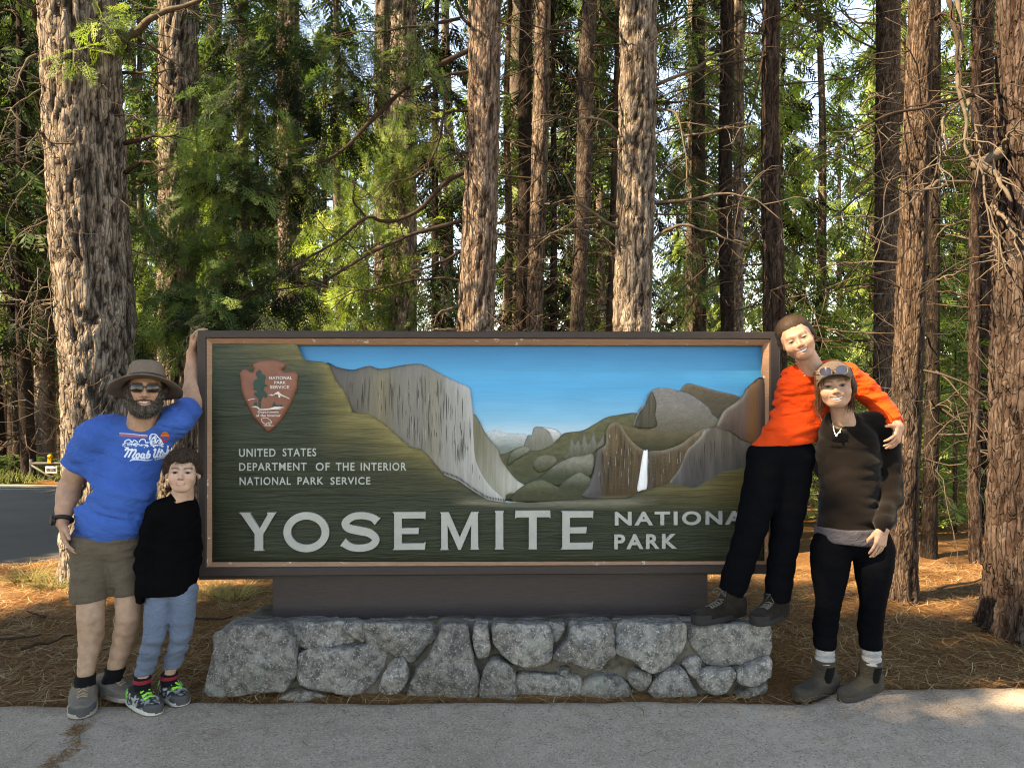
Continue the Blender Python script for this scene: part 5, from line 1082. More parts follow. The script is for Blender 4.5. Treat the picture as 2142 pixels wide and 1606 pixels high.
# ------------------------------------------------------------------ people: shared modelling
def nrm(v): v = np.asarray(v, float); return v/np.linalg.norm(v)
def head_frame(yaw, pitch, roll):
    "columns: the head's right-hand x (picture right), back y, up z; yaw turns the face to picture right, roll tips the crown to picture right, pitch lifts the chin"
    return np.array(Matrix.Rotation(yaw, 3, 'Z') @ Matrix.Rotation(roll, 3, 'Y') @ Matrix.Rotation(-pitch, 3, 'X'))
class Head:
    def __init__(s, pos, R, size=1.0, jaw=1.0, child=0.0, smile=.6, openm=.004, mw=.024, cheek=1.0, nose=1.0, squint=.6, wide=1.0, chin=0.0):
        s.p = np.asarray(pos, float); s.R = R; s.k = size; s.jaw = jaw; s.child = child; s.smile = smile; s.openm = openm; s.mw = mw; s.cheek = cheek; s.nose = nose; s.squint = squint; s.wide = wide; s.cz = chin
    def loc(s, P): return ((P-s.p.astype(np.float32)) @ s.R.astype(np.float32))/np.float32(s.k)/np.array([s.wide, 1, 1], np.float32)
    def wor(s, L): return (np.asarray(L)*s.k*np.array([s.wide, 1, 1])) @ s.R.T+s.p
    def mouth(s, x, z):
        t = np.clip(np.abs(x)/s.mw, 0, 1.3); zc = -.062+s.smile*.011*t*t; o = s.openm*np.sqrt(np.clip(1-t*t, 0, 1)); return z-zc, o, t
    def sdf(s, P, hair=0.0):
        q = s.loc(P); x, y, z = q[:, 0], q[:, 1], q[:, 2]; qa = q.copy(); qa[:, 0] = np.abs(x); j = s.jaw; ch = s.child+s.cz
        d = ell(q, (0, .018, .040), (.074+.004*ch, .093, .080))
        d = smin(d, ell(q, (0, -.026, -.030), (.060*j+.004*ch, .066, .080-.006*ch)), .035)
        d = smin(d, cap(q, (0, -.060, -.094+.008*ch), (0, -.050, -.092+.008*ch), .019*j, .024*j), .030)
        d = smin(d, cap(qa, (.048*j, .0, -.062+.006*ch), (.022*j, -.050, -.092+.008*ch), .015, .016), .028)
        d = smin(d, ell(qa, (.036, -.062, -.028), (.026*s.cheek, .024, .022)), .028)
        d = smin(d, cap(qa, (0, -.083, .021), (.036, -.073, .019), .011, .009), .020)
        d = smax(d, -ell(qa, (.0315, -.100, .000), (.020, .018, .012)), .014)
        d = smin(d, ell(qa, (.0315, -.0745, -.001), (.0165, .0145, .0125)), .006)
        n = s.nose
        d = smin(d, cap(q, (0, -.086, .006), (0, -.104*(.97+.03*n), -.026), .0065*n, .0098*n), .012)
        d = smin(d, ell(qa, (.0105*n, -.094, -.030), (.0085*n, .011, .0075*n)), .006)
        # lips and mouth
        dz, o, t = s.mouth(x, z); fr = sstep(-.045, -.065, y)
        lip = np.exp(-(dz/.0085)**2)*sstep(1.15, .6, t)*fr
        d = d-.0042*lip-.004*np.exp(-((q-np.array([0, -.085, -.060]))**2).sum(1)/.028**2)
        slot = np.maximum(np.abs(dz)-o, 0)+np.maximum(t-1, 0)*.02
        d = d+.0075*sstep(.0022, .0, slot)*fr*sstep(1.05, .85, t)
        d = d+.0022*np.exp(-((np.abs(x)-s.mw*1.15-.004*s.smile)/.0045)**2-((z+.052)/.017)**2)*fr
        # eyes opening
        e = ell(qa, (.0315, -.088, -.001), (.0135, .02, .0055*s.squint))
        d = smax(d, -e, .0025)
        ear = ell(qa, (.079, .012, -.006), (.011, .020, .032)); ear = smax(ear, -ell(qa, (.090, .004, -.002), (.010, .012, .022)), .006)
        d = smin(d, ear, .010)
        return d*s.k
    def colour(s, P, skin, lip=(.42, .12, .09), brow=(.05, .03, .02), teeth=(.78, .74, .68), browk=.9, blush=.35):
        q = s.loc(P.astype(np.float32)); x, y, z = q[:, 0], q[:, 1], q[:, 2]; ax = np.abs(x); skin = np.asarray(skin); n = len(P)
        c = np.tile(skin, (n, 1)); front = sstep(-.03, -.055, y)
        red = np.exp(-((ax-.040)/.020)**2-((z+.030)/.020)**2)+.9*np.exp(-(ax/.012)**2-((z+.028)/.012)**2)
        c = lerp(c, skin*np.array([1.02, .70, .62]), np.clip(red*blush*front, 0, 1)[:, None])
        dz, o, t = s.mouth(x, z)
        c = lerp(c, np.array(lip), (np.exp(-(dz/.0075)**4)*sstep(1.12, .85, t)*front*.85)[:, None])
        inm = (np.abs(dz) < o*1.0) & (t < .97) & (front > .5)
        th_ = sstep(-.55, -.1, dz/np.maximum(o, 1e-5))
        c = np.where(inm[:, None], lerp(np.array([.10, .03, .025]), np.array(teeth), th_[:, None]), c)
        bz = .0195+.004*(1-((ax-.030)/.022)**2); br = np.exp(-((z-bz)/.0050)**4)*sstep(.007, .013, ax)*sstep(.056, .048, ax)*front
        c = lerp(c, np.array(brow), (br*browk)[:, None])
        lid = ell(np.stack([ax, y, z], 1), (.0315, -.086, -.001), (.0160, .02, .0055*s.squint+.0034))
        c = lerp(c, np.array([.05, .025, .02]), (sstep(.0014, -.0006, lid)*(.45+.55*sstep(-.004, .001, z))*front*.92)[:, None])
        no = np.exp(-((ax-.0085)/.0042)**2-((z+.0355)/.0028)**2)*front; c = lerp(c, np.array([.10, .035, .025]), (no*.8)[:, None])  # shade of the nostrils painted into the skin colour
        mc = np.exp(-((ax-s.mw*1.02)/.0035)**2-((z+.062-s.smile*.011)/.004)**2)*front; c = lerp(c, np.array([.16, .06, .045]), (mc*.6)[:, None])  # mouth corners darkened in the skin colour, as shade would
        return c
def ball(c, r, n=14, sc=(1, 1, 1)):
    th_ = np.linspace(0, math.pi, n); ph = np.arange(n*2)/(n*2)*2*math.pi
    T, Pq = np.meshgrid(th_, ph, indexing='ij'); V = np.stack([np.sin(T)*np.cos(Pq), np.sin(T)*np.sin(Pq), np.cos(T)], -1).reshape(-1, 3)
    i, j = np.meshgrid(np.arange(n-1), np.arange(n*2), indexing='ij'); a = (i*2*n+j).ravel(); b_ = (i*2*n+(j+1) % (2*n)).ravel(); return V*r*np.array(sc)+np.asarray(c), np.stack([a, a+2*n, b_+2*n, b_], 1)
def eyes(person, H, iris=(.10, .12, .12)):
    for sx in (-1, 1):
        V, F = ball((0, 0, 0), 1.0, 16); col = np.tile(np.array([.50, .46, .43]), (len(V), 1)); fr = -V[:, 1]; g = V-np.array([-.05*sx, -1, 0])
        ang = np.hypot(V[:, 0], V[:, 2]); f = V[:, 1] < 0
        col[(ang < .74) & f] = iris; col[(ang < .34) & f] = (.006, .006, .006)
        obj('eye', H.wor(V*.0122+np.array([sx*.0315, -.0755, -.001])), F, M_EYE, person, True, col)
M_EYE = plain('eye', (1, 1, 1), .35, .02, 5, spec=.15, vcol=True)
def skin_mat(name):
    m, nt, b = base_mat(name, .60, .30); v = coords(nt); f = noise(nt, v, 28, 5, .6); f2 = noise(nt, v, 240, 3)
    c = mixc(nt, 1.0, attr(nt), ramp(nt, f, [(.3, .80), (.7, 1.14)]), 'MULTIPLY'); nt.links.new(c, b.inputs['Base Color'])
    b.inputs['Subsurface Weight'].default_value = .05; b.inputs['Subsurface Radius'].default_value = (.012, .005, .003); b.inputs['Subsurface Scale'].default_value = 1.0
    bump(nt, b, f2, .25, .002); return m
M_SKIN = skin_mat('skin')
def hand(w, d, n, thumb, size=1.0, curl=(.25, .3, .35, .4), spread=.10, thumb_dir=(.65, .7, .25), thumb_curl=.3, flat_k=.0):
    "finger and palm capsules: wrist w, pointing d, palm facing n, thumb on the side `thumb` (a vector)"
    d = nrm(d); n = nrm(n-np.dot(n, d)*d); s = nrm(np.cross(n, d)); s = s if s @ np.asarray(thumb) > 0 else -s; k = size
    palm, fing = [], []
    offs = (.032, .011, -.010, -.030); ln = (.072, .080, .075, .058); kz = (.086, .091, .087, .078)
    for i in range(4):
        kn = w+(d*kz[i]+s*offs[i]-n*.004)*k; palm.append((w+(s*offs[i]*.62+d*.004)*k, kn, .0145*k, .0118*k))
        dd = nrm(d+s*spread*(1.5-i)*.7); p = kn; a = 0
        for q, fr in enumerate((.46, .30, .24)):
            a += curl[i]*(1.0 if q < 2 else .8); v = dd*math.cos(a)+n*math.sin(a); p2 = p+v*ln[i]*fr*k; r0 = (.0084-.0010*q)*k*(1 if i < 3 else .9); fing.append((p, p2, r0, r0-.0010*k)); p = p2
    tb = w+(d*.024+s*.026+n*.006)*k; td = nrm(d*thumb_dir[0]+s*thumb_dir[1]+n*thumb_dir[2]); p = tb; palm.append((w+s*.012*k, tb+td*.03*k, .015*k, .0145*k))
    for q, L in enumerate((.044, .034, .028)):
        v = nrm(td*math.cos(thumb_curl*q)+nrm(d)*math.sin(thumb_curl*q)); p2 = p+v*L*k; r0 = (.0112-.0013*q)*k; fing.append((p, p2, r0, r0-.0012*k)); p = p2
    return palm, fing
def hand_sdf(P, ps, k=.012):
    palm, fing = ps; d = None
    for a in palm: c = cap(P, *a); d = c if d is None else smin(d, c, k)
    for a in fing: d = smin(d, cap(P, *a), .0035)
    return d
def bounds(pts, pad): pts = np.asarray(pts, float); return pts.min(0)-pad, pts.max(0)+pad
def wrinkle(P, seed, amp, fr=(9, 9, 26), R=None, octv=2):
    Q = P if R is None else P @ R
    Q = Q*np.array(fr, np.float32); Q = Q+.5*np.stack([vnoise(Q*.5, seed+3)]*3, -1)
    return amp*(1-2*np.abs(fbm(Q, octv, seed)))
def cloth(name, c, rough=.9, var=.10, bmp=.25, bs=420, sheen=.04, vcol=False):
    m, nt, b = base_mat(name, rough, .15 if max(c) > .02 else .03); v = coords(nt); f = noise(nt, v, 9, 4)
    out = mixc(nt, 1.0, attr(nt) if vcol else tuple(c), ramp(nt, f, [(.3, 1-var), (.7, 1+var)]), 'MULTIPLY'); nt.links.new(out, b.inputs['Base Color'])
    b.inputs['Sheen Weight'].default_value = sheen
    cr = noise(nt, coords(nt, (1, 1, 1.9)), 11, 3, .55, 1.2); rd = ramp(nt, cr, [(.30, .0), (.47, .75), (.50, 1.0), (.53, .75), (.70, .0)])
    h = mixc(nt, .12, rd, noise(nt, v, bs, 2)); bump(nt, b, h, .42 if max(c) > .02 else .15, .009); return m
def strands(rng, roots, dirs, L, w, droop=.6, curl=.4, m_=5, gravity=(0, 0, -1), tone=((.03, .02, .012), (.09, .06, .04))):
    "hair: thin tapering ribbons from roots"
    N = len(roots); P = np.zeros((N, m_, 3)); P[:, 0] = roots; d = dirs.copy(); L = np.broadcast_to(L, (N,)); cv = rng.normal(0, curl, (N, 3))
    for k in range(1, m_):
        d = d+cv*.35+np.asarray(gravity)*droop/m_+rng.normal(0, curl*.3, (N, 3)); d /= np.linalg.norm(d, axis=1, keepdims=True); P[:, k] = P[:, k-1]+d*(L/(m_-1))[:, None]
    V, F = tubes(P, (w*np.linspace(1, .25, m_))[None].repeat(N, 0)*rng.uniform(.7, 1.3, (N, 1)), 3)
    t = rng.random((N, 1)); col = np.repeat(lerp(np.array(tone[0]), np.array(tone[1]), t**1.3), m_*3, 0); return V, F, col
M_HAIR = plain('hair', (1, 1, 1), .62, .25, 60, .5, 90, .2, vcol=True)
def surf_roots(rng, V, F, n, keep):
    "random points with normals on the part of a mesh where keep(points) holds"
    c = V[F].mean(1); nn = np.cross(V[F[:, 2]]-V[F[:, 0]], V[F[:, 3]]-V[F[:, 1]]); ar = np.linalg.norm(nn, axis=1); nn /= ar[:, None]+1e-12; k = keep(c)*ar; k = k/k.sum()
    i = rng.choice(len(c), n, p=k); return c[i]+rng.normal(0, .0015, (n, 3)), nn[i]
def project(bvh, pts, dirv, lift=.0015):
    out = []
    for p in pts:
        h = bvh.ray_cast(Vector(p-dirv*1.0), Vector(dirv)); q = np.array(h[0]) if h[0] is not None else p; out.append(q-dirv*lift)
    return np.array(out)
def ribbon(P, w):
    P = np.asarray(P, float); t = np.gradient(P, axis=0); t /= np.linalg.norm(t, axis=1, keepdims=True)+1e-9; n = np.stack([-t[:, 1], t[:, 0]], 1); w = np.broadcast_to(w, (len(P),))[:, None]/2; return np.concatenate([P+n*w, P-n*w]), np.array([(i, i+1, len(P)+i+1, len(P)+i) for i in range(len(P)-1)])
def shoe_sdf(P, heel, toe, up, w, h, toe_h=.6):
    "upper of a shoe between heel and toe points on the sole plane"
    f = nrm(toe-heel); s = nrm(np.cross(up, f)); L = np.linalg.norm(toe-heel); R = np.stack([f, s, up], 1); q = (P-heel) @ R; x, y, z = q[:, 0]/L, q[:, 1], q[:, 2]
    half = w*(.40+.16*np.sin(np.clip(x, 0, 1)*math.pi*.9)-.02); half = half*np.sqrt(np.clip(1-((np.clip(x, .8, 1.1)-.8)/.22)**2, .05, 1))*np.sqrt(np.clip(1-((.12-np.clip(x, -.1, .12))/.2)**2, .05, 1))
    top = h*(1-(1-toe_h)*sstep(.30, .85, x)); top = top*np.sqrt(np.clip(1-(y/(half*1.25+.012))**2, .12, 1))
    d = np.maximum(np.maximum(np.abs(y)-half, z-top), np.maximum(-z, np.maximum(-x*L, (x-1)*L)))
    return d, q, half
# ------------------------------------------------------------------ the man in the hat
D = 3.86
man = empty('person', (at(215, 1480, 3.8)[0], CAM_Y+3.82, 0.0))
tag(man, 'person in blue T-shirt, khaki shorts, wide-brimmed hat and sunglasses, hand on the sign frame', 'person')
J = lambda px, py, d=D: at(px, py, d)
SK = (.40, .235, .160); BK = np.array([0, .03, 0])
HM = Head(J(305, 813, 3.84), head_frame(.40, .02, .04), 1.10, jaw=1.12, smile=.55, openm=.0045, mw=.025, cheek=1.08, nose=1.15, wide=1.02)
# skeleton
sh_r, sh_l = J(196, 915, 3.86), J(372, 878, 3.95)
el_r, wr_r = J(146, 1015, 3.90), J(130, 1092, 3.80)
el_l, wr_l = J(403, 848, 4.16), J(402, 738, 4.26)
kn_r, an_r = J(190, 1285, 3.80), J(178, 1420, 3.82)
kn_l, an_l = J(270, 1285, 3.86), J(234, 1425, 3.93)
hip_r, hip_l = J(194, 1140, 3.86), J(270, 1140, 3.90)
nk = J(300, 888, 3.90); chest = J(272, 935, 3.90); belly = J(246, 1040, 3.87); pel = J(230, 1120, 3.88)
hR = hand(wr_r, J(142, 1145, 3.76)-wr_r, np.array([.55, .25, .1]), (.5, -.6, 0), 1.08, (.22, .25, .28, .3), .05, (.75, .55, .15), .1)
tipL = np.array([.9, .15, .25])
hL = hand(wr_l, np.array([.16, .05, 1.0]), np.array([1.0, .15, -.1]), (0, -1, .2), 1.05, (.55, .55, .55, .55), .06, (.75, .5, .25), .25)
def f(P):
    d = HM.sdf(P); n = chain(P, [J(303, 850, 3.89), J(298, 900, 3.93)], [.070, .082], .03); d = smin(d, n, .035)
    return smin(d, ell(P, J(296, 925, 3.96), (.12, .06, .07)), .05)
lo, hi = bounds([HM.p], [.13, .15, .20]); V1, F1 = sdf_mesh(f, lo-np.array([0, 0, .10]), hi, .0030); V1 = relax(V1, F1, 1, .35)
c1 = HM.colour(V1, SK, browk=.9, blush=.5)
def f(P):
    d = chain(P, [sh_r, lerp(sh_r, el_r, .5), el_r, lerp(el_r, wr_r, .35), wr_r], [.064, .057, .048, .048, .031], .03); return smin(d, hand_sdf(P, hR), .014)
lo, hi = bounds([sh_r, el_r, wr_r, wr_r+np.array([.02, -.05, -.2])], .09); V2, F2 = sdf_mesh(f, lo, hi, .0045)
def f(P):
    d = chain(P, [sh_l, lerp(sh_l, el_l, .5), el_l, lerp(el_l, wr_l, .3), wr_l], [.064, .054, .045, .045, .029], .03); return smin(d, hand_sdf(P, hL), .014)
lo, hi = bounds([sh_l, el_l, wr_l, wr_l+np.array([.12, 0, .16])], .09); V3, F3 = sdf_mesh(f, lo, hi, .0045)
def leg(P, hip, kn, an, r=1.0, back=np.array([0, 1.0, 0])):
    calf = lerp(kn, an, .33)+back*.020; return chain(P, [hip, lerp(hip, kn, .6), kn, calf, lerp(kn, an, .72)+back*.006, an], [.072*r, .064*r, .056*r, .053*r, .038*r, .030*r], .06)
def f(P): return np.minimum(leg(P, hip_r, kn_r, an_r, 1.05), leg(P, hip_l, kn_l, an_l, 1.05))+.0015*fbm(P*25, 2, 3)
lo, hi = bounds([kn_r, an_r, kn_l, an_l, hip_r-np.array([0, 0, .2])], .11); V4, F4 = sdf_mesh(f, lo, hi, .008)
def f(P): return np.minimum(smin(chain(P, [nk+BK, chest+BK, belly+BK, pel], [.05, .075, .085, .08], .03), np.minimum(chain(P, [chest+BK, sh_r], [.06, .05]), chain(P, [chest+BK, sh_l], [.06, .05])), .03), np.minimum(chain(P, [pel, hip_r, kn_r], [.07, .065, .04]), chain(P, [pel, hip_l, kn_l], [.07, .065, .04])))
lo, hi = bounds([nk, sh_r, sh_l, pel, kn_r, kn_l], .15); V5, F5 = sdf_mesh(f, lo, hi, .02)
sk = np.array(SK)
def limbcol(V, hand_p, seed=0):
    n = fbm(V*14, 2, seed)[:, None]; c = np.tile(sk, (len(V), 1))*(1+.05*n); h = np.exp(-((V-hand_p)**2).sum(1)/.1**2)[:, None]; return lerp(c, sk*np.array([1.0, .82, .76]), h*.5)
V, F = merge([(V1, F1), (V2, F2), (V3, F3), (V4, F4), (V5, F5)])
legc = np.tile(np.array((.375, .24, .170)), (len(V4), 1))*(1+.08*fbm(V4*30, 2, 5)[:, None])
obj('body', V, F, M_SKIN, man, True, np.concatenate([c1, limbcol(V2, wr_r), limbcol(V3, wr_l), legc, np.tile(sk, (len(V5), 1))]))
# beard and hair
rng = np.random.default_rng(21)
def beard(P):
    q = HM.loc(P); x, y, z = q[:, 0], q[:, 1], q[:, 2]; ax = np.abs(x); d = HM.sdf(P); top = -.056+.066*sstep(.034, .072, ax)
    top = np.where(ax < .034, np.maximum(top, -.043-.25*ax), top)
    b_ = d-(.003+.010*sstep(-.062, -.105, z))-.003*fbm(q*60, 2, 5)
    b_ = np.maximum(b_, (z-top)*1.1); b_ = np.maximum(b_, (y-.012)); mz, o, t = HM.mouth(x, z)
    hole = (np.sqrt(((mz+.004)/.0105)**2+(x/.025)**2)-1)*.009; return smax(b_, -hole, .004)
lo, hi = bounds([HM.p], [.12, .15, .20]); VB, FB = sdf_mesh(beard, lo, hi-np.array([0, 0, .12]), .0035)
colb = lerp(np.array([.022, .016, .012]), np.array([.10, .085, .07]), np.clip(fbm(VB*70, 2, 8)*.5+.3, 0, 1)[:, None])
ro, nn = surf_roots(rng, VB, FB, 1700, lambda c: (HM.loc(c.astype(np.float32))[:, 1] < .0).astype(float)); Vs, Fs, Cs = strands(rng, ro, nn+np.array([0, 0, -.5]), rng.uniform(.006, .015, 1700), .0008, .6, .45, 4, tone=((.018, .013, .01), (.22, .19, .16)))
V, F = merge([(VB, FB), (Vs, Fs)]); obj('beard', V, F, M_HAIR, man, True, np.concatenate([colb, Cs]))
def hairf(P):
    q = HM.loc(P); d = HM.sdf(P)-.008-.003*fbm(q*50, 2, 6); return np.maximum(np.maximum(d, .012-q[:, 2]), np.maximum(-q[:, 1]-.035, -(np.abs(q[:, 0])*0+1)))
def hairs(P):
    q = HM.loc(P); d = HM.sdf(P)-.007-.003*fbm(q*50, 2, 6); return np.maximum(np.maximum(d, -.02-q[:, 2]), -q[:, 1]-.045)
VB, FB = sdf_mesh(hairs, *bounds([HM.p], .14), .005); obj('hair', VB, FB, M_HAIR, man, True, np.tile(np.array([.035, .024, .018]), (len(VB), 1)))
# hat
M_FELT = plain('hat_felt', (.150, .115, .088), .95, .16, 14, .35, 300); M_BAND = plain('hat_band', (.035, .028, .024), .7, .1, 20)
hat = empty('hat', HM.p); hat.parent = man; hat.matrix_parent_inverse = Matrix.Translation(-Vector(man.location))
RH = head_frame(.36, .30, .02)
def hatw(L): return np.asarray(L) @ RH.T+HM.p+RH @ np.array([0, -.004, .022])
def rings(prof, n=64, ax_=(1, 1.22)):
    th_ = np.arange(n)/n*2*math.pi; V = []
    for (r, z, fn) in prof:
        c, s_ = np.cos(th_), np.sin(th_); x, y = r*c*ax_[0], r*s_*ax_[1]; V.append(np.stack([x, y, z+(fn(c, s_) if fn else 0*c)], 1))
    V = np.concatenate(V); m_ = len(prof); i, j = np.meshgrid(np.arange(m_-1), np.arange(n), indexing='ij'); a = (i*n+j).ravel(); b_ = (i*n+(j+1) % n).ravel(); return V, np.stack([a, b_, b_+n, a+n], 1)
dent = lambda k: (lambda c, s_: -k*np.exp(-(c/.32)**2)*sstep(-1.2, -.2, -np.abs(s_)*0-.0)-k*.7*np.exp(-((s_+.75)/.3)**2)*np.exp(-((np.abs(c)-.55)/.25)**2))
side_curl = lambda k: (lambda c, s_: k*(-.026*c**2-.006*np.maximum(0, -s_)**2-.016*np.maximum(0, s_)**2))
prof = [(.150, -.004, side_curl(1.15)), (.172, -.006, side_curl(1.35)), (.173, -.002, side_curl(1.35)), (.150, .000, side_curl(1.1)), (.120, .001, side_curl(.6)), (.098, .003, side_curl(.2)), (.090, .010, None), (.088, .034, None), (.086, .060, None), (.080, .088, None), (.070, .106, dent(.004)), (.052, .116, dent(.016)), (.030, .118, dent(.026)), (.010, .118, dent(.030)), (.001, .118, dent(.030))]
under = [(.088, .004, None), (.098, -.004, side_curl(.2)), (.120, -.006, side_curl(.6)), (.150, -.005, side_curl(1.12))]
V, F = rings(prof[:]); V2_, F2_ = rings(under)
VV, FF = merge([(hatw(V), F), (hatw(V2_), F2_)]); o = obj('felt', VV, FF, M_FELT, hat); o.matrix_parent_inverse = Matrix.Translation(-Vector(HM.p))
V, F = rings([(.0905, .008, None), (.0922, .010, None), (.0912, .030, None), (.0890, .031, None)]); o = obj('band', hatw(V), F, M_BAND, hat); o.matrix_parent_inverse = Matrix.Translation(-Vector(HM.p))
# sunglasses
M_LENS = plain('dark_lens', (.006, .006, .007), .05, .02, 5, spec=.35); M_BLK = plain('black_plastic', (.012, .012, .012), .3, .05, 5, spec=.5)
sg = empty('sunglasses', HM.p); sg.parent = man; sg.matrix_parent_inverse = Matrix.Translation(-Vector(man.location))
for sx in (-1, 1):
    th_ = np.linspace(0, 2*math.pi, 32, endpoint=False); ou = np.stack([.0325*sx+.0275*np.sign(np.cos(th_))*np.abs(np.cos(th_))**.6, np.zeros(32), .002+.0185*np.sign(np.sin(th_))*np.abs(np.sin(th_))**.65-.004*np.cos(th_)*sx*0], 1)
    yb = lambda x: -.1035+.9*(np.abs(x)**2)*4.2
    P = ou.copy(); P[:, 1] = yb(P[:, 0]); inn = ou*np.array([1, 1, 1]); cen = np.array([.0325*sx, 0, .002]); inn = cen+(ou-cen)*.86; inn[:, 1] = yb(inn[:, 0])-.001
    mid = cen+(ou-cen)*.45; mid[:, 1] = yb(mid[:, 0])-.0025
    k = np.arange(32); V = np.concatenate([inn, mid, [[cen[0], yb(cen[0])-.003, cen[2]]]]); F = np.stack([k, (k+1) % 32, 32+(k+1) % 32, 32+k], 1); F3 = np.stack([32+k, 32+(k+1) % 32, np.full(32, 64)], 1)
    o = obj('lens', HM.wor(V), [F, F3], M_LENS, sg); o.matrix_parent_inverse = Matrix.Translation(-Vector(HM.p))
    V = np.concatenate([P+np.array([0, .006, 0]), P+np.array([0, -.002, 0]), inn+np.array([0, -.0015, 0]), inn+np.array([0, .004, 0])]); F = np.concatenate([np.stack([q*32+k, q*32+(k+1) % 32, ((q+1) % 4)*32+(k+1) % 32, ((q+1) % 4)*32+k], 1) for q in range(4)])
    o = obj('rim', HM.wor(V), F, M_BLK, sg); o.matrix_parent_inverse = Matrix.Translation(-Vector(HM.p))
    V, F = tube(HM.wor([(.060*sx, -.088, .010), (.072*sx, -.06, .009), (.080*sx, -.01, .007), (.082*sx, .02, .0)]), .0035, 6); o = obj('temple_arm', V, F, M_BLK, sg); o.matrix_parent_inverse = Matrix.Translation(-Vector(HM.p))
V, F = tube(HM.wor([(-.006, -.105, .008), (0, -.107, .009), (.006, -.105, .008)]), .003, 6); o = obj('bridge', V, F, M_BLK, sg); o.matrix_parent_inverse = Matrix.Translation(-Vector(HM.p))
# T-shirt
M_BLUE = cloth('blue_cotton', (.025, .098, .36), .9, .10, .2)
slv_r = lerp(sh_r, el_r, .62); slv_l = lerp(sh_l, el_l, .70)
def shirt(P):
    sc = np.array([1, 1.38, 1]); Q = (P-belly)*sc+belly; g = lambda p: (np.asarray(p)-belly)*sc+belly
    d = chain(Q, [g(J(292, 905, 3.93)), g(J(276, 945, 3.93)), g(J(262, 985, 3.92)), g(J(246, 1040, 3.88)), g(J(232, 1105, 3.88)), g(J(228, 1145, 3.88))], [.090, .150, .168, .183, .175, .173], .08)
    d = smin(d, cap(Q, g(J(232, 912, 3.92)), g(J(268, 930, 3.94)), .105, .13), .06); d = smin(d, cap(Q, g(J(340, 895, 3.97)), g(J(300, 930, 3.94)), .105, .13), .06)
    d = d/1.12
    d = smin(d, chain(P, [J(236, 905, 3.92), sh_r, slv_r, lerp(sh_r, el_r, .75)], [.080, .088, .083, .083], .03), .045)
    d = smin(d, chain(P, [J(335, 893, 3.95), sh_l, slv_l, lerp(sh_l, el_l, .8)], [.076, .078, .068, .067], .03), .045)
    amp = .0115*(1-.55*np.exp(-((P-J(300, 930, 3.8))**2).sum(1)/.13**2))
    Rw = np.array(Matrix.Rotation(math.radians(22), 3, 'Y'))
    d = d+wrinkle(P, 31, amp, (5, 6, 17), Rw)*sstep(1.40, 1.1, P[:, 2])+wrinkle(P, 35, .0055, (12, 9, 30), Rw)
    d = smax(d, plane(P, J(228, 1124, 3.9), (.06, 0, -1)), .006)
    ax_r = nrm(el_r-sh_r); d = smax(d, np.where(((P-sh_r) @ ax_r > -.05) & (np.linalg.norm(P-slv_r, axis=1) < .2), plane(P, slv_r, ax_r), -1), .005)
    ax_l = nrm(el_l-sh_l); d = smax(d, np.where(((P-sh_l) @ ax_l > -.05) & (np.linalg.norm(P-slv_l, axis=1) < .2), plane(P, slv_l, ax_l), -1), .005)
    d = smax(d, -cap(P, J(299, 866, 3.87), J(303, 815, 3.80), .080, .11), .006)
    return d
lo, hi = bounds([sh_r, sh_l, pel, slv_r, slv_l, J(300, 880, 3.9)], .19); VT, FT = sdf_mesh(shirt, lo, hi, .008); VT = relax(VT, FT, 1, .4)
tee = obj('t_shirt', VT, FT, M_BLUE, man)
# print on the chest
bvh = BVHTree.FromPolygons([tuple(v) for v in VT], [tuple(q) for q in FT]); YV = np.array([0, 1.0, 0])
M_PW = plain('shirt_print_white', (.62, .70, .82), .85, .12, 60); M_PO = plain('shirt_print_orange', (.62, .17, .03), .85, .1, 40); M_PR = plain('shirt_print_red', (.42, .03, .04), .85, .1, 40); M_PK = plain('shirt_print_pink', (.34, .13, .22), .85, .1, 40)
zt = lambda L: np.array([(240+x/15.3, 910+y/15.3) for x, y in L])
def print_part(name, shapes, m):
    "shapes: list of (points px, faces)"
    parts = []
    for P2, F_ in shapes:
        W = np.array([at(x, y, D-.2) for x, y in P2]); rr = [nrm(w-CAMP) for w in W]
        out = []
        for w, r in zip(W, rr):
            h = bvh.ray_cast(Vector(CAMP), Vector(r)); out.append(np.array(h[0])-r*.002 if h[0] is not None else w)
        parts.append((np.array(out), F_))
    V, F = merge(parts); return obj(name, V, F, m, tee, False)
def strokes(lists, w):
    out = []
    for L in lists: P = spline(zt(L), 5); out.append(ribbon(P, w))
    return out
M_ = [[(345, 500), (350, 450), (400, 430), (440, 455), (415, 540), (310, 705)], [(440, 455), (530, 470), (560, 440), (545, 510), (430, 710)], [(545, 500), (620, 470), (680, 470), (655, 560), (570, 690), (600, 730), (650, 715)]]
oo = [[(760, 590), (700, 620), (685, 700), (720, 730), (780, 680), (790, 600), (750, 590)]]
aa = [[(930, 590), (870, 610), (840, 690), (870, 735), (930, 680), (960, 590), (930, 690), (945, 740), (985, 720)]]
bb = [[(1100, 490), (1060, 560), (1020, 690), (1050, 735), (1110, 690), (1120, 610), (1075, 610), (1035, 670)]]
UU = [[(1255, 500), (1280, 450), (1310, 450), (1290, 540), (1250, 660), (1275, 710), (1340, 660), (1440, 420), (1370, 600), (1360, 690), (1400, 680)]]
tt = [[(1520, 450), (1470, 580), (1440, 670), (1465, 690), (1500, 660)], [(1430, 540), (1560, 515)]]
a2 = [[(1600, 560), (1550, 590), (1530, 650), (1560, 670), (1610, 620), (1635, 560), (1610, 640), (1640, 650)]]
hh = [[(1705, 330), (1690, 450), (1660, 630)], [(1670, 560), (1720, 490), (1750, 500), (1730, 580), (1740, 610)]]
for L in (M_, oo, aa, bb, UU, tt, a2, hh): print_part('script_letter', strokes(L, 3.6), M_PW)
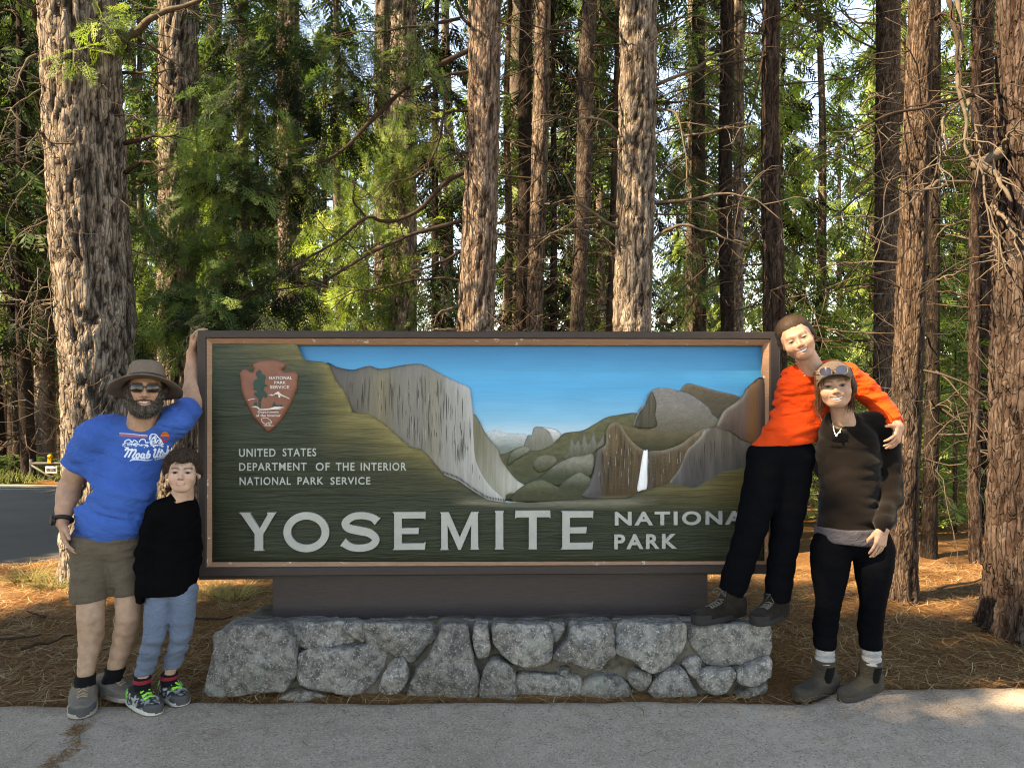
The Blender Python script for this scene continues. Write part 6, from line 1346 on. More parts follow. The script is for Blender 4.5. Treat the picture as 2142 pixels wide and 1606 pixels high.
print_part('swash', [ribbon(spline(zt([(480, 835), (560, 785), (760, 780), (980, 805), (1120, 800), (1220, 770)]), 6), np.interp(np.linspace(0, 1, 31), [0, .15, .6, 1], [1, 3.2, 2.4, .8]))], M_PW)
print_part('small_lettering', [ribbon(zt([(1285+k*33, 800-k*8), (1290+k*33, 755-k*8)]), 1.2) for k in range(12)]+[ribbon(zt([(1285+k*33, 795-k*8), (1305+k*33, 790-k*8)]), 1.0) for k in range(0, 12, 2)], M_PW)
sun_c = np.array([(355, 909)]); th_ = np.linspace(math.pi, 2*math.pi, 14)
for y0, y1, mm in ((903, 907.5, M_PO), (908.5, 912.5, M_PO), (913.5, 917, M_PR), (917.6, 924, M_PR)):
    ys = np.linspace(y0, y1, 3); c = np.array([345.5, 913.5]); R_ = 11.0; hw = np.sqrt(np.maximum(R_**2-(ys-c[1])**2, .3)); P2 = np.concatenate([np.stack([c[0]-hw*.9, ys], 1), np.stack([c[0]+hw*.78, ys], 1)]); print_part('print_sun', [(P2, np.array([(0, 1, 4, 3), (1, 2, 5, 4)]))], mm)
for k in range(4): print_part('print_stripe', [ribbon(spline(zt([(150, 10+k*32-70), (450, 30+k*30-75), (800, 60+k*22-70), (1050, 70+k*16-60)]), 5), 1.3)], (M_PW, M_PK, M_PO, M_PK)[k])
rk = np.random.default_rng(9)
arch = [[(1110, 150), (1130, 20), (1200, -30), (1320, -20), (1380, 60), (1480, 160), (1530, 260)], [(1180, 250), (1190, 140), (1230, 90), (1290, 110), (1320, 250)], [(300, 220), (400, 150), (480, 150), (560, 220), (630, 160), (740, 230)], [(780, 230), (840, 140), (960, 140), (990, 230), (1080, 240)], [(1340, 230), (1390, 160), (1470, 200), (1440, 250)]]
print_part('print_rocks', strokes(arch, 2.2)+[ribbon(zt([(x, y), (x+rk.uniform(30, 110), y+rk.uniform(-14, 14))]), rk.uniform(.8, 2.0)) for x, y in zip(rk.uniform(230, 1500, 70), 300+rk.normal(0, 42, 70))]+[ribbon(zt([(x, y), (x+rk.uniform(-20, 20), y+rk.uniform(20, 60))]), rk.uniform(1, 2.2)) for x, y in zip(rk.uniform(1120, 1330, 20), rk.uniform(0, 200, 20))], M_PW)
# shorts
M_KHAKI = cloth('khaki_cotton', (.098, .076, .054), .9, .14, .25)
def shorts(P):
    d = chain(P, [J(204, 1130, 3.88), J(254, 1130, 3.90)], [.138, .130], .05); Q = P
    d = smin(d, chain(P, [J(200, 1140, 3.87), J(193, 1200, 3.84), J(187, 1275, 3.81)], [.120, .098, .090], .02), .03)
    d = smin(d, chain(P, [J(254, 1140, 3.90), J(264, 1195, 3.88), J(274, 1270, 3.87)], [.122, .094, .084], .03), .012)
    d = d+wrinkle(P, 51, .008, (6, 6, 24))*sstep(.60, .75, P[:, 2])+wrinkle(P, 53, .003, (10, 10, 34))
    d = smax(d, plane(P, J(190, 1253, 3.82), (.10, 0, -1)), .004); d = smax(d, -chain(P, [J(233, 1200, 3.72), J(233, 1240, 3.80), J(234, 1300, 3.84)], [.003, .012, .024]), .016); return smax(d, plane(P, J(228, 1112, 3.9), (0, 0, 1)), .01)
lo, hi = bounds([J(150, 1110, 3.88), J(310, 1275, 3.88)], [.06, .2, .03]); VS, FS = sdf_mesh(shorts, lo, hi, .007); obj('shorts', VS, FS, M_KHAKI, man)
# watch
M_WATCH = plain('watch_rubber', (.010, .010, .011), .5, .1, 30)
wc = lerp(el_r, wr_r, .93); wd = nrm(wr_r-el_r); A_ = nrm(np.cross(wd, (0, 1, 0))); B_ = np.cross(wd, A_)
V, F = [], []; th_ = np.linspace(0, 2*math.pi, 29)
ring_ = np.array([wc+(A_*math.cos(t)+B_*math.sin(t))*.0415 for t in th_]); prt = []
V, F = tube(ring_, .0105, 8, False); watch = obj('watch', V, F, M_WATCH, man)
fc = wc+nrm(np.array([-.75, -.65, .05]))*.043; fn = nrm(np.array([-.75, -.65, .05])); prt = tube(np.array([fc-fn*.006, fc+fn*.009, fc+fn*.011]), np.array([.025, .025, .021]), 24); obj('watch_case', prt[0], prt[1], M_WATCH, watch, False)
# socks and shoes
M_SOCK = cloth('black_sock', (.008, .008, .009), .95); M_SHOE = cloth('taupe_suede', (.125, .105, .088), .95, .15, .3, 200); M_SOLE = plain('shoe_sole', (.27, .245, .215), .8, .15, 20); M_TOE = plain('rubber_toe', (.055, .055, .056), .7, .15, 20); M_LACE = cloth('tan_lace', (.25, .19, .12), .9)
def shoe(person, heel, toe, ankle, w, h, m_up, m_sole, m_lace, collar_h=.10, toe_m=None, name='shoe', sole_h=.024, lacen=5, lace_w=.0035, ar=.046):
    up = np.array([0, 0, 1.0]); f_ = nrm(toe-heel); s_ = nrm(np.cross(up, f_)); L = np.linalg.norm(toe-heel)
    def fu(P):
        d, q, half = shoe_sdf(P, heel+up*sole_h*.6, toe+up*sole_h*.6, up, w, h); col_ = cap(P, heel+f_*L*.26+up*.05, ankle, ar+.004, ar); col_ = np.maximum(col_, P[:, 2]-(heel[2]+collar_h)-.02*((P-heel) @ f_ < L*.2)); d = smin(d, col_, .035)
        d = np.maximum(d, -(P[:, 2]-heel[2]-sole_h*.5)); hol = cap(P, ankle-up*.02, ankle+up*.2, ar-.006, ar-.004); return smax(d, -hol, .004)-.004+.0012*fbm(P*40, 2, 5)
    lo, hi = bounds([heel, toe, ankle], [w*.8, w*.8, .03]); hi[2] = heel[2]+collar_h+.05; lo[2] = heel[2]-.01
    V, F = sdf_mesh(fu, lo, hi, .0045); V = relax(V, F, 1, .5); q = ((V-heel) @ f_)/L
    root = obj(name, V, F, m_up, person)
    def fs(P):
        d, q_, half = shoe_sdf(P, heel, toe, up, w*1.06, sole_h*3); return np.maximum(d-.005, np.abs(P[:, 2]-heel[2]-sole_h*.5)-sole_h*.5)
    V, F = sdf_mesh(fs, lo-np.array([.01, .01, 0]), hi+.01, .0045); obj('sole', V, F, m_sole, root)
    if toe_m:
        def ft(P): return np.maximum(fu(P)-.0025, np.maximum(-(((P-heel) @ f_)/L-.80), P[:, 2]-heel[2]-.052))
        V, F = sdf_mesh(ft, lo, hi, .0045); obj('toe_cap', V, F, toe_m, root)
    if m_lace:
        b2 = BVHTree.FromPolygons([tuple(v) for v in root.data.vertices for v in [v.co]], [tuple(p.vertices) for p in root.data.polygons]); parts = []
        def drop(u, v): h_ = b2.ray_cast(Vector(heel+f_*L*u+s_*v+up*.4), Vector((0, 0, -1))); return (np.array(h_[0]) if h_[0] is not None else heel+f_*L*u+s_*v+up*h)+up*.002
        for k in range(lacen):
            u = .42+.30*k/lacen; ww = .024; parts.append(tube([drop(u, -ww), drop(u+.015, 0)+up*.003, drop(u+.03, ww)], lace_w, 5)); parts.append(tube([drop(u, ww), drop(u+.015, 0)+up*.005, drop(u+.03, -ww)], lace_w, 5))
        bw = drop(.42, 0); parts.append(tube(spline([bw, bw+s_*.03+up*.012+f_*.01, bw+s_*.045-up*.01+f_*.03, bw+s_*.012+f_*.02], 4), lace_w*.8, 5)); parts.append(tube(spline([bw, bw-s_*.03+up*.012+f_*.01, bw-s_*.045-up*.01+f_*.03, bw-s_*.012+f_*.02], 4), lace_w*.8, 5))
        V, F = merge(parts); obj('laces', V, F, m_lace, root)
    return root
def sock(person, kn, an, z_lo, z_hi, r, m, name='sock', band=None):
    def fn(P): d = chain(P, [lerp(kn, an, .55), an, an-np.array([0, 0, .06])], [r*1.06, r, r], .02); d = d+wrinkle(P, 7, .0018, (20, 20, 60)); return np.maximum(np.maximum(d, P[:, 2]-z_hi), z_lo-P[:, 2])
    lo, hi = bounds([an, lerp(kn, an, .55)], .07); lo[2] = z_lo-.01; hi[2] = z_hi+.01; V, F = sdf_mesh(fn, lo, hi, .004); return obj(name, V, F, m, person)
gz = .016
heel_r = np.array([J(176, 1430, 3.90)[0], CAM_Y+3.90, gz]); toe_r = np.array([J(171, 1490, 3.66)[0], CAM_Y+3.66, gz])
shoe(man, heel_r, toe_r, an_r-np.array([0, 0, .04]), .108, .075, M_SHOE, M_SOLE, M_LACE, .095, M_TOE)
heel_l = np.array([J(203, 1450, 3.95)[0], CAM_Y+3.99, gz]); toe_l = np.array([J(283, 1466, 3.86)[0], CAM_Y+3.86, gz])
shoe(man, heel_l, toe_l, an_l-np.array([0, 0, .04]), .105, .075, M_SHOE, M_SOLE, M_LACE, .095, None)
sock(man, kn_r, an_r, .07, .165, .044, M_SOCK); sock(man, kn_l, an_l, .07, .165, .044, M_SOCK)
# ------------------------------------------------------------------ the boy
boy = empty('person', (at(340, 1470, 3.86)[0], CAM_Y+3.84, 0.0))
tag(boy, 'child in black zip jacket, blue-grey joggers and green-laced sneakers beside the man in the hat', 'person')
DB = 3.80; J = lambda px, py, d=DB: at(px, py, d)
SKB = (.50, .315, .235)
HB = Head(J(383, 987, 3.74), head_frame(.30, .08, .05), .90, jaw=.92, child=1.0, smile=.12, openm=.0026, mw=.020, cheek=1.05, nose=.85, squint=.72, wide=1.02, chin=.4)
sh_r, sh_l = J(326, 1074, 3.80), J(396, 1068, 3.86); el_r, wr_r = J(306, 1150, 3.80), J(302, 1216, 3.77); el_l, wr_l = J(404, 1140, 3.90), J(400, 1200, 3.86)
kn_r, an_r = J(322, 1330, 3.76), J(298, 1420, 3.80); kn_l, an_l = J(378, 1325, 3.80), J(354, 1412, 3.88); hip_r, hip_l = J(338, 1235, 3.82), J(384, 1232, 3.84); nk = J(382, 1035, 3.81); chest = J(366, 1085, 3.83); pel = J(358, 1220, 3.84)
def f(P): return smin(HB.sdf(P), chain(P, [J(383, 1020, 3.80), J(380, 1050, 3.83)], [.048, .058], .03), .028)
lo, hi = bounds([HB.p], [.11, .13, .17]); V1, F1 = sdf_mesh(f, lo, hi, .0027); V1 = relax(V1, F1, 1, .3); c1 = HB.colour(V1, SKB, lip=(.46, .19, .16), brow=(.06, .033, .022), browk=.8, blush=.35)
hR = hand(wr_r, np.array([.05, -.05, -1]), np.array([1, .3, 0]), (0, -1, 0), .45)
def f(P): return smin(chain(P, [el_r, wr_r], [.036, .026]), hand_sdf(P, hR, .01), .01)
lo, hi = bounds([lerp(el_r, wr_r, .5), wr_r-np.array([0, 0, .13])], .05); V2, F2 = sdf_mesh(f, lo, hi, .0035)
def f(P): return np.minimum(smin(chain(P, [nk, chest+BK*.6, pel], [.04, .055, .06], .03), np.minimum(chain(P, [chest, sh_r, el_r, wr_r], [.04, .036, .03, .022]), chain(P, [chest, sh_l, el_l, wr_l], [.04, .036, .03, .022])), .03), np.minimum(chain(P, [pel, hip_r, kn_r, an_r], [.05, .045, .034, .026]), chain(P, [pel, hip_l, kn_l, an_l], [.05, .045, .034, .026])))
lo, hi = bounds([nk, sh_r, sh_l, wr_r, wr_l, an_r, an_l], .1); V3, F3 = sdf_mesh(f, lo, hi, .016)
V, F = merge([(V1, F1), (V2, F2), (V3, F3)]); obj('body', V, F, M_SKIN, boy, True, np.concatenate([c1, np.tile(np.array(SKB), (len(V2)+len(V3), 1))]))
eyes(boy, HB, (.025, .02, .016))
rng = np.random.default_rng(33)
def hair_line(q):
    x, y, z = q[:, 0], q[:, 1], q[:, 2]; return z-(.058-.012*np.cos(x*55)+.0-.072*sstep(-.075, -.02, y)-.05*sstep(.01, .05, y)+.012*sstep(.02, .06, np.abs(x))*0)
def hf(P):
    q = HB.loc(P); d = HB.sdf(P)-.001-.011*sstep(-.005, .03, hair_line(q))-.003*fbm(q*38, 2, 6); return np.maximum(d, -hair_line(q)*.8)
V, F = sdf_mesh(hf, *bounds([HB.p], .14), .004); ro, nn = surf_roots(rng, V, F, 2400, lambda c: ((hair_line(HB.loc(c.astype(np.float32))) > .002) & (HB.loc(c.astype(np.float32))[:, 2] > .018)).astype(float))
sw_ = nn*.30+np.array([-.35, -.45, -.50]); Vs, Fs, Cs = strands(rng, ro, sw_/np.linalg.norm(sw_, axis=1, keepdims=True), rng.uniform(.010, .026, 2400), .0009, .7, .30, 5, tone=((.020, .012, .008), (.12, .075, .05)))
VV, FF = merge([(V, F), (Vs, Fs)]); obj('hair', VV, FF, M_HAIR, boy, True, np.concatenate([np.tile(np.array([.030, .019, .013]), (len(V), 1)), Cs]))
M_FLEECE = cloth('black_fleece', (.0030, .0030, .0034), .95, .15, .3, 260, .0)
def jacket(P):
    sc = np.array([1, 1.25, 1]); g = lambda p: (np.asarray(p)-chest)*sc+chest; Q = g(P)
    d = chain(Q, [g(J(378, 1052, 3.83)), g(J(366, 1085, 3.84)), g(J(360, 1150, 3.84)), g(J(356, 1220, 3.84)), g(J(355, 1260, 3.84))], [.060, .100, .112, .122, .124], .05)/1.08
    d = smin(d, chain(P, [J(350, 1062, 3.83), sh_r, el_r, wr_r, wr_r-np.array([0, 0, .13])], [.05, .050, .046, .040, .040], .02), .022)
    d = smin(d, chain(P, [J(384, 1058, 3.84), sh_l, el_l, wr_l], [.05, .048, .044, .040], .02), .022); d = smin(d, chain(P, [J(381, 1034, 3.82), J(378, 1060, 3.83)], [.054, .064]), .02)
    d = d+wrinkle(P, 61, .005, (8, 8, 18)); d = smax(d, np.where(P[:, 0] > J(309, 1200)[0], plane(P, J(355, 1243, 3.8), (.02, 0, -1)), -1), .01); d = smax(d, plane(P, J(295, 1256, 3.8), (0, 0, -1)), .01)
    return smax(d, -cap(P, J(384, 1018, 3.77), J(384, 960, 3.76), .060, .075), .006)
lo, hi = bounds([sh_r, sh_l, wr_r, wr_l, J(380, 1020, 3.8), J(355, 1265)], .17); V, F = sdf_mesh(jacket, lo, hi, .008); jk = obj('jacket', V, F, M_FLEECE, boy)
bvh = BVHTree.FromPolygons([tuple(v) for v in V], [tuple(q) for q in F]); M_ZIP = plain('zip', (.005, .005, .006), .6, .1, 30)
M_JOG = cloth('blue_grey_jersey', (.098, .128, .180), .95, .10, .3)
def joggers(P):
    d = chain(P, [J(346, 1228, 3.83), J(376, 1226, 3.84)], [.078, .074], .03)
    d = smin(d, chain(P, [hip_r, lerp(hip_r, kn_r, .5), kn_r, lerp(kn_r, an_r, .6), an_r], [.068, .062, .050, .046, .038], .02), .012); d = smin(d, chain(P, [hip_l, lerp(hip_l, kn_l, .5), kn_l, lerp(kn_l, an_l, .6), an_l], [.068, .060, .048, .044, .037], .02), .006)
    d = smax(d, -cap(P, J(351, 1275, 3.70), J(338, 1420, 3.74), .004, .016), .015); low = sstep(.45, .25, P[:, 2]); d = d+wrinkle(P, 71, .0035, (8, 8, 22))+wrinkle(P, 73, .0045, (7, 7, 32))*low
    return smax(smax(d, plane(P, J(300, 1409, 3.8), (.08, 0, -1)), .006), plane(P, J(350, 1215, 3.8), (0, 0, 1)), .006)
lo, hi = bounds([hip_r, hip_l, an_r, an_l], .11); V, F = sdf_mesh(joggers, lo, hi, .0065); obj('joggers', V, F, M_JOG, boy)
M_RED = cloth('red_cuff', (.22, .015, .03), .9); M_SNK = cloth('patterned_sneaker', (1, 1, 1), .8, .35, .3, 120, vcol=True); M_LIME = cloth('lime_lace', (.18, .62, .05), .6); M_WSOLE = plain('pale_sole', (.42, .42, .37), .7, .2, 20)
for kn, an in ((kn_r, an_r), (kn_l, an_l)): sock(boy, kn, an, an[2]-.075, an[2]+.012, .036, M_SOCK); sock(boy, kn, an, an[2]-.015, an[2]+.006, .0385, M_RED, 'sock_band')
for hx, tx, an in (((276, 3.86), (331, 3.70), an_r), ((345, 3.97), (384, 3.80), an_l)):
    heel = np.array([J(hx[0], 1470, hx[1])[0], CAM_Y+hx[1], .016]); toe = np.array([J(tx[0], 1480, tx[1])[0], CAM_Y+tx[1], .016])
    o = shoe(boy, heel, toe, an-np.array([0, 0, .06]), .086, .062, M_SNK, M_WSOLE, M_LIME, .078, M_TOE, 'sneaker', .022, 4, .0042, .036)
    me = o.data; V = np.array([v.co for v in me.vertices]); n = fbm(V*70, 2, 3); c = lerp(np.array([.02, .022, .024]), np.array([.26, .28, .27]), sstep(.05, .25, n)[:, None]); q = ((V-heel) @ nrm(toe-heel))/np.linalg.norm(toe-heel); c = np.where(((q < .22) & (V[:, 2] > .05) & (V[:, 2] < .09))[:, None], np.array([.10, .50, .08]), c); c = np.where((V[:, 2] > .088)[:, None], np.array([.015, .016, .016]), c)
    cc = np.ones((len(V), 4), np.float32); cc[:, :3] = c; me.color_attributes.new('Col', 'FLOAT_COLOR', 'POINT').data.foreach_set('color', cc.ravel())
# ------------------------------------------------------------------ the girl standing on the stone base
girl = empty('person', (at(1560, 1300, 3.98)[0], CAM_Y+3.98, 0.40))
tag(girl, 'smiling person in orange long-sleeved top and black trousers standing on the stone base', 'person')
J = lambda px, py, d=4.0: at(px, py, d)
SKG = (.43, .245, .168)
HG = Head(J(1666.5, 709, 3.95), head_frame(-.34, -.10, -.42), 1.02, jaw=1.0, smile=.95, openm=.0068, mw=.028, cheek=1.18, nose=.88, squint=.48, child=.3, chin=1.5)
sh_r, sh_l = J(1652, 805, 4.02), J(1772, 786, 4.06); el_l, wr_l = J(1836, 840, 4.02), J(1880, 893, 3.90)
hip_r, hip_l = J(1602, 955, 4.06), J(1662, 960, 4.06); kn_r, an_r = J(1570, 1090, 4.00), J(1528, 1232, 4.02); kn_l, an_l = J(1645, 1095, 4.02), J(1622, 1248, 4.02); nk = J(1700, 765, 4.00); chest = J(1690, 835, 4.04); pel = J(1635, 950, 4.06)
hL = hand(wr_l, J(1868, 935, 3.82)-wr_l, np.array([-.75, .45, -.2]), (-.6, -.4, .5), .95, (.34, .36, .36, .36), .12, (.6, .75, .15), .15)
def f(P):
    d = smin(HG.sdf(P), chain(P, [J(1684, 742, 3.99), J(1704, 785, 4.03)], [.054, .064], .03), .03); return d
lo, hi = bounds([HG.p], [.15, .14, .19]); V1, F1 = sdf_mesh(f, lo, hi, .0029); V1 = relax(V1, F1, 1, .3); c1 = HG.colour(V1, SKG, lip=(.50, .17, .14), brow=(.16, .085, .05), browk=.55, blush=.6)
def f(P): return smin(chain(P, [el_l, lerp(el_l, wr_l, .5), wr_l], [.034, .030, .025]), hand_sdf(P, hL), .012)
lo, hi = bounds([lerp(el_l, wr_l, .6), wr_l, wr_l+np.array([-.08, -.12, -.15])], .06); V2, F2 = sdf_mesh(f, lo, hi, .0030)
def f(P): return np.minimum(smin(chain(P, [nk+BK, chest+BK, pel], [.045, .06, .07], .03), np.minimum(chain(P, [chest+BK, sh_r+BK*2, J(1650, 900, 4.2)], [.05, .035, .03]), chain(P, [chest+BK, sh_l, el_l, wr_l], [.05, .045, .036, .024])), .03), np.minimum(chain(P, [pel, hip_r, kn_r, an_r], [.06, .055, .045, .034]), chain(P, [pel, hip_l, kn_l, an_l], [.06, .055, .045, .034])))
lo, hi = bounds([nk, sh_r, sh_l, wr_l, an_r, an_l, J(1640, 900, 4.2)], .12); V3, F3 = sdf_mesh(f, lo, hi, .018)
V, F = merge([(V1, F1), (V2, F2), (V3, F3)]); obj('body', V, F, M_SKIN, girl, True, np.concatenate([c1, np.tile(np.array(SKG)*np.array([1, .92, .88]), (len(V2), 1)), np.tile(np.array(SKG), (len(V3), 1))]))
eyes(girl, HG, (.03, .035, .035))
rng = np.random.default_rng(43)
def hline(q):
    x, y, z = q[:, 0], q[:, 1], q[:, 2]; return z-(.062-1.2*np.maximum(np.abs(x)-.045, 0)-.125*sstep(-.035, .04, y))
def hf(P): q = HG.loc(P); d = HG.sdf(P)-.0005-.0055*sstep(-.004, .03, hline(q))-.0012*fbm(q*np.array([60, 18, 60]), 2, 6); d = np.maximum(d, -hline(q)*.7); return smin(d, ell(q, (.0, .105, .03), (.035, .03, .035))*HG.k, .02)
V, F = sdf_mesh(hf, *bounds([HG.p], .17), .004); ro, nn = surf_roots(rng, V, F, 1800, lambda c: (hline(HG.loc(c.astype(np.float32))) > -.004).astype(float)); bk = HG.R @ np.array([0, 1, .1]); dd = nn*.04+bk*.95; Vs, Fs, Cs = strands(rng, ro, dd/np.linalg.norm(dd, axis=1, keepdims=True), rng.uniform(.012, .022, 1800), .0008, .1, .15, 4, tone=((.026, .015, .010), (.10, .058, .035)))
VV, FF = merge([(V, F), (Vs, Fs)]); obj('hair', VV, FF, M_HAIR, girl, True, np.concatenate([np.tile(np.array([.036, .021, .013]), (len(V), 1)), Cs]))
M_ORG = cloth('orange_jersey', (.62, .050, .008), .85, .06, .15)
def top(P):
    sc = np.array([1, 1.35, 1]); g = lambda p: (np.asarray(p)-chest)*sc+chest; Q = g(P)
    d = chain(Q, [g(J(1702, 800, 4.06)), g(J(1690, 838, 4.06)), g(J(1668, 880, 4.07)), g(J(1648, 925, 4.07)), g(J(1636, 960, 4.07))], [.095, .140, .138, .146, .156], .05)/1.10
    d = smin(d, chain(P, [J(1690, 792, 4.05), J(1655, 806, 4.05), J(1650, 850, 4.12), J(1650, 900, 4.2)], [.07, .070, .055, .05], .03), .05)
    d = smin(d, chain(P, [J(1720, 785, 4.06), sh_l, el_l, wr_l], [.075, .074, .062, .044], .025), .035)
    Rw = np.array(Matrix.Rotation(math.radians(-8), 3, 'Y')); d = d+wrinkle(P, 81, .0095, (6, 7, 20), Rw)+wrinkle(P, 83, .0045, (11, 10, 38), Rw)
    d = smax(d, np.where(P[:, 0] < J(1740, 900)[0], plane(P, J(1636, 933, 4.0), (.10, 0, -1)), -1), .006); d = smax(d, np.where(P[:, 0] > J(1840, 900)[0], plane(P, lerp(el_l, wr_l, .86), nrm(wr_l-el_l)), -1), .005)
    return smax(d, -cap(P, J(1692, 750, 3.98), J(1672, 690, 3.93), .064, .10), .006)
lo, hi = bounds([sh_r, sh_l, el_l, wr_l, J(1600, 945, 4.05), J(1650, 900, 4.2)], .15); V, F = sdf_mesh(top, lo, hi, .0072); V = relax(V, F, 1, .3); otop = obj('long_sleeved_top', V, F, M_ORG, girl)
bvh = BVHTree.FromPolygons([tuple(v) for v in V], [tuple(q) for q in F]); M_PCH = plain('peach_print', (.80, .42, .30), .85, .1, 30)
def on_top(shapes, name, m, par, bv):
    parts = []
    for P2, F_ in shapes:
        out = []
        for x, y in P2:
            r = nrm(J(x, y)-CAMP); h_ = bv.ray_cast(Vector(CAMP), Vector(r)); out.append((np.array(h_[0]) if h_[0] is not None else J(x, y))-r*.002)
        parts.append((np.array(out), F_))
    V, F = merge(parts); return obj(name, V, F, m, par, False)
rk = np.random.default_rng(4)
on_top([ribbon([(x, y), (x+rk.uniform(1.5, 5), y+rk.uniform(-1, 1))], rk.uniform(.8, 1.6)) for x, y in zip(rk.uniform(1676, 1712, 34), 782+rk.normal(0, 2.6, 34))]+[ribbon([(x, y), (x+3, y-1)], 1.4) for x, y in zip(rk.uniform(1692, 1706, 8), rk.uniform(768, 773, 8))], 'chest_print', M_PCH, otop, bvh)
col_ = spline([(1664, 758), (1668, 763), (1685, 765), (1705, 759), (1716, 748)], 6); on_top([ribbon(col_, 2.2)], 'neck_seam', M_PCH, otop, bvh)
on_top([ribbon(spline([(1707, 858), (1716, 872), (1720, 884)], 5), 1.3)], 'sleeve_seam', M_PCH, otop, bvh)
M_BPANT = cloth('black_trousers', (.0032, .0033, .0045), .9, .12, .25, 300, .0)
def pants(P):
    sc = np.array([1, 1.2, 1]); g = lambda p: (np.asarray(p)-pel)*sc+pel; Q = g(P)
    d = chain(Q, [g(J(1612, 950, 4.06)), g(J(1662, 955, 4.06))], [.116, .112], .04)/1.05
    d = smin(d, chain(P, [J(1606, 965, 4.06), J(1590, 1030, 4.03), J(1572, 1100, 4.01), J(1548, 1180, 4.01), J(1530, 1235, 4.02)], [.108, .092, .080, .072, .068], .02), .04)
    d = smin(d, chain(P, [J(1655, 965, 4.06), J(1654, 1030, 4.04), J(1645, 1100, 4.02), J(1634, 1180, 4.02), J(1626, 1250, 4.02)], [.110, .092, .078, .070, .068], .02), .015)
    d = d+wrinkle(P, 91, .0032, (7, 7, 14)); d = smax(d, plane(P, J(1638, 930, 4.0), (-.1, 0, 1)), .006)
    a = plane(P, J(1528, 1240, 4.0), (-.45, 0, -1)); b_ = plane(P, J(1628, 1258, 4.0), (.05, 0, -1)); return smax(d, np.where(P[:, 0] < J(1583, 1240)[0], a, b_), .005)
lo, hi = bounds([J(1555, 930, 4.05), J(1715, 940, 4.05), an_r, an_l], .12); V, F = sdf_mesh(pants, lo, hi, .008); obj('trousers', V, F, M_BPANT, girl)
M_BOOT = cloth('brown_hiking_boot', (.017, .013, .010), .85, .5, .4, 150); M_BSOLE = plain('black_sole', (.014, .013, .013), .7, .2, 30); M_GLACE = cloth('grey_lace', (.11, .10, .085), .9)
zs = .388
for (hx, hd), (tx, td), an in (((1552, 4.09), (1452, 3.90), an_r), ((1640, 4.08), (1578, 3.88), an_l)):
    zz = at(hx, 1285, hd)[2]*0+zs
    heel = np.array([J(hx, 1290, hd)[0], CAM_Y+hd, zs]); toe = np.array([J(tx, 1300, td)[0], CAM_Y+td, zs]); shoe(girl, heel, toe, np.array([an[0]-.005, an[1], zs+.11]), .096, .074, M_BOOT, M_BSOLE, M_GLACE, .145, M_BSOLE, 'hiking_boot', .030, 6, .0026, .050)
# ------------------------------------------------------------------ the woman in the cap
woman = empty('person', (at(1765, 1460, 3.92)[0], CAM_Y+3.92, 0.0))
tag(woman, 'smiling person in dark brown sweatshirt, black leggings, cap and ankle boots standing on the pavement', 'person')
J = lambda px, py, d=3.92: at(px, py, d)
SKW = (.40, .238, .168)
HW = Head(J(1747, 808, 3.86), head_frame(-.38, .04, -.12), 1.05, jaw=.95, smile=.95, openm=.0064, mw=.028, cheek=1.08, nose=.92, squint=.70, chin=1.9)
sh_r, sh_l = J(1742, 905, 3.95), J(1842, 898, 3.98); el_l, wr_l = J(1866, 1005, 3.93), J(1848, 1106, 3.78); hip_r, hip_l = J(1738, 1140, 3.94), J(1828, 1140, 3.94)
kn_r, an_r = J(1733, 1262, 3.91), J(1724, 1400, 3.95); kn_l, an_l = J(1826, 1262, 3.91), J(1822, 1402, 3.95); nk = J(1764, 868, 3.93); chest = J(1784, 935, 3.97); pel = J(1782, 1110, 3.95)
hL = hand(wr_l, J(1836, 1150, 3.75)-wr_l, np.array([-.35, .8, 0]), (-.8, -.2, 0), .92, (.18, .2, .22, .25), .04, (.8, .45, .2), .1)
def f(P): return smin(HW.sdf(P), chain(P, [J(1758, 852, 3.91), J(1768, 895, 3.96)], [.050, .062], .03), .028)
lo, hi = bounds([HW.p], [.13, .14, .20]); V1, F1 = sdf_mesh(f, lo, hi, .0029); V1 = relax(V1, F1, 1, .3); c1 = HW.colour(V1, SKW, lip=(.52, .20, .17), brow=(.13, .07, .04), browk=.7, blush=.3)
def f(P): return smin(chain(P, [el_l, wr_l], [.040, .028]), hand_sdf(P, hL), .012)
lo, hi = bounds([lerp(el_l, wr_l, .7), wr_l+np.array([-.03, -.04, -.19])], .06); V2, F2 = sdf_mesh(f, lo, hi, .0030)
def f(P): return np.minimum(smin(chain(P, [nk+BK, chest+BK, pel], [.045, .06, .07], .03), np.minimum(chain(P, [chest+BK, sh_r, J(1735, 1000, 4.05)], [.05, .045, .036]), chain(P, [chest+BK, sh_l, el_l, wr_l], [.05, .045, .036, .026])), .03), np.minimum(chain(P, [pel, hip_r, kn_r, an_r], [.06, .05, .030, .024]), chain(P, [pel, hip_l, kn_l, an_l], [.06, .05, .030, .024])))
lo, hi = bounds([nk, sh_r, sh_l, wr_l, an_r, an_l], .12); V3, F3 = sdf_mesh(f, lo, hi, .018)
V, F = merge([(V1, F1), (V2, F2), (V3, F3)]); obj('body', V, F, M_SKIN, woman, True, np.concatenate([c1, np.tile(np.array(SKW)*np.array([1, .93, .9]), (len(V2), 1)), np.tile(np.array(SKW), (len(V3), 1))]))
eyes(woman, HW, (.05, .04, .03))
rng = np.random.default_rng(53)
def hl(q): x, y, z = q[:, 0], q[:, 1], q[:, 2]; return np.minimum(np.abs(x)-(.052+.03*sstep(.0, -.06, y)*0), y+.045)
def hf(P): q = HW.loc(P); d = HW.sdf(P)-.006-.003*fbm(q*np.array([60, 60, 15]), 2, 6); d = np.maximum(d, -(y_ := q[:, 1])-.022+.4*np.maximum(.06-np.abs(q[:, 0]), 0)); d = np.maximum(d, .07*0-q[:, 2]-.075); return d
V, F = sdf_mesh(hf, *bounds([HW.p], .17), .004)
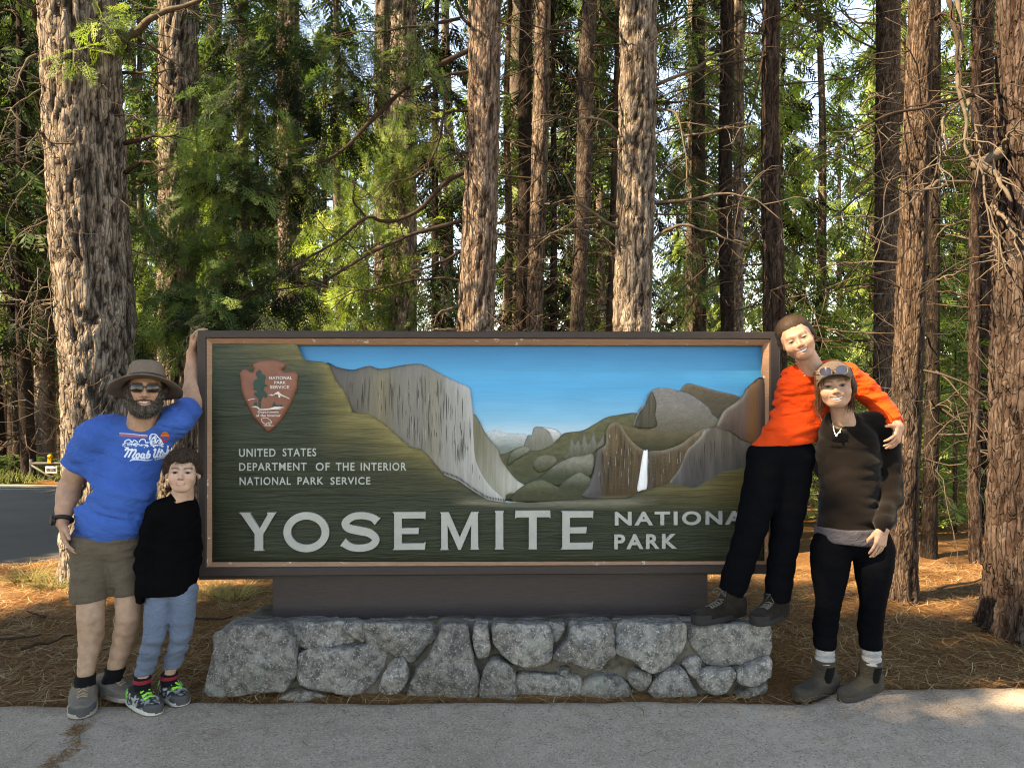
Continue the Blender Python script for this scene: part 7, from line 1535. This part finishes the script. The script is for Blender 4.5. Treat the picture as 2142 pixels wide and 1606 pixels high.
n = 900; u = rng.random(n); sgn = np.where(rng.random(n) < .42, -1, 1); ro = HW.wor(np.stack([sgn*rng.uniform(.066, .080, n), rng.uniform(-.030, .07, n), rng.uniform(-.02, .05, n)], 1)); dd = np.tile(np.array([0, .05, -1.0]), (n, 1))+sgn[:, None]*HW.R[:, 0]*rng.uniform(-.10, .05, (n, 1))+rng.normal(0, .04, (n, 3)); dd /= np.linalg.norm(dd, axis=1, keepdims=True)
Vs, Fs, Cs = strands(rng, ro, dd, rng.uniform(.07, .15, n), .0012, .6, .09, 7, tone=((.04, .017, .009), (.15, .065, .03)))
VV, FF = merge([(V, F), (Vs, Fs)]); obj('hair', VV, FF, M_HAIR, woman, True, np.concatenate([np.tile(np.array([.06, .026, .014]), (len(V), 1)), Cs]))
# cap with sunglasses pushed up on it
M_CAP = cloth('taupe_cap', (.115, .090, .072), .9, .12, .3, 260); M_CAPB = cloth('cap_underside', (.05, .04, .035), .9)
capo = empty('cap', HW.p); capo.parent = woman; capo.matrix_parent_inverse = Matrix.Translation(-Vector(woman.location)); CI = Matrix.Translation(-Vector(HW.p))
def cf(P):
    q = HW.loc(P); d = ell(q, (0, .014, .046), (.085, .102, .076))*HW.k; d = np.maximum(d, -(q[:, 2]-.034-.02*(q[:, 1] > .05))*HW.k); seam = np.abs(np.sin(np.arctan2(q[:, 0], q[:, 1]-.014)*3)); return d+.0015*np.exp(-(seam/.05)**2)
V, F = sdf_mesh(cf, *bounds([HW.p+np.array([0, 0, .04])], .15), .004); o = obj('cap_crown', V, F, M_CAP, capo); o.matrix_parent_inverse = CI
nu, nv = 25, 9; uu = np.linspace(-1, 1, nu); vv = np.linspace(0, 1, nv); U, W_ = np.meshgrid(uu, vv, indexing='ij'); ang = U*1.12
bx = np.sin(ang)*(.084+.012*W_); by = .014-np.cos(ang)*(.098)-W_*.072*np.cos(ang*.95)**.8; bz = .046-.050*U**2*(.30+.70*W_)+.010*W_
T_ = np.stack([bx, by, bz], -1).reshape(-1, 3); i, j = np.meshgrid(np.arange(nu-1), np.arange(nv-1), indexing='ij'); a = (i*nv+j).ravel(); q4 = np.stack([a, a+1, a+nv+1, a+nv], 1)
Vb = np.concatenate([T_, T_-np.array([0, 0, .004])]); n0 = len(T_); e0 = np.arange(nu-1)*nv+nv-1; side = np.stack([e0, e0+nv, e0+nv+n0, e0+n0], 1)
o = obj('brim', HW.wor(Vb), np.concatenate([q4, side]), M_CAP, capo); o.matrix_parent_inverse = CI
o = obj('brim_underside', HW.wor(T_-np.array([0, 0, .0045])), q4[:, ::-1], M_CAPB, capo); o.matrix_parent_inverse = CI
sg = empty('sunglasses', HW.p); sg.parent = woman; sg.matrix_parent_inverse = Matrix.Translation(-Vector(woman.location)); M_GOLD = plain('tan_rim', (.16, .10, .045), .35, .1, 10, spec=.5); M_LENS2 = plain('blue_grey_lens', (.035, .04, .065), .06, .05, 5, spec=.7)
for sx in (-1, 1):
    th_ = np.linspace(0, 2*math.pi, 28, endpoint=False); c_, s_ = np.cos(th_), np.sin(th_); lx = .034*sx+.027*np.sign(c_)*np.abs(c_)**.75; lz = .0235*np.sign(s_)*np.abs(s_)**.75
    ly = -.099+1.5*lx**2*3; L3 = np.stack([lx, ly-.004+.35*lz*1.0, .070+lz*.92], 1)
    ring_ = HW.wor(L3); V, F = tube(np.concatenate([ring_, ring_[:1]]), .0017, 6, False); o = obj('rim', V, F, M_GOLD, sg); o.matrix_parent_inverse = CI
    cc = ring_.mean(0); k = np.arange(28); V = np.concatenate([ring_, [cc-HW.R[:, 1]*.003]]); o = obj('lens', V, np.stack([k, (k+1) % 28, np.full(28, 28)], 1), M_LENS2, sg); o.matrix_parent_inverse = CI
    V, F = tube(HW.wor([(.060*sx, -.092, .076), (.082*sx, -.05, .080), (.090*sx, .02, .070)]), .0025, 6); o = obj('temple_arm', V, F, M_GOLD, sg); o.matrix_parent_inverse = CI
V, F = tube(HW.wor([(-.008, -.102, .076), (0, -.105, .079), (.008, -.102, .076)]), .0025, 6); o = obj('bridge', V, F, M_GOLD, sg); o.matrix_parent_inverse = CI
# sweatshirt and undershirt
M_SWEAT = cloth('dark_brown_fleece', (.0070, .0052, .0045), .95, .15, .3, 240, .1); M_UND = cloth('charcoal_jersey', (.055, .052, .062), .9)
def sweat(P, und=False):
    sc = np.array([1, 1.25, 1]); g = lambda p: (np.asarray(p)-chest)*sc+chest; Q = g(P)
    d = chain(Q, [g(J(1774, 892, 3.98)), g(J(1784, 930, 3.98)), g(J(1780, 1000, 3.97)), g(J(1777, 1070, 3.96)), g(J(1778, 1120, 3.96)), g(J(1778, 1160, 3.96))], [.092, .138, .148, .160, .168, .170] if not und else [.07, .12, .13, .165, .174, .176], .06)/1.10
    if und: return smax(smax(d+wrinkle(P, 105, .003, (8, 8, 16)), plane(P, J(1785, 1136, 3.9), (-.06, 0, -1)), .004), plane(P, J(1785, 1103, 3.9), (0, 0, 1)), .004)
    d = smin(d, chain(P, [J(1752, 892, 3.97), sh_r, J(1726, 980, 4.02)], [.068, .070, .064], .02), .045)
    d = smin(d, chain(P, [J(1808, 888, 3.98), sh_l, el_l, lerp(el_l, wr_l, .7), wr_l], [.064, .066, .056, .046, .041], .02), .014)
    d = d+wrinkle(P, 101, .009, (6, 6, 13))+wrinkle(P, 103, .0025, (12, 12, 26)); nearb = np.linalg.norm(P-wr_l, axis=1) < .13
    d = smax(d, np.where(nearb & (P[:, 0] > J(1818, 1100)[0]), plane(P, wr_l+nrm(wr_l-el_l)*.005, nrm(wr_l-el_l)), plane(P, J(1785, 1112, 3.9), (-.05, 0, -1))), .008)
    return smax(d, -cap(P, J(1763, 868, 3.89), J(1756, 800, 3.82), .074, .10), .006)
lo, hi = bounds([sh_r, sh_l, el_l, wr_l, J(1700, 1150, 3.95), J(1770, 870, 3.95)], .15); V, F = sdf_mesh(sweat, lo, hi, .008); V = relax(V, F, 1, .3); swt = obj('sweatshirt', V, F, M_SWEAT, woman)
bvh = BVHTree.FromPolygons([tuple(v) for v in V], [tuple(q) for q in F])
V, F = sdf_mesh(lambda P: sweat(P, True), lo, hi, .007); obj('undershirt', V, F, M_UND, woman)
# necklace
M_PEARL = plain('shell_beads', (.70, .64, .54), .4, .1, 30, spec=.5); npx = spline([(1744, 866), (1742, 888), (1748, 905), (1762, 884), (1776, 872), (1778, 862)], 8); parts = []
npx = spline([(1744, 864), (1742, 885), (1749, 909), (1764, 890), (1775, 876), (1780, 860)], 10); pp = []
for x, y in npx:
    r = nrm(J(x, y)-CAMP); h_ = bvh.ray_cast(Vector(CAMP), Vector(r)); pp.append((np.array(h_[0]) if h_[0] is not None else J(x, y, 3.87))-r*.005)
pp = np.array(pp)
for k in range(1, len(pp)-1):
    if np.linalg.norm(pp[k]-pp[k-1]) > .1: pp[k] = pp[k-1]
nk_o = empty('necklace', pp[20]); nk_o.parent = woman; nk_o.matrix_parent_inverse = Matrix.Translation(-Vector(woman.location)); NI = Matrix.Translation(-Vector(pp[20]))
V, F = tube(pp, .0022, 6); o = obj('chain', V, F, M_PEARL, nk_o); o.matrix_parent_inverse = NI
for k, r_ in ((12, .004), (17, .004), (20, .006), (25, .0055), (31, .0055), (36, .004)): V, F = ball(pp[k]+np.array([0, -.003, -.004]), r_, 7); o = obj('bead', V, F, M_PEARL, nk_o); o.matrix_parent_inverse = NI
# leggings, socks, boots
M_LEG = cloth('black_leggings', (.0026, .0028, .0040), .8, .1, .2, 320, .0)
def leggings(P):
    d = chain(P, [J(1745, 1130, 3.95), J(1822, 1130, 3.95)], [.100, .098], .04)
    for hip, kn, an in ((J(1738, 1150, 3.95), kn_r, an_r), (J(1828, 1150, 3.95), kn_l, an_l)):
        d = smin(d, chain(P, [hip, lerp(hip, kn, .5), kn, lerp(kn, an, .35)+np.array([0, .022, 0]), lerp(kn, an, .8), an], [.102, .084, .058, .060, .046, .045], .03), .015)
    d = d+wrinkle(P, 111, .0006, (10, 10, 30)); return smax(smax(d, plane(P, J(1770, 1362, 3.9), (0, 0, -1)), .004), plane(P, J(1785, 1110, 3.9), (0, 0, 1)), .006)
lo, hi = bounds([hip_r, hip_l, an_r, an_l], .13); V, F = sdf_mesh(leggings, lo, hi, .008); obj('leggings', V, F, M_LEG, woman)
M_GSOCK = cloth('grey_ribbed_sock', (.27, .27, .27), .95, .15, .5, 160); M_OLIVE = cloth('olive_nubuck', (.042, .035, .026), .9, .4, .35, 60); M_ELAST = cloth('black_elastic', (.006, .006, .006), .9); M_TAB = cloth('pull_tab', (.20, .13, .07), .9); M_DSOLE = plain('dark_boot_sole', (.030, .027, .024), .8, .2, 30)
for kn, an, (hx, hd), (tx, td) in ((kn_r, an_r, (1746, 4.03), (1664, 3.86)), (kn_l, an_l, (1838, 4.03), (1759, 3.85))):
    an2 = np.array([an[0]+.006, an[1]+.03, an[2]])
    def rs(P, kn=kn, an=an):
        d = chain(P, [lerp(kn, an, .7), an, an-np.array([0, 0, .05])], [.046, .041, .032], .02)+.0022*np.sin(P[:, 2]*210+8*vnoise(P*9, 3)); return np.maximum(np.maximum(d, P[:, 2]-at(0, 1357, 3.93)[2]), at(0, 1391, 3.93)[2]-P[:, 2])
    lo, hi = bounds([an, lerp(kn, an, .6)], .08); V, F = sdf_mesh(rs, lo, hi, .004); obj('ribbed_sock', V, F, M_GSOCK, woman)
    heel = np.array([J(hx, 1455, hd)[0], CAM_Y+hd, .016]); toe = np.array([J(tx, 1465, td)[0], CAM_Y+td, .016]); f_ = nrm(toe-heel); L = np.linalg.norm(toe-heel); up = np.array([0, 0, 1.0]); s_ = np.cross(up, f_)
    b = shoe(woman, heel, toe, an+np.array([0, 0, .04]), .082, .064, M_OLIVE, M_DSOLE, None, .178, None, 'ankle_boot', .026, ar=.051)
    V = np.array([v.co for v in b.data.vertices]); q = (V-heel) @ f_/L; sidev = (V-heel) @ s_; z = V[:, 2]
    # elastic gore on the outer side
    bb_ = BVHTree.FromPolygons([tuple(v) for v in V], [tuple(p.vertices) for p in b.data.polygons]); g = []; rows_ = 9
    for r_ in range(rows_):
        t = r_/(rows_-1); zz = .168-.085*t; ww = .024*(1-.55*t**2)
        for c_ in np.linspace(-1, 1, 7):
            tgt = np.array([an[0], an[1], 0])+f_*(c_*ww+.012)+up*zz; out_ = s_ if s_[1] < 0 else -s_
            h_ = bb_.ray_cast(Vector(tgt+out_*.3), Vector(-out_)); p_ = np.array(h_[0]) if h_[0] is not None else tgt+out_*.055; g.append(p_+out_*.0025)
    i, j = np.meshgrid(np.arange(rows_-1), np.arange(6), indexing='ij'); a = (i*7+j).ravel(); obj('elastic_gore', np.array(g), np.stack([a, a+1, a+8, a+7], 1), M_ELAST, b)
    tb = an-f_*.058+up*(.176-an[2]); V, F = tube(spline([tb-s_*.0+up*-.01, tb+up*.025-f_*.004, tb+up*.03+f_*.006, tb+up*.0+f_*.010], 4), .005, 6); obj('pull_tab', V, F, M_TAB, b)
M_RING = plain('gold_ring', (.75, .55, .25), .25, .05, 10, metallic=1.0)
fg = hL[1][6]; c0 = lerp(fg[0], fg[1], .4); ax_ = nrm(fg[1]-fg[0]); A_ = nrm(np.cross(ax_, (0, 1, .2))); B_ = np.cross(ax_, A_); V, F = tube(np.array([c0+(A_*math.cos(t)+B_*math.sin(t))*.0096 for t in np.linspace(0, 2*math.pi, 17)]), .0016, 5, False); obj('ring', V, F, M_RING, woman)
# ------------------------------------------------------------------ gate over the road, young firs, shrubs, grass, sticks
M_STEEL = plain('grey_steel', (.035, .034, .032), .6, .2, 12); M_WHITEP = plain('white_sheet', (.62, .62, .60), .5, .08, 8); M_BLKP = plain('black_letter', (.015, .015, .015), .6, .05, 8); M_AMB = plain('amber_lamp', (.60, .24, .01), .3, .08, 8); M_YEL = plain('yellow_case', (.45, .26, .02), .5, .1, 8)
GD = 22.3; gz = lambda px: float(terrain(at(px, 1000, GD)[0], CAM_Y+GD))
gate = empty('road_gate', (at(68, 1000, GD)[0], CAM_Y+GD, gz(68))); tag(gate, 'grey steel swing gate with diagonal brace across the side road', 'gate')
zb = at(66, 969, GD)[2]; x0, x1 = at(66, 969, GD)[0], at(178, 969, GD)[0]; yg = CAM_Y+GD
def bar(name, a, b, r, par=gate, m=M_STEEL): V, F = tube([a, lerp(np.array(a), np.array(b), .5), b], r, 8); return obj(name, V, F, m, par)
bar('post', (x0, yg, gz(68)-.2), (x0, yg, zb+.12), .06); bar('post', (x1, yg, gz(170)-.2), (x1, yg, zb+.12), .06)
bar('rail', (x0, yg-.01, zb), (x1, yg-.01, zb), .045); bar('brace', (x0, yg-.03, zb-.04), (x0+1.15, yg-.03, zb-.75), .035); bar('rail', (x0, yg+.02, zb-.8), (x1, yg+.02, zb-.8), .035)
sgn = empty('road_sign', at(107, 981, GD-.1)); tag(sgn, 'small white sign reading ROAD CLOSED hung on the steel gate', 'sign')
a, b = at(95.5, 975, GD-.12), at(119.5, 975, GD-.12); c = at(95.5, 989, GD-.12); w_, h_ = b[0]-a[0], a[2]-c[2]
V, F = box(((a[0]+b[0])/2, a[1], (a[2]+c[2])/2), (w_, .02, h_)); obj('plate', V, F, M_WHITEP, sgn, False)
V, Fs = text_mesh('ROAD CLOSED', .02, .02, 1.05); lo, hi = V.min(0), V.max(0); t = (V-lo)/(hi-lo+1e-9); V = np.stack([a[0]+w_*(.08+.84*t[:, 0]), a[1]-.013-t[:, 2]*.004, c[2]+h_*(.25+.5*t[:, 1])], 1); obj('lettering', V, Fs, M_BLKP, sgn, False)
lamp = empty('warning_lamp', at(105, 968, GD)); tag(lamp, 'amber barricade lamp with yellow case standing on the gate', 'lamp')
p0 = at(105, 968, GD); V, F = box(p0+np.array([0, -.02, .06]), (.10, .07, .12)); obj('case', V, F, M_YEL, lamp, False)
V, F = tube([p0+np.array([0, -.04, .185]), p0+np.array([0, .0, .185]), p0+np.array([0, .03, .185])], .066, 18); obj('lens', V, F, M_AMB, lamp)
# young firs and leafy shrubs
def young(seed, H, spread, key, n):
    rng = np.random.default_rng(seed); z = H*(.05+.95*rng.random(n)**1.1); az = rng.uniform(0, 2*math.pi, n); L = spread*(1-z/H*.9); q = rng.random(n)**.6
    O = np.stack([np.cos(az)*L*q, np.sin(az)*L*q, z+.08*L*q], 1); X = np.stack([np.cos(az), np.sin(az), rng.uniform(-.25, .35, n)], 1); V, F, c = place(SPRAY_LO, O, X, rng.normal(0, .3, (n, 3))+np.array([0, 0, 1.0]), rng.uniform(.20, .36, n), tones(rng, n, key))
    zz = np.linspace(-.2, H, 8); tv, tf = tube(np.stack([zz*0, zz*0, zz], 1), np.linspace(.03, .006, 8), 7); return mesh_data('crown', V, F, M_LEAF, False, c), mesh_data('stem', tv, tf, M_LIMB)
Y1, Y2, Y3 = young(301, 2.6, .9, 'bright', 420), young(302, 1.7, .75, 'bright', 300), young(303, 1.0, .8, 'mid', 260)
def plant(ms, px, d, s, name, label, cat, group):
    x = at(px, 900, d)[0]; root = empty(name, (x, CAM_Y+d, float(terrain(x, CAM_Y+d)))); root.scale = (s, s, s); root.rotation_euler = (0, 0, px*.37); tag(root, label, cat, group); part('crown', ms[0], root); part('stem', ms[1], root); return root
for px, d, s, ms, lab in ((1998, 9.6, 1.0, Y1, 'bright young fir between the thin trunks beyond the woman in the cap'), (1925, 10.4, .9, Y2, 'low young fir seen just right of the fibrous cedar trunk'), (2035, 11.5, 1.0, Y1, 'young fir tucked behind the thin reddish trunk'), (1680, 11.0, .9, Y2, 'young fir glimpsed between the two people at the sign end'), (1970, 14, 1.3, Y1, 'tall young fir in sun behind the charred thin trunk'), (1700, 14, 1.4, Y1, 'sunny young fir behind the gap between the two people')):
    plant(ms, px, d, s, 'young_fir', lab, 'young fir', 'young firs on the right')
rr = np.random.default_rng(61)
for k in range(9):
    px = -10+k*21; plant(Y3, px, 24.6+rr.uniform(-.4, 1.0), rr.uniform(.5, .8), 'roadside_shrub', 'low green shrub along the far edge of the road', 'shrub', 'shrubs along the far road edge')
# far road verge grass and dry tufts near the sign
def tuft(name, p, n, L, m, col, label, cat, group=None, kind=None, spread=.05, lean=.5):
    rng = np.random.default_rng(int(abs(p[0])*100)+n); a = rng.uniform(0, 2*math.pi, n); ro = np.stack([p[0]+np.cos(a)*spread*rng.random(n), p[1]+np.sin(a)*spread*rng.random(n), np.full(n, p[2])], 1); d = np.stack([np.cos(a)*lean, np.sin(a)*lean, np.ones(n)], 1)+rng.normal(0, .25, (n, 3)); d /= np.linalg.norm(d, axis=1, keepdims=True)
    V, F, c = strands(rng, ro, d, rng.uniform(*L, n), .0022, .9, .15, 5, tone=col); o = obj(name, V, F, m, None, True, c); return tag(o, label, cat, group, kind)
M_GRASS = plain('grass_blade', (1, 1, 1), .7, .15, 10, vcol=True)
for k, (px, py, lab) in enumerate(((495, 1250, 'pale dry grass tuft in sun left of the pedestal board'), (440, 1243, 'small dry grass tuft beside the child, under the sign corner'), (110, 1232, 'sparse grass tuft on the needle litter left of the man'), (60, 1215, 'faded grass tuft near the road edge at the far left'))):
    r = ray(px, py); t_ = (0.0-CAM_Z)/r[2]; p = CAMP+r*t_; p[2] = float(ground_z(p[:1], p[1:2])[0]); tuft('grass_tuft', p, 150, (.08, .20), M_GRASS, ((.20, .16, .05), (.42, .36, .13)) if k < 2 else ((.09, .10, .03), (.26, .24, .08)), lab, 'grass tuft', 'dry grass tufts', None, .14, .8)
n = 2600; gx_ = rr.uniform(-20, -13.0, n); gy_ = np.interp(gx_, FAR_S[:, 0], FAR_S[:, 1])+.2+np.abs(rr.normal(0, .9, n)); ro = np.stack([gx_, gy_, terrain(gx_, gy_)], 1); d = rr.normal(0, .25, (n, 3))+np.array([0, 0, 1.0]); d /= np.linalg.norm(d, axis=1, keepdims=True)
V, F, c = strands(rr, ro, d, rr.uniform(.15, .4, n), .012, .6, .2, 4, tone=((.06, .09, .02), (.18, .20, .05))); tag(obj('verge_grass', V, F, M_GRASS, None, True, c), 'green grass along the far edge of the road', 'grass', kind='stuff')
# fallen sticks
for k, (px, py, L, a, lab) in enumerate(((30, 1340, .30, .2, 'short dark stick on the needles at the left edge'), (75, 1290, .22, 2.6, 'dark bark scrap on the needles left of the man'), (100, 1350, .3, 1.0, 'thin crooked stick beside the left shoe of the man'), (430, 1300, .35, .1, 'thin stick lying behind the child under the sign'), (2020, 1225, .7, .5, 'pale broken branch on the sunny ground by the thin reddish trunk'))):
    r = ray(px, py); t_ = (0.02-CAM_Z)/r[2]; p = CAMP+r*t_; s_ = np.linspace(-.5, .5, 7); P = np.stack([p[0]+np.cos(a)*L*s_, p[1]+np.sin(a)*L*s_, np.full(7, p[2]+.012)+.02*np.abs(vnoise(np.stack([s_*6, s_*0+k, s_*0], -1), 5))], 1); V, F = tube(P, .010*np.linspace(1, .5, 7), 7); tag(obj('stick', V, F, M_LIMB if k < 4 else M_PALEL), lab, 'stick', 'fallen sticks')
# needles gathered in the crack of the pavement
n = 170; p = crack_needles(n); a = rr.uniform(0, 6.28, n); L = rr.uniform(.03, .08, n); P = np.stack([np.stack([p[:, 0]+np.cos(a)*L*t_, p[:, 1]+np.sin(a)*L*t_, np.full(n, .016)], 1) for t_ in (-.5, 0, .5)], 1); V, F = tubes(P, np.full((n, 3), .0016), 3); c = np.repeat(lerp(np.array([.10, .05, .022]), np.array([.30, .17, .07]), rr.random((n, 1))), 9, 0)
tag(obj('crack_needles', V, F, M_NEEDLE, None, True, c), 'brown needles caught in the pavement crack at the lower left', 'pine needles', kind='stuff')
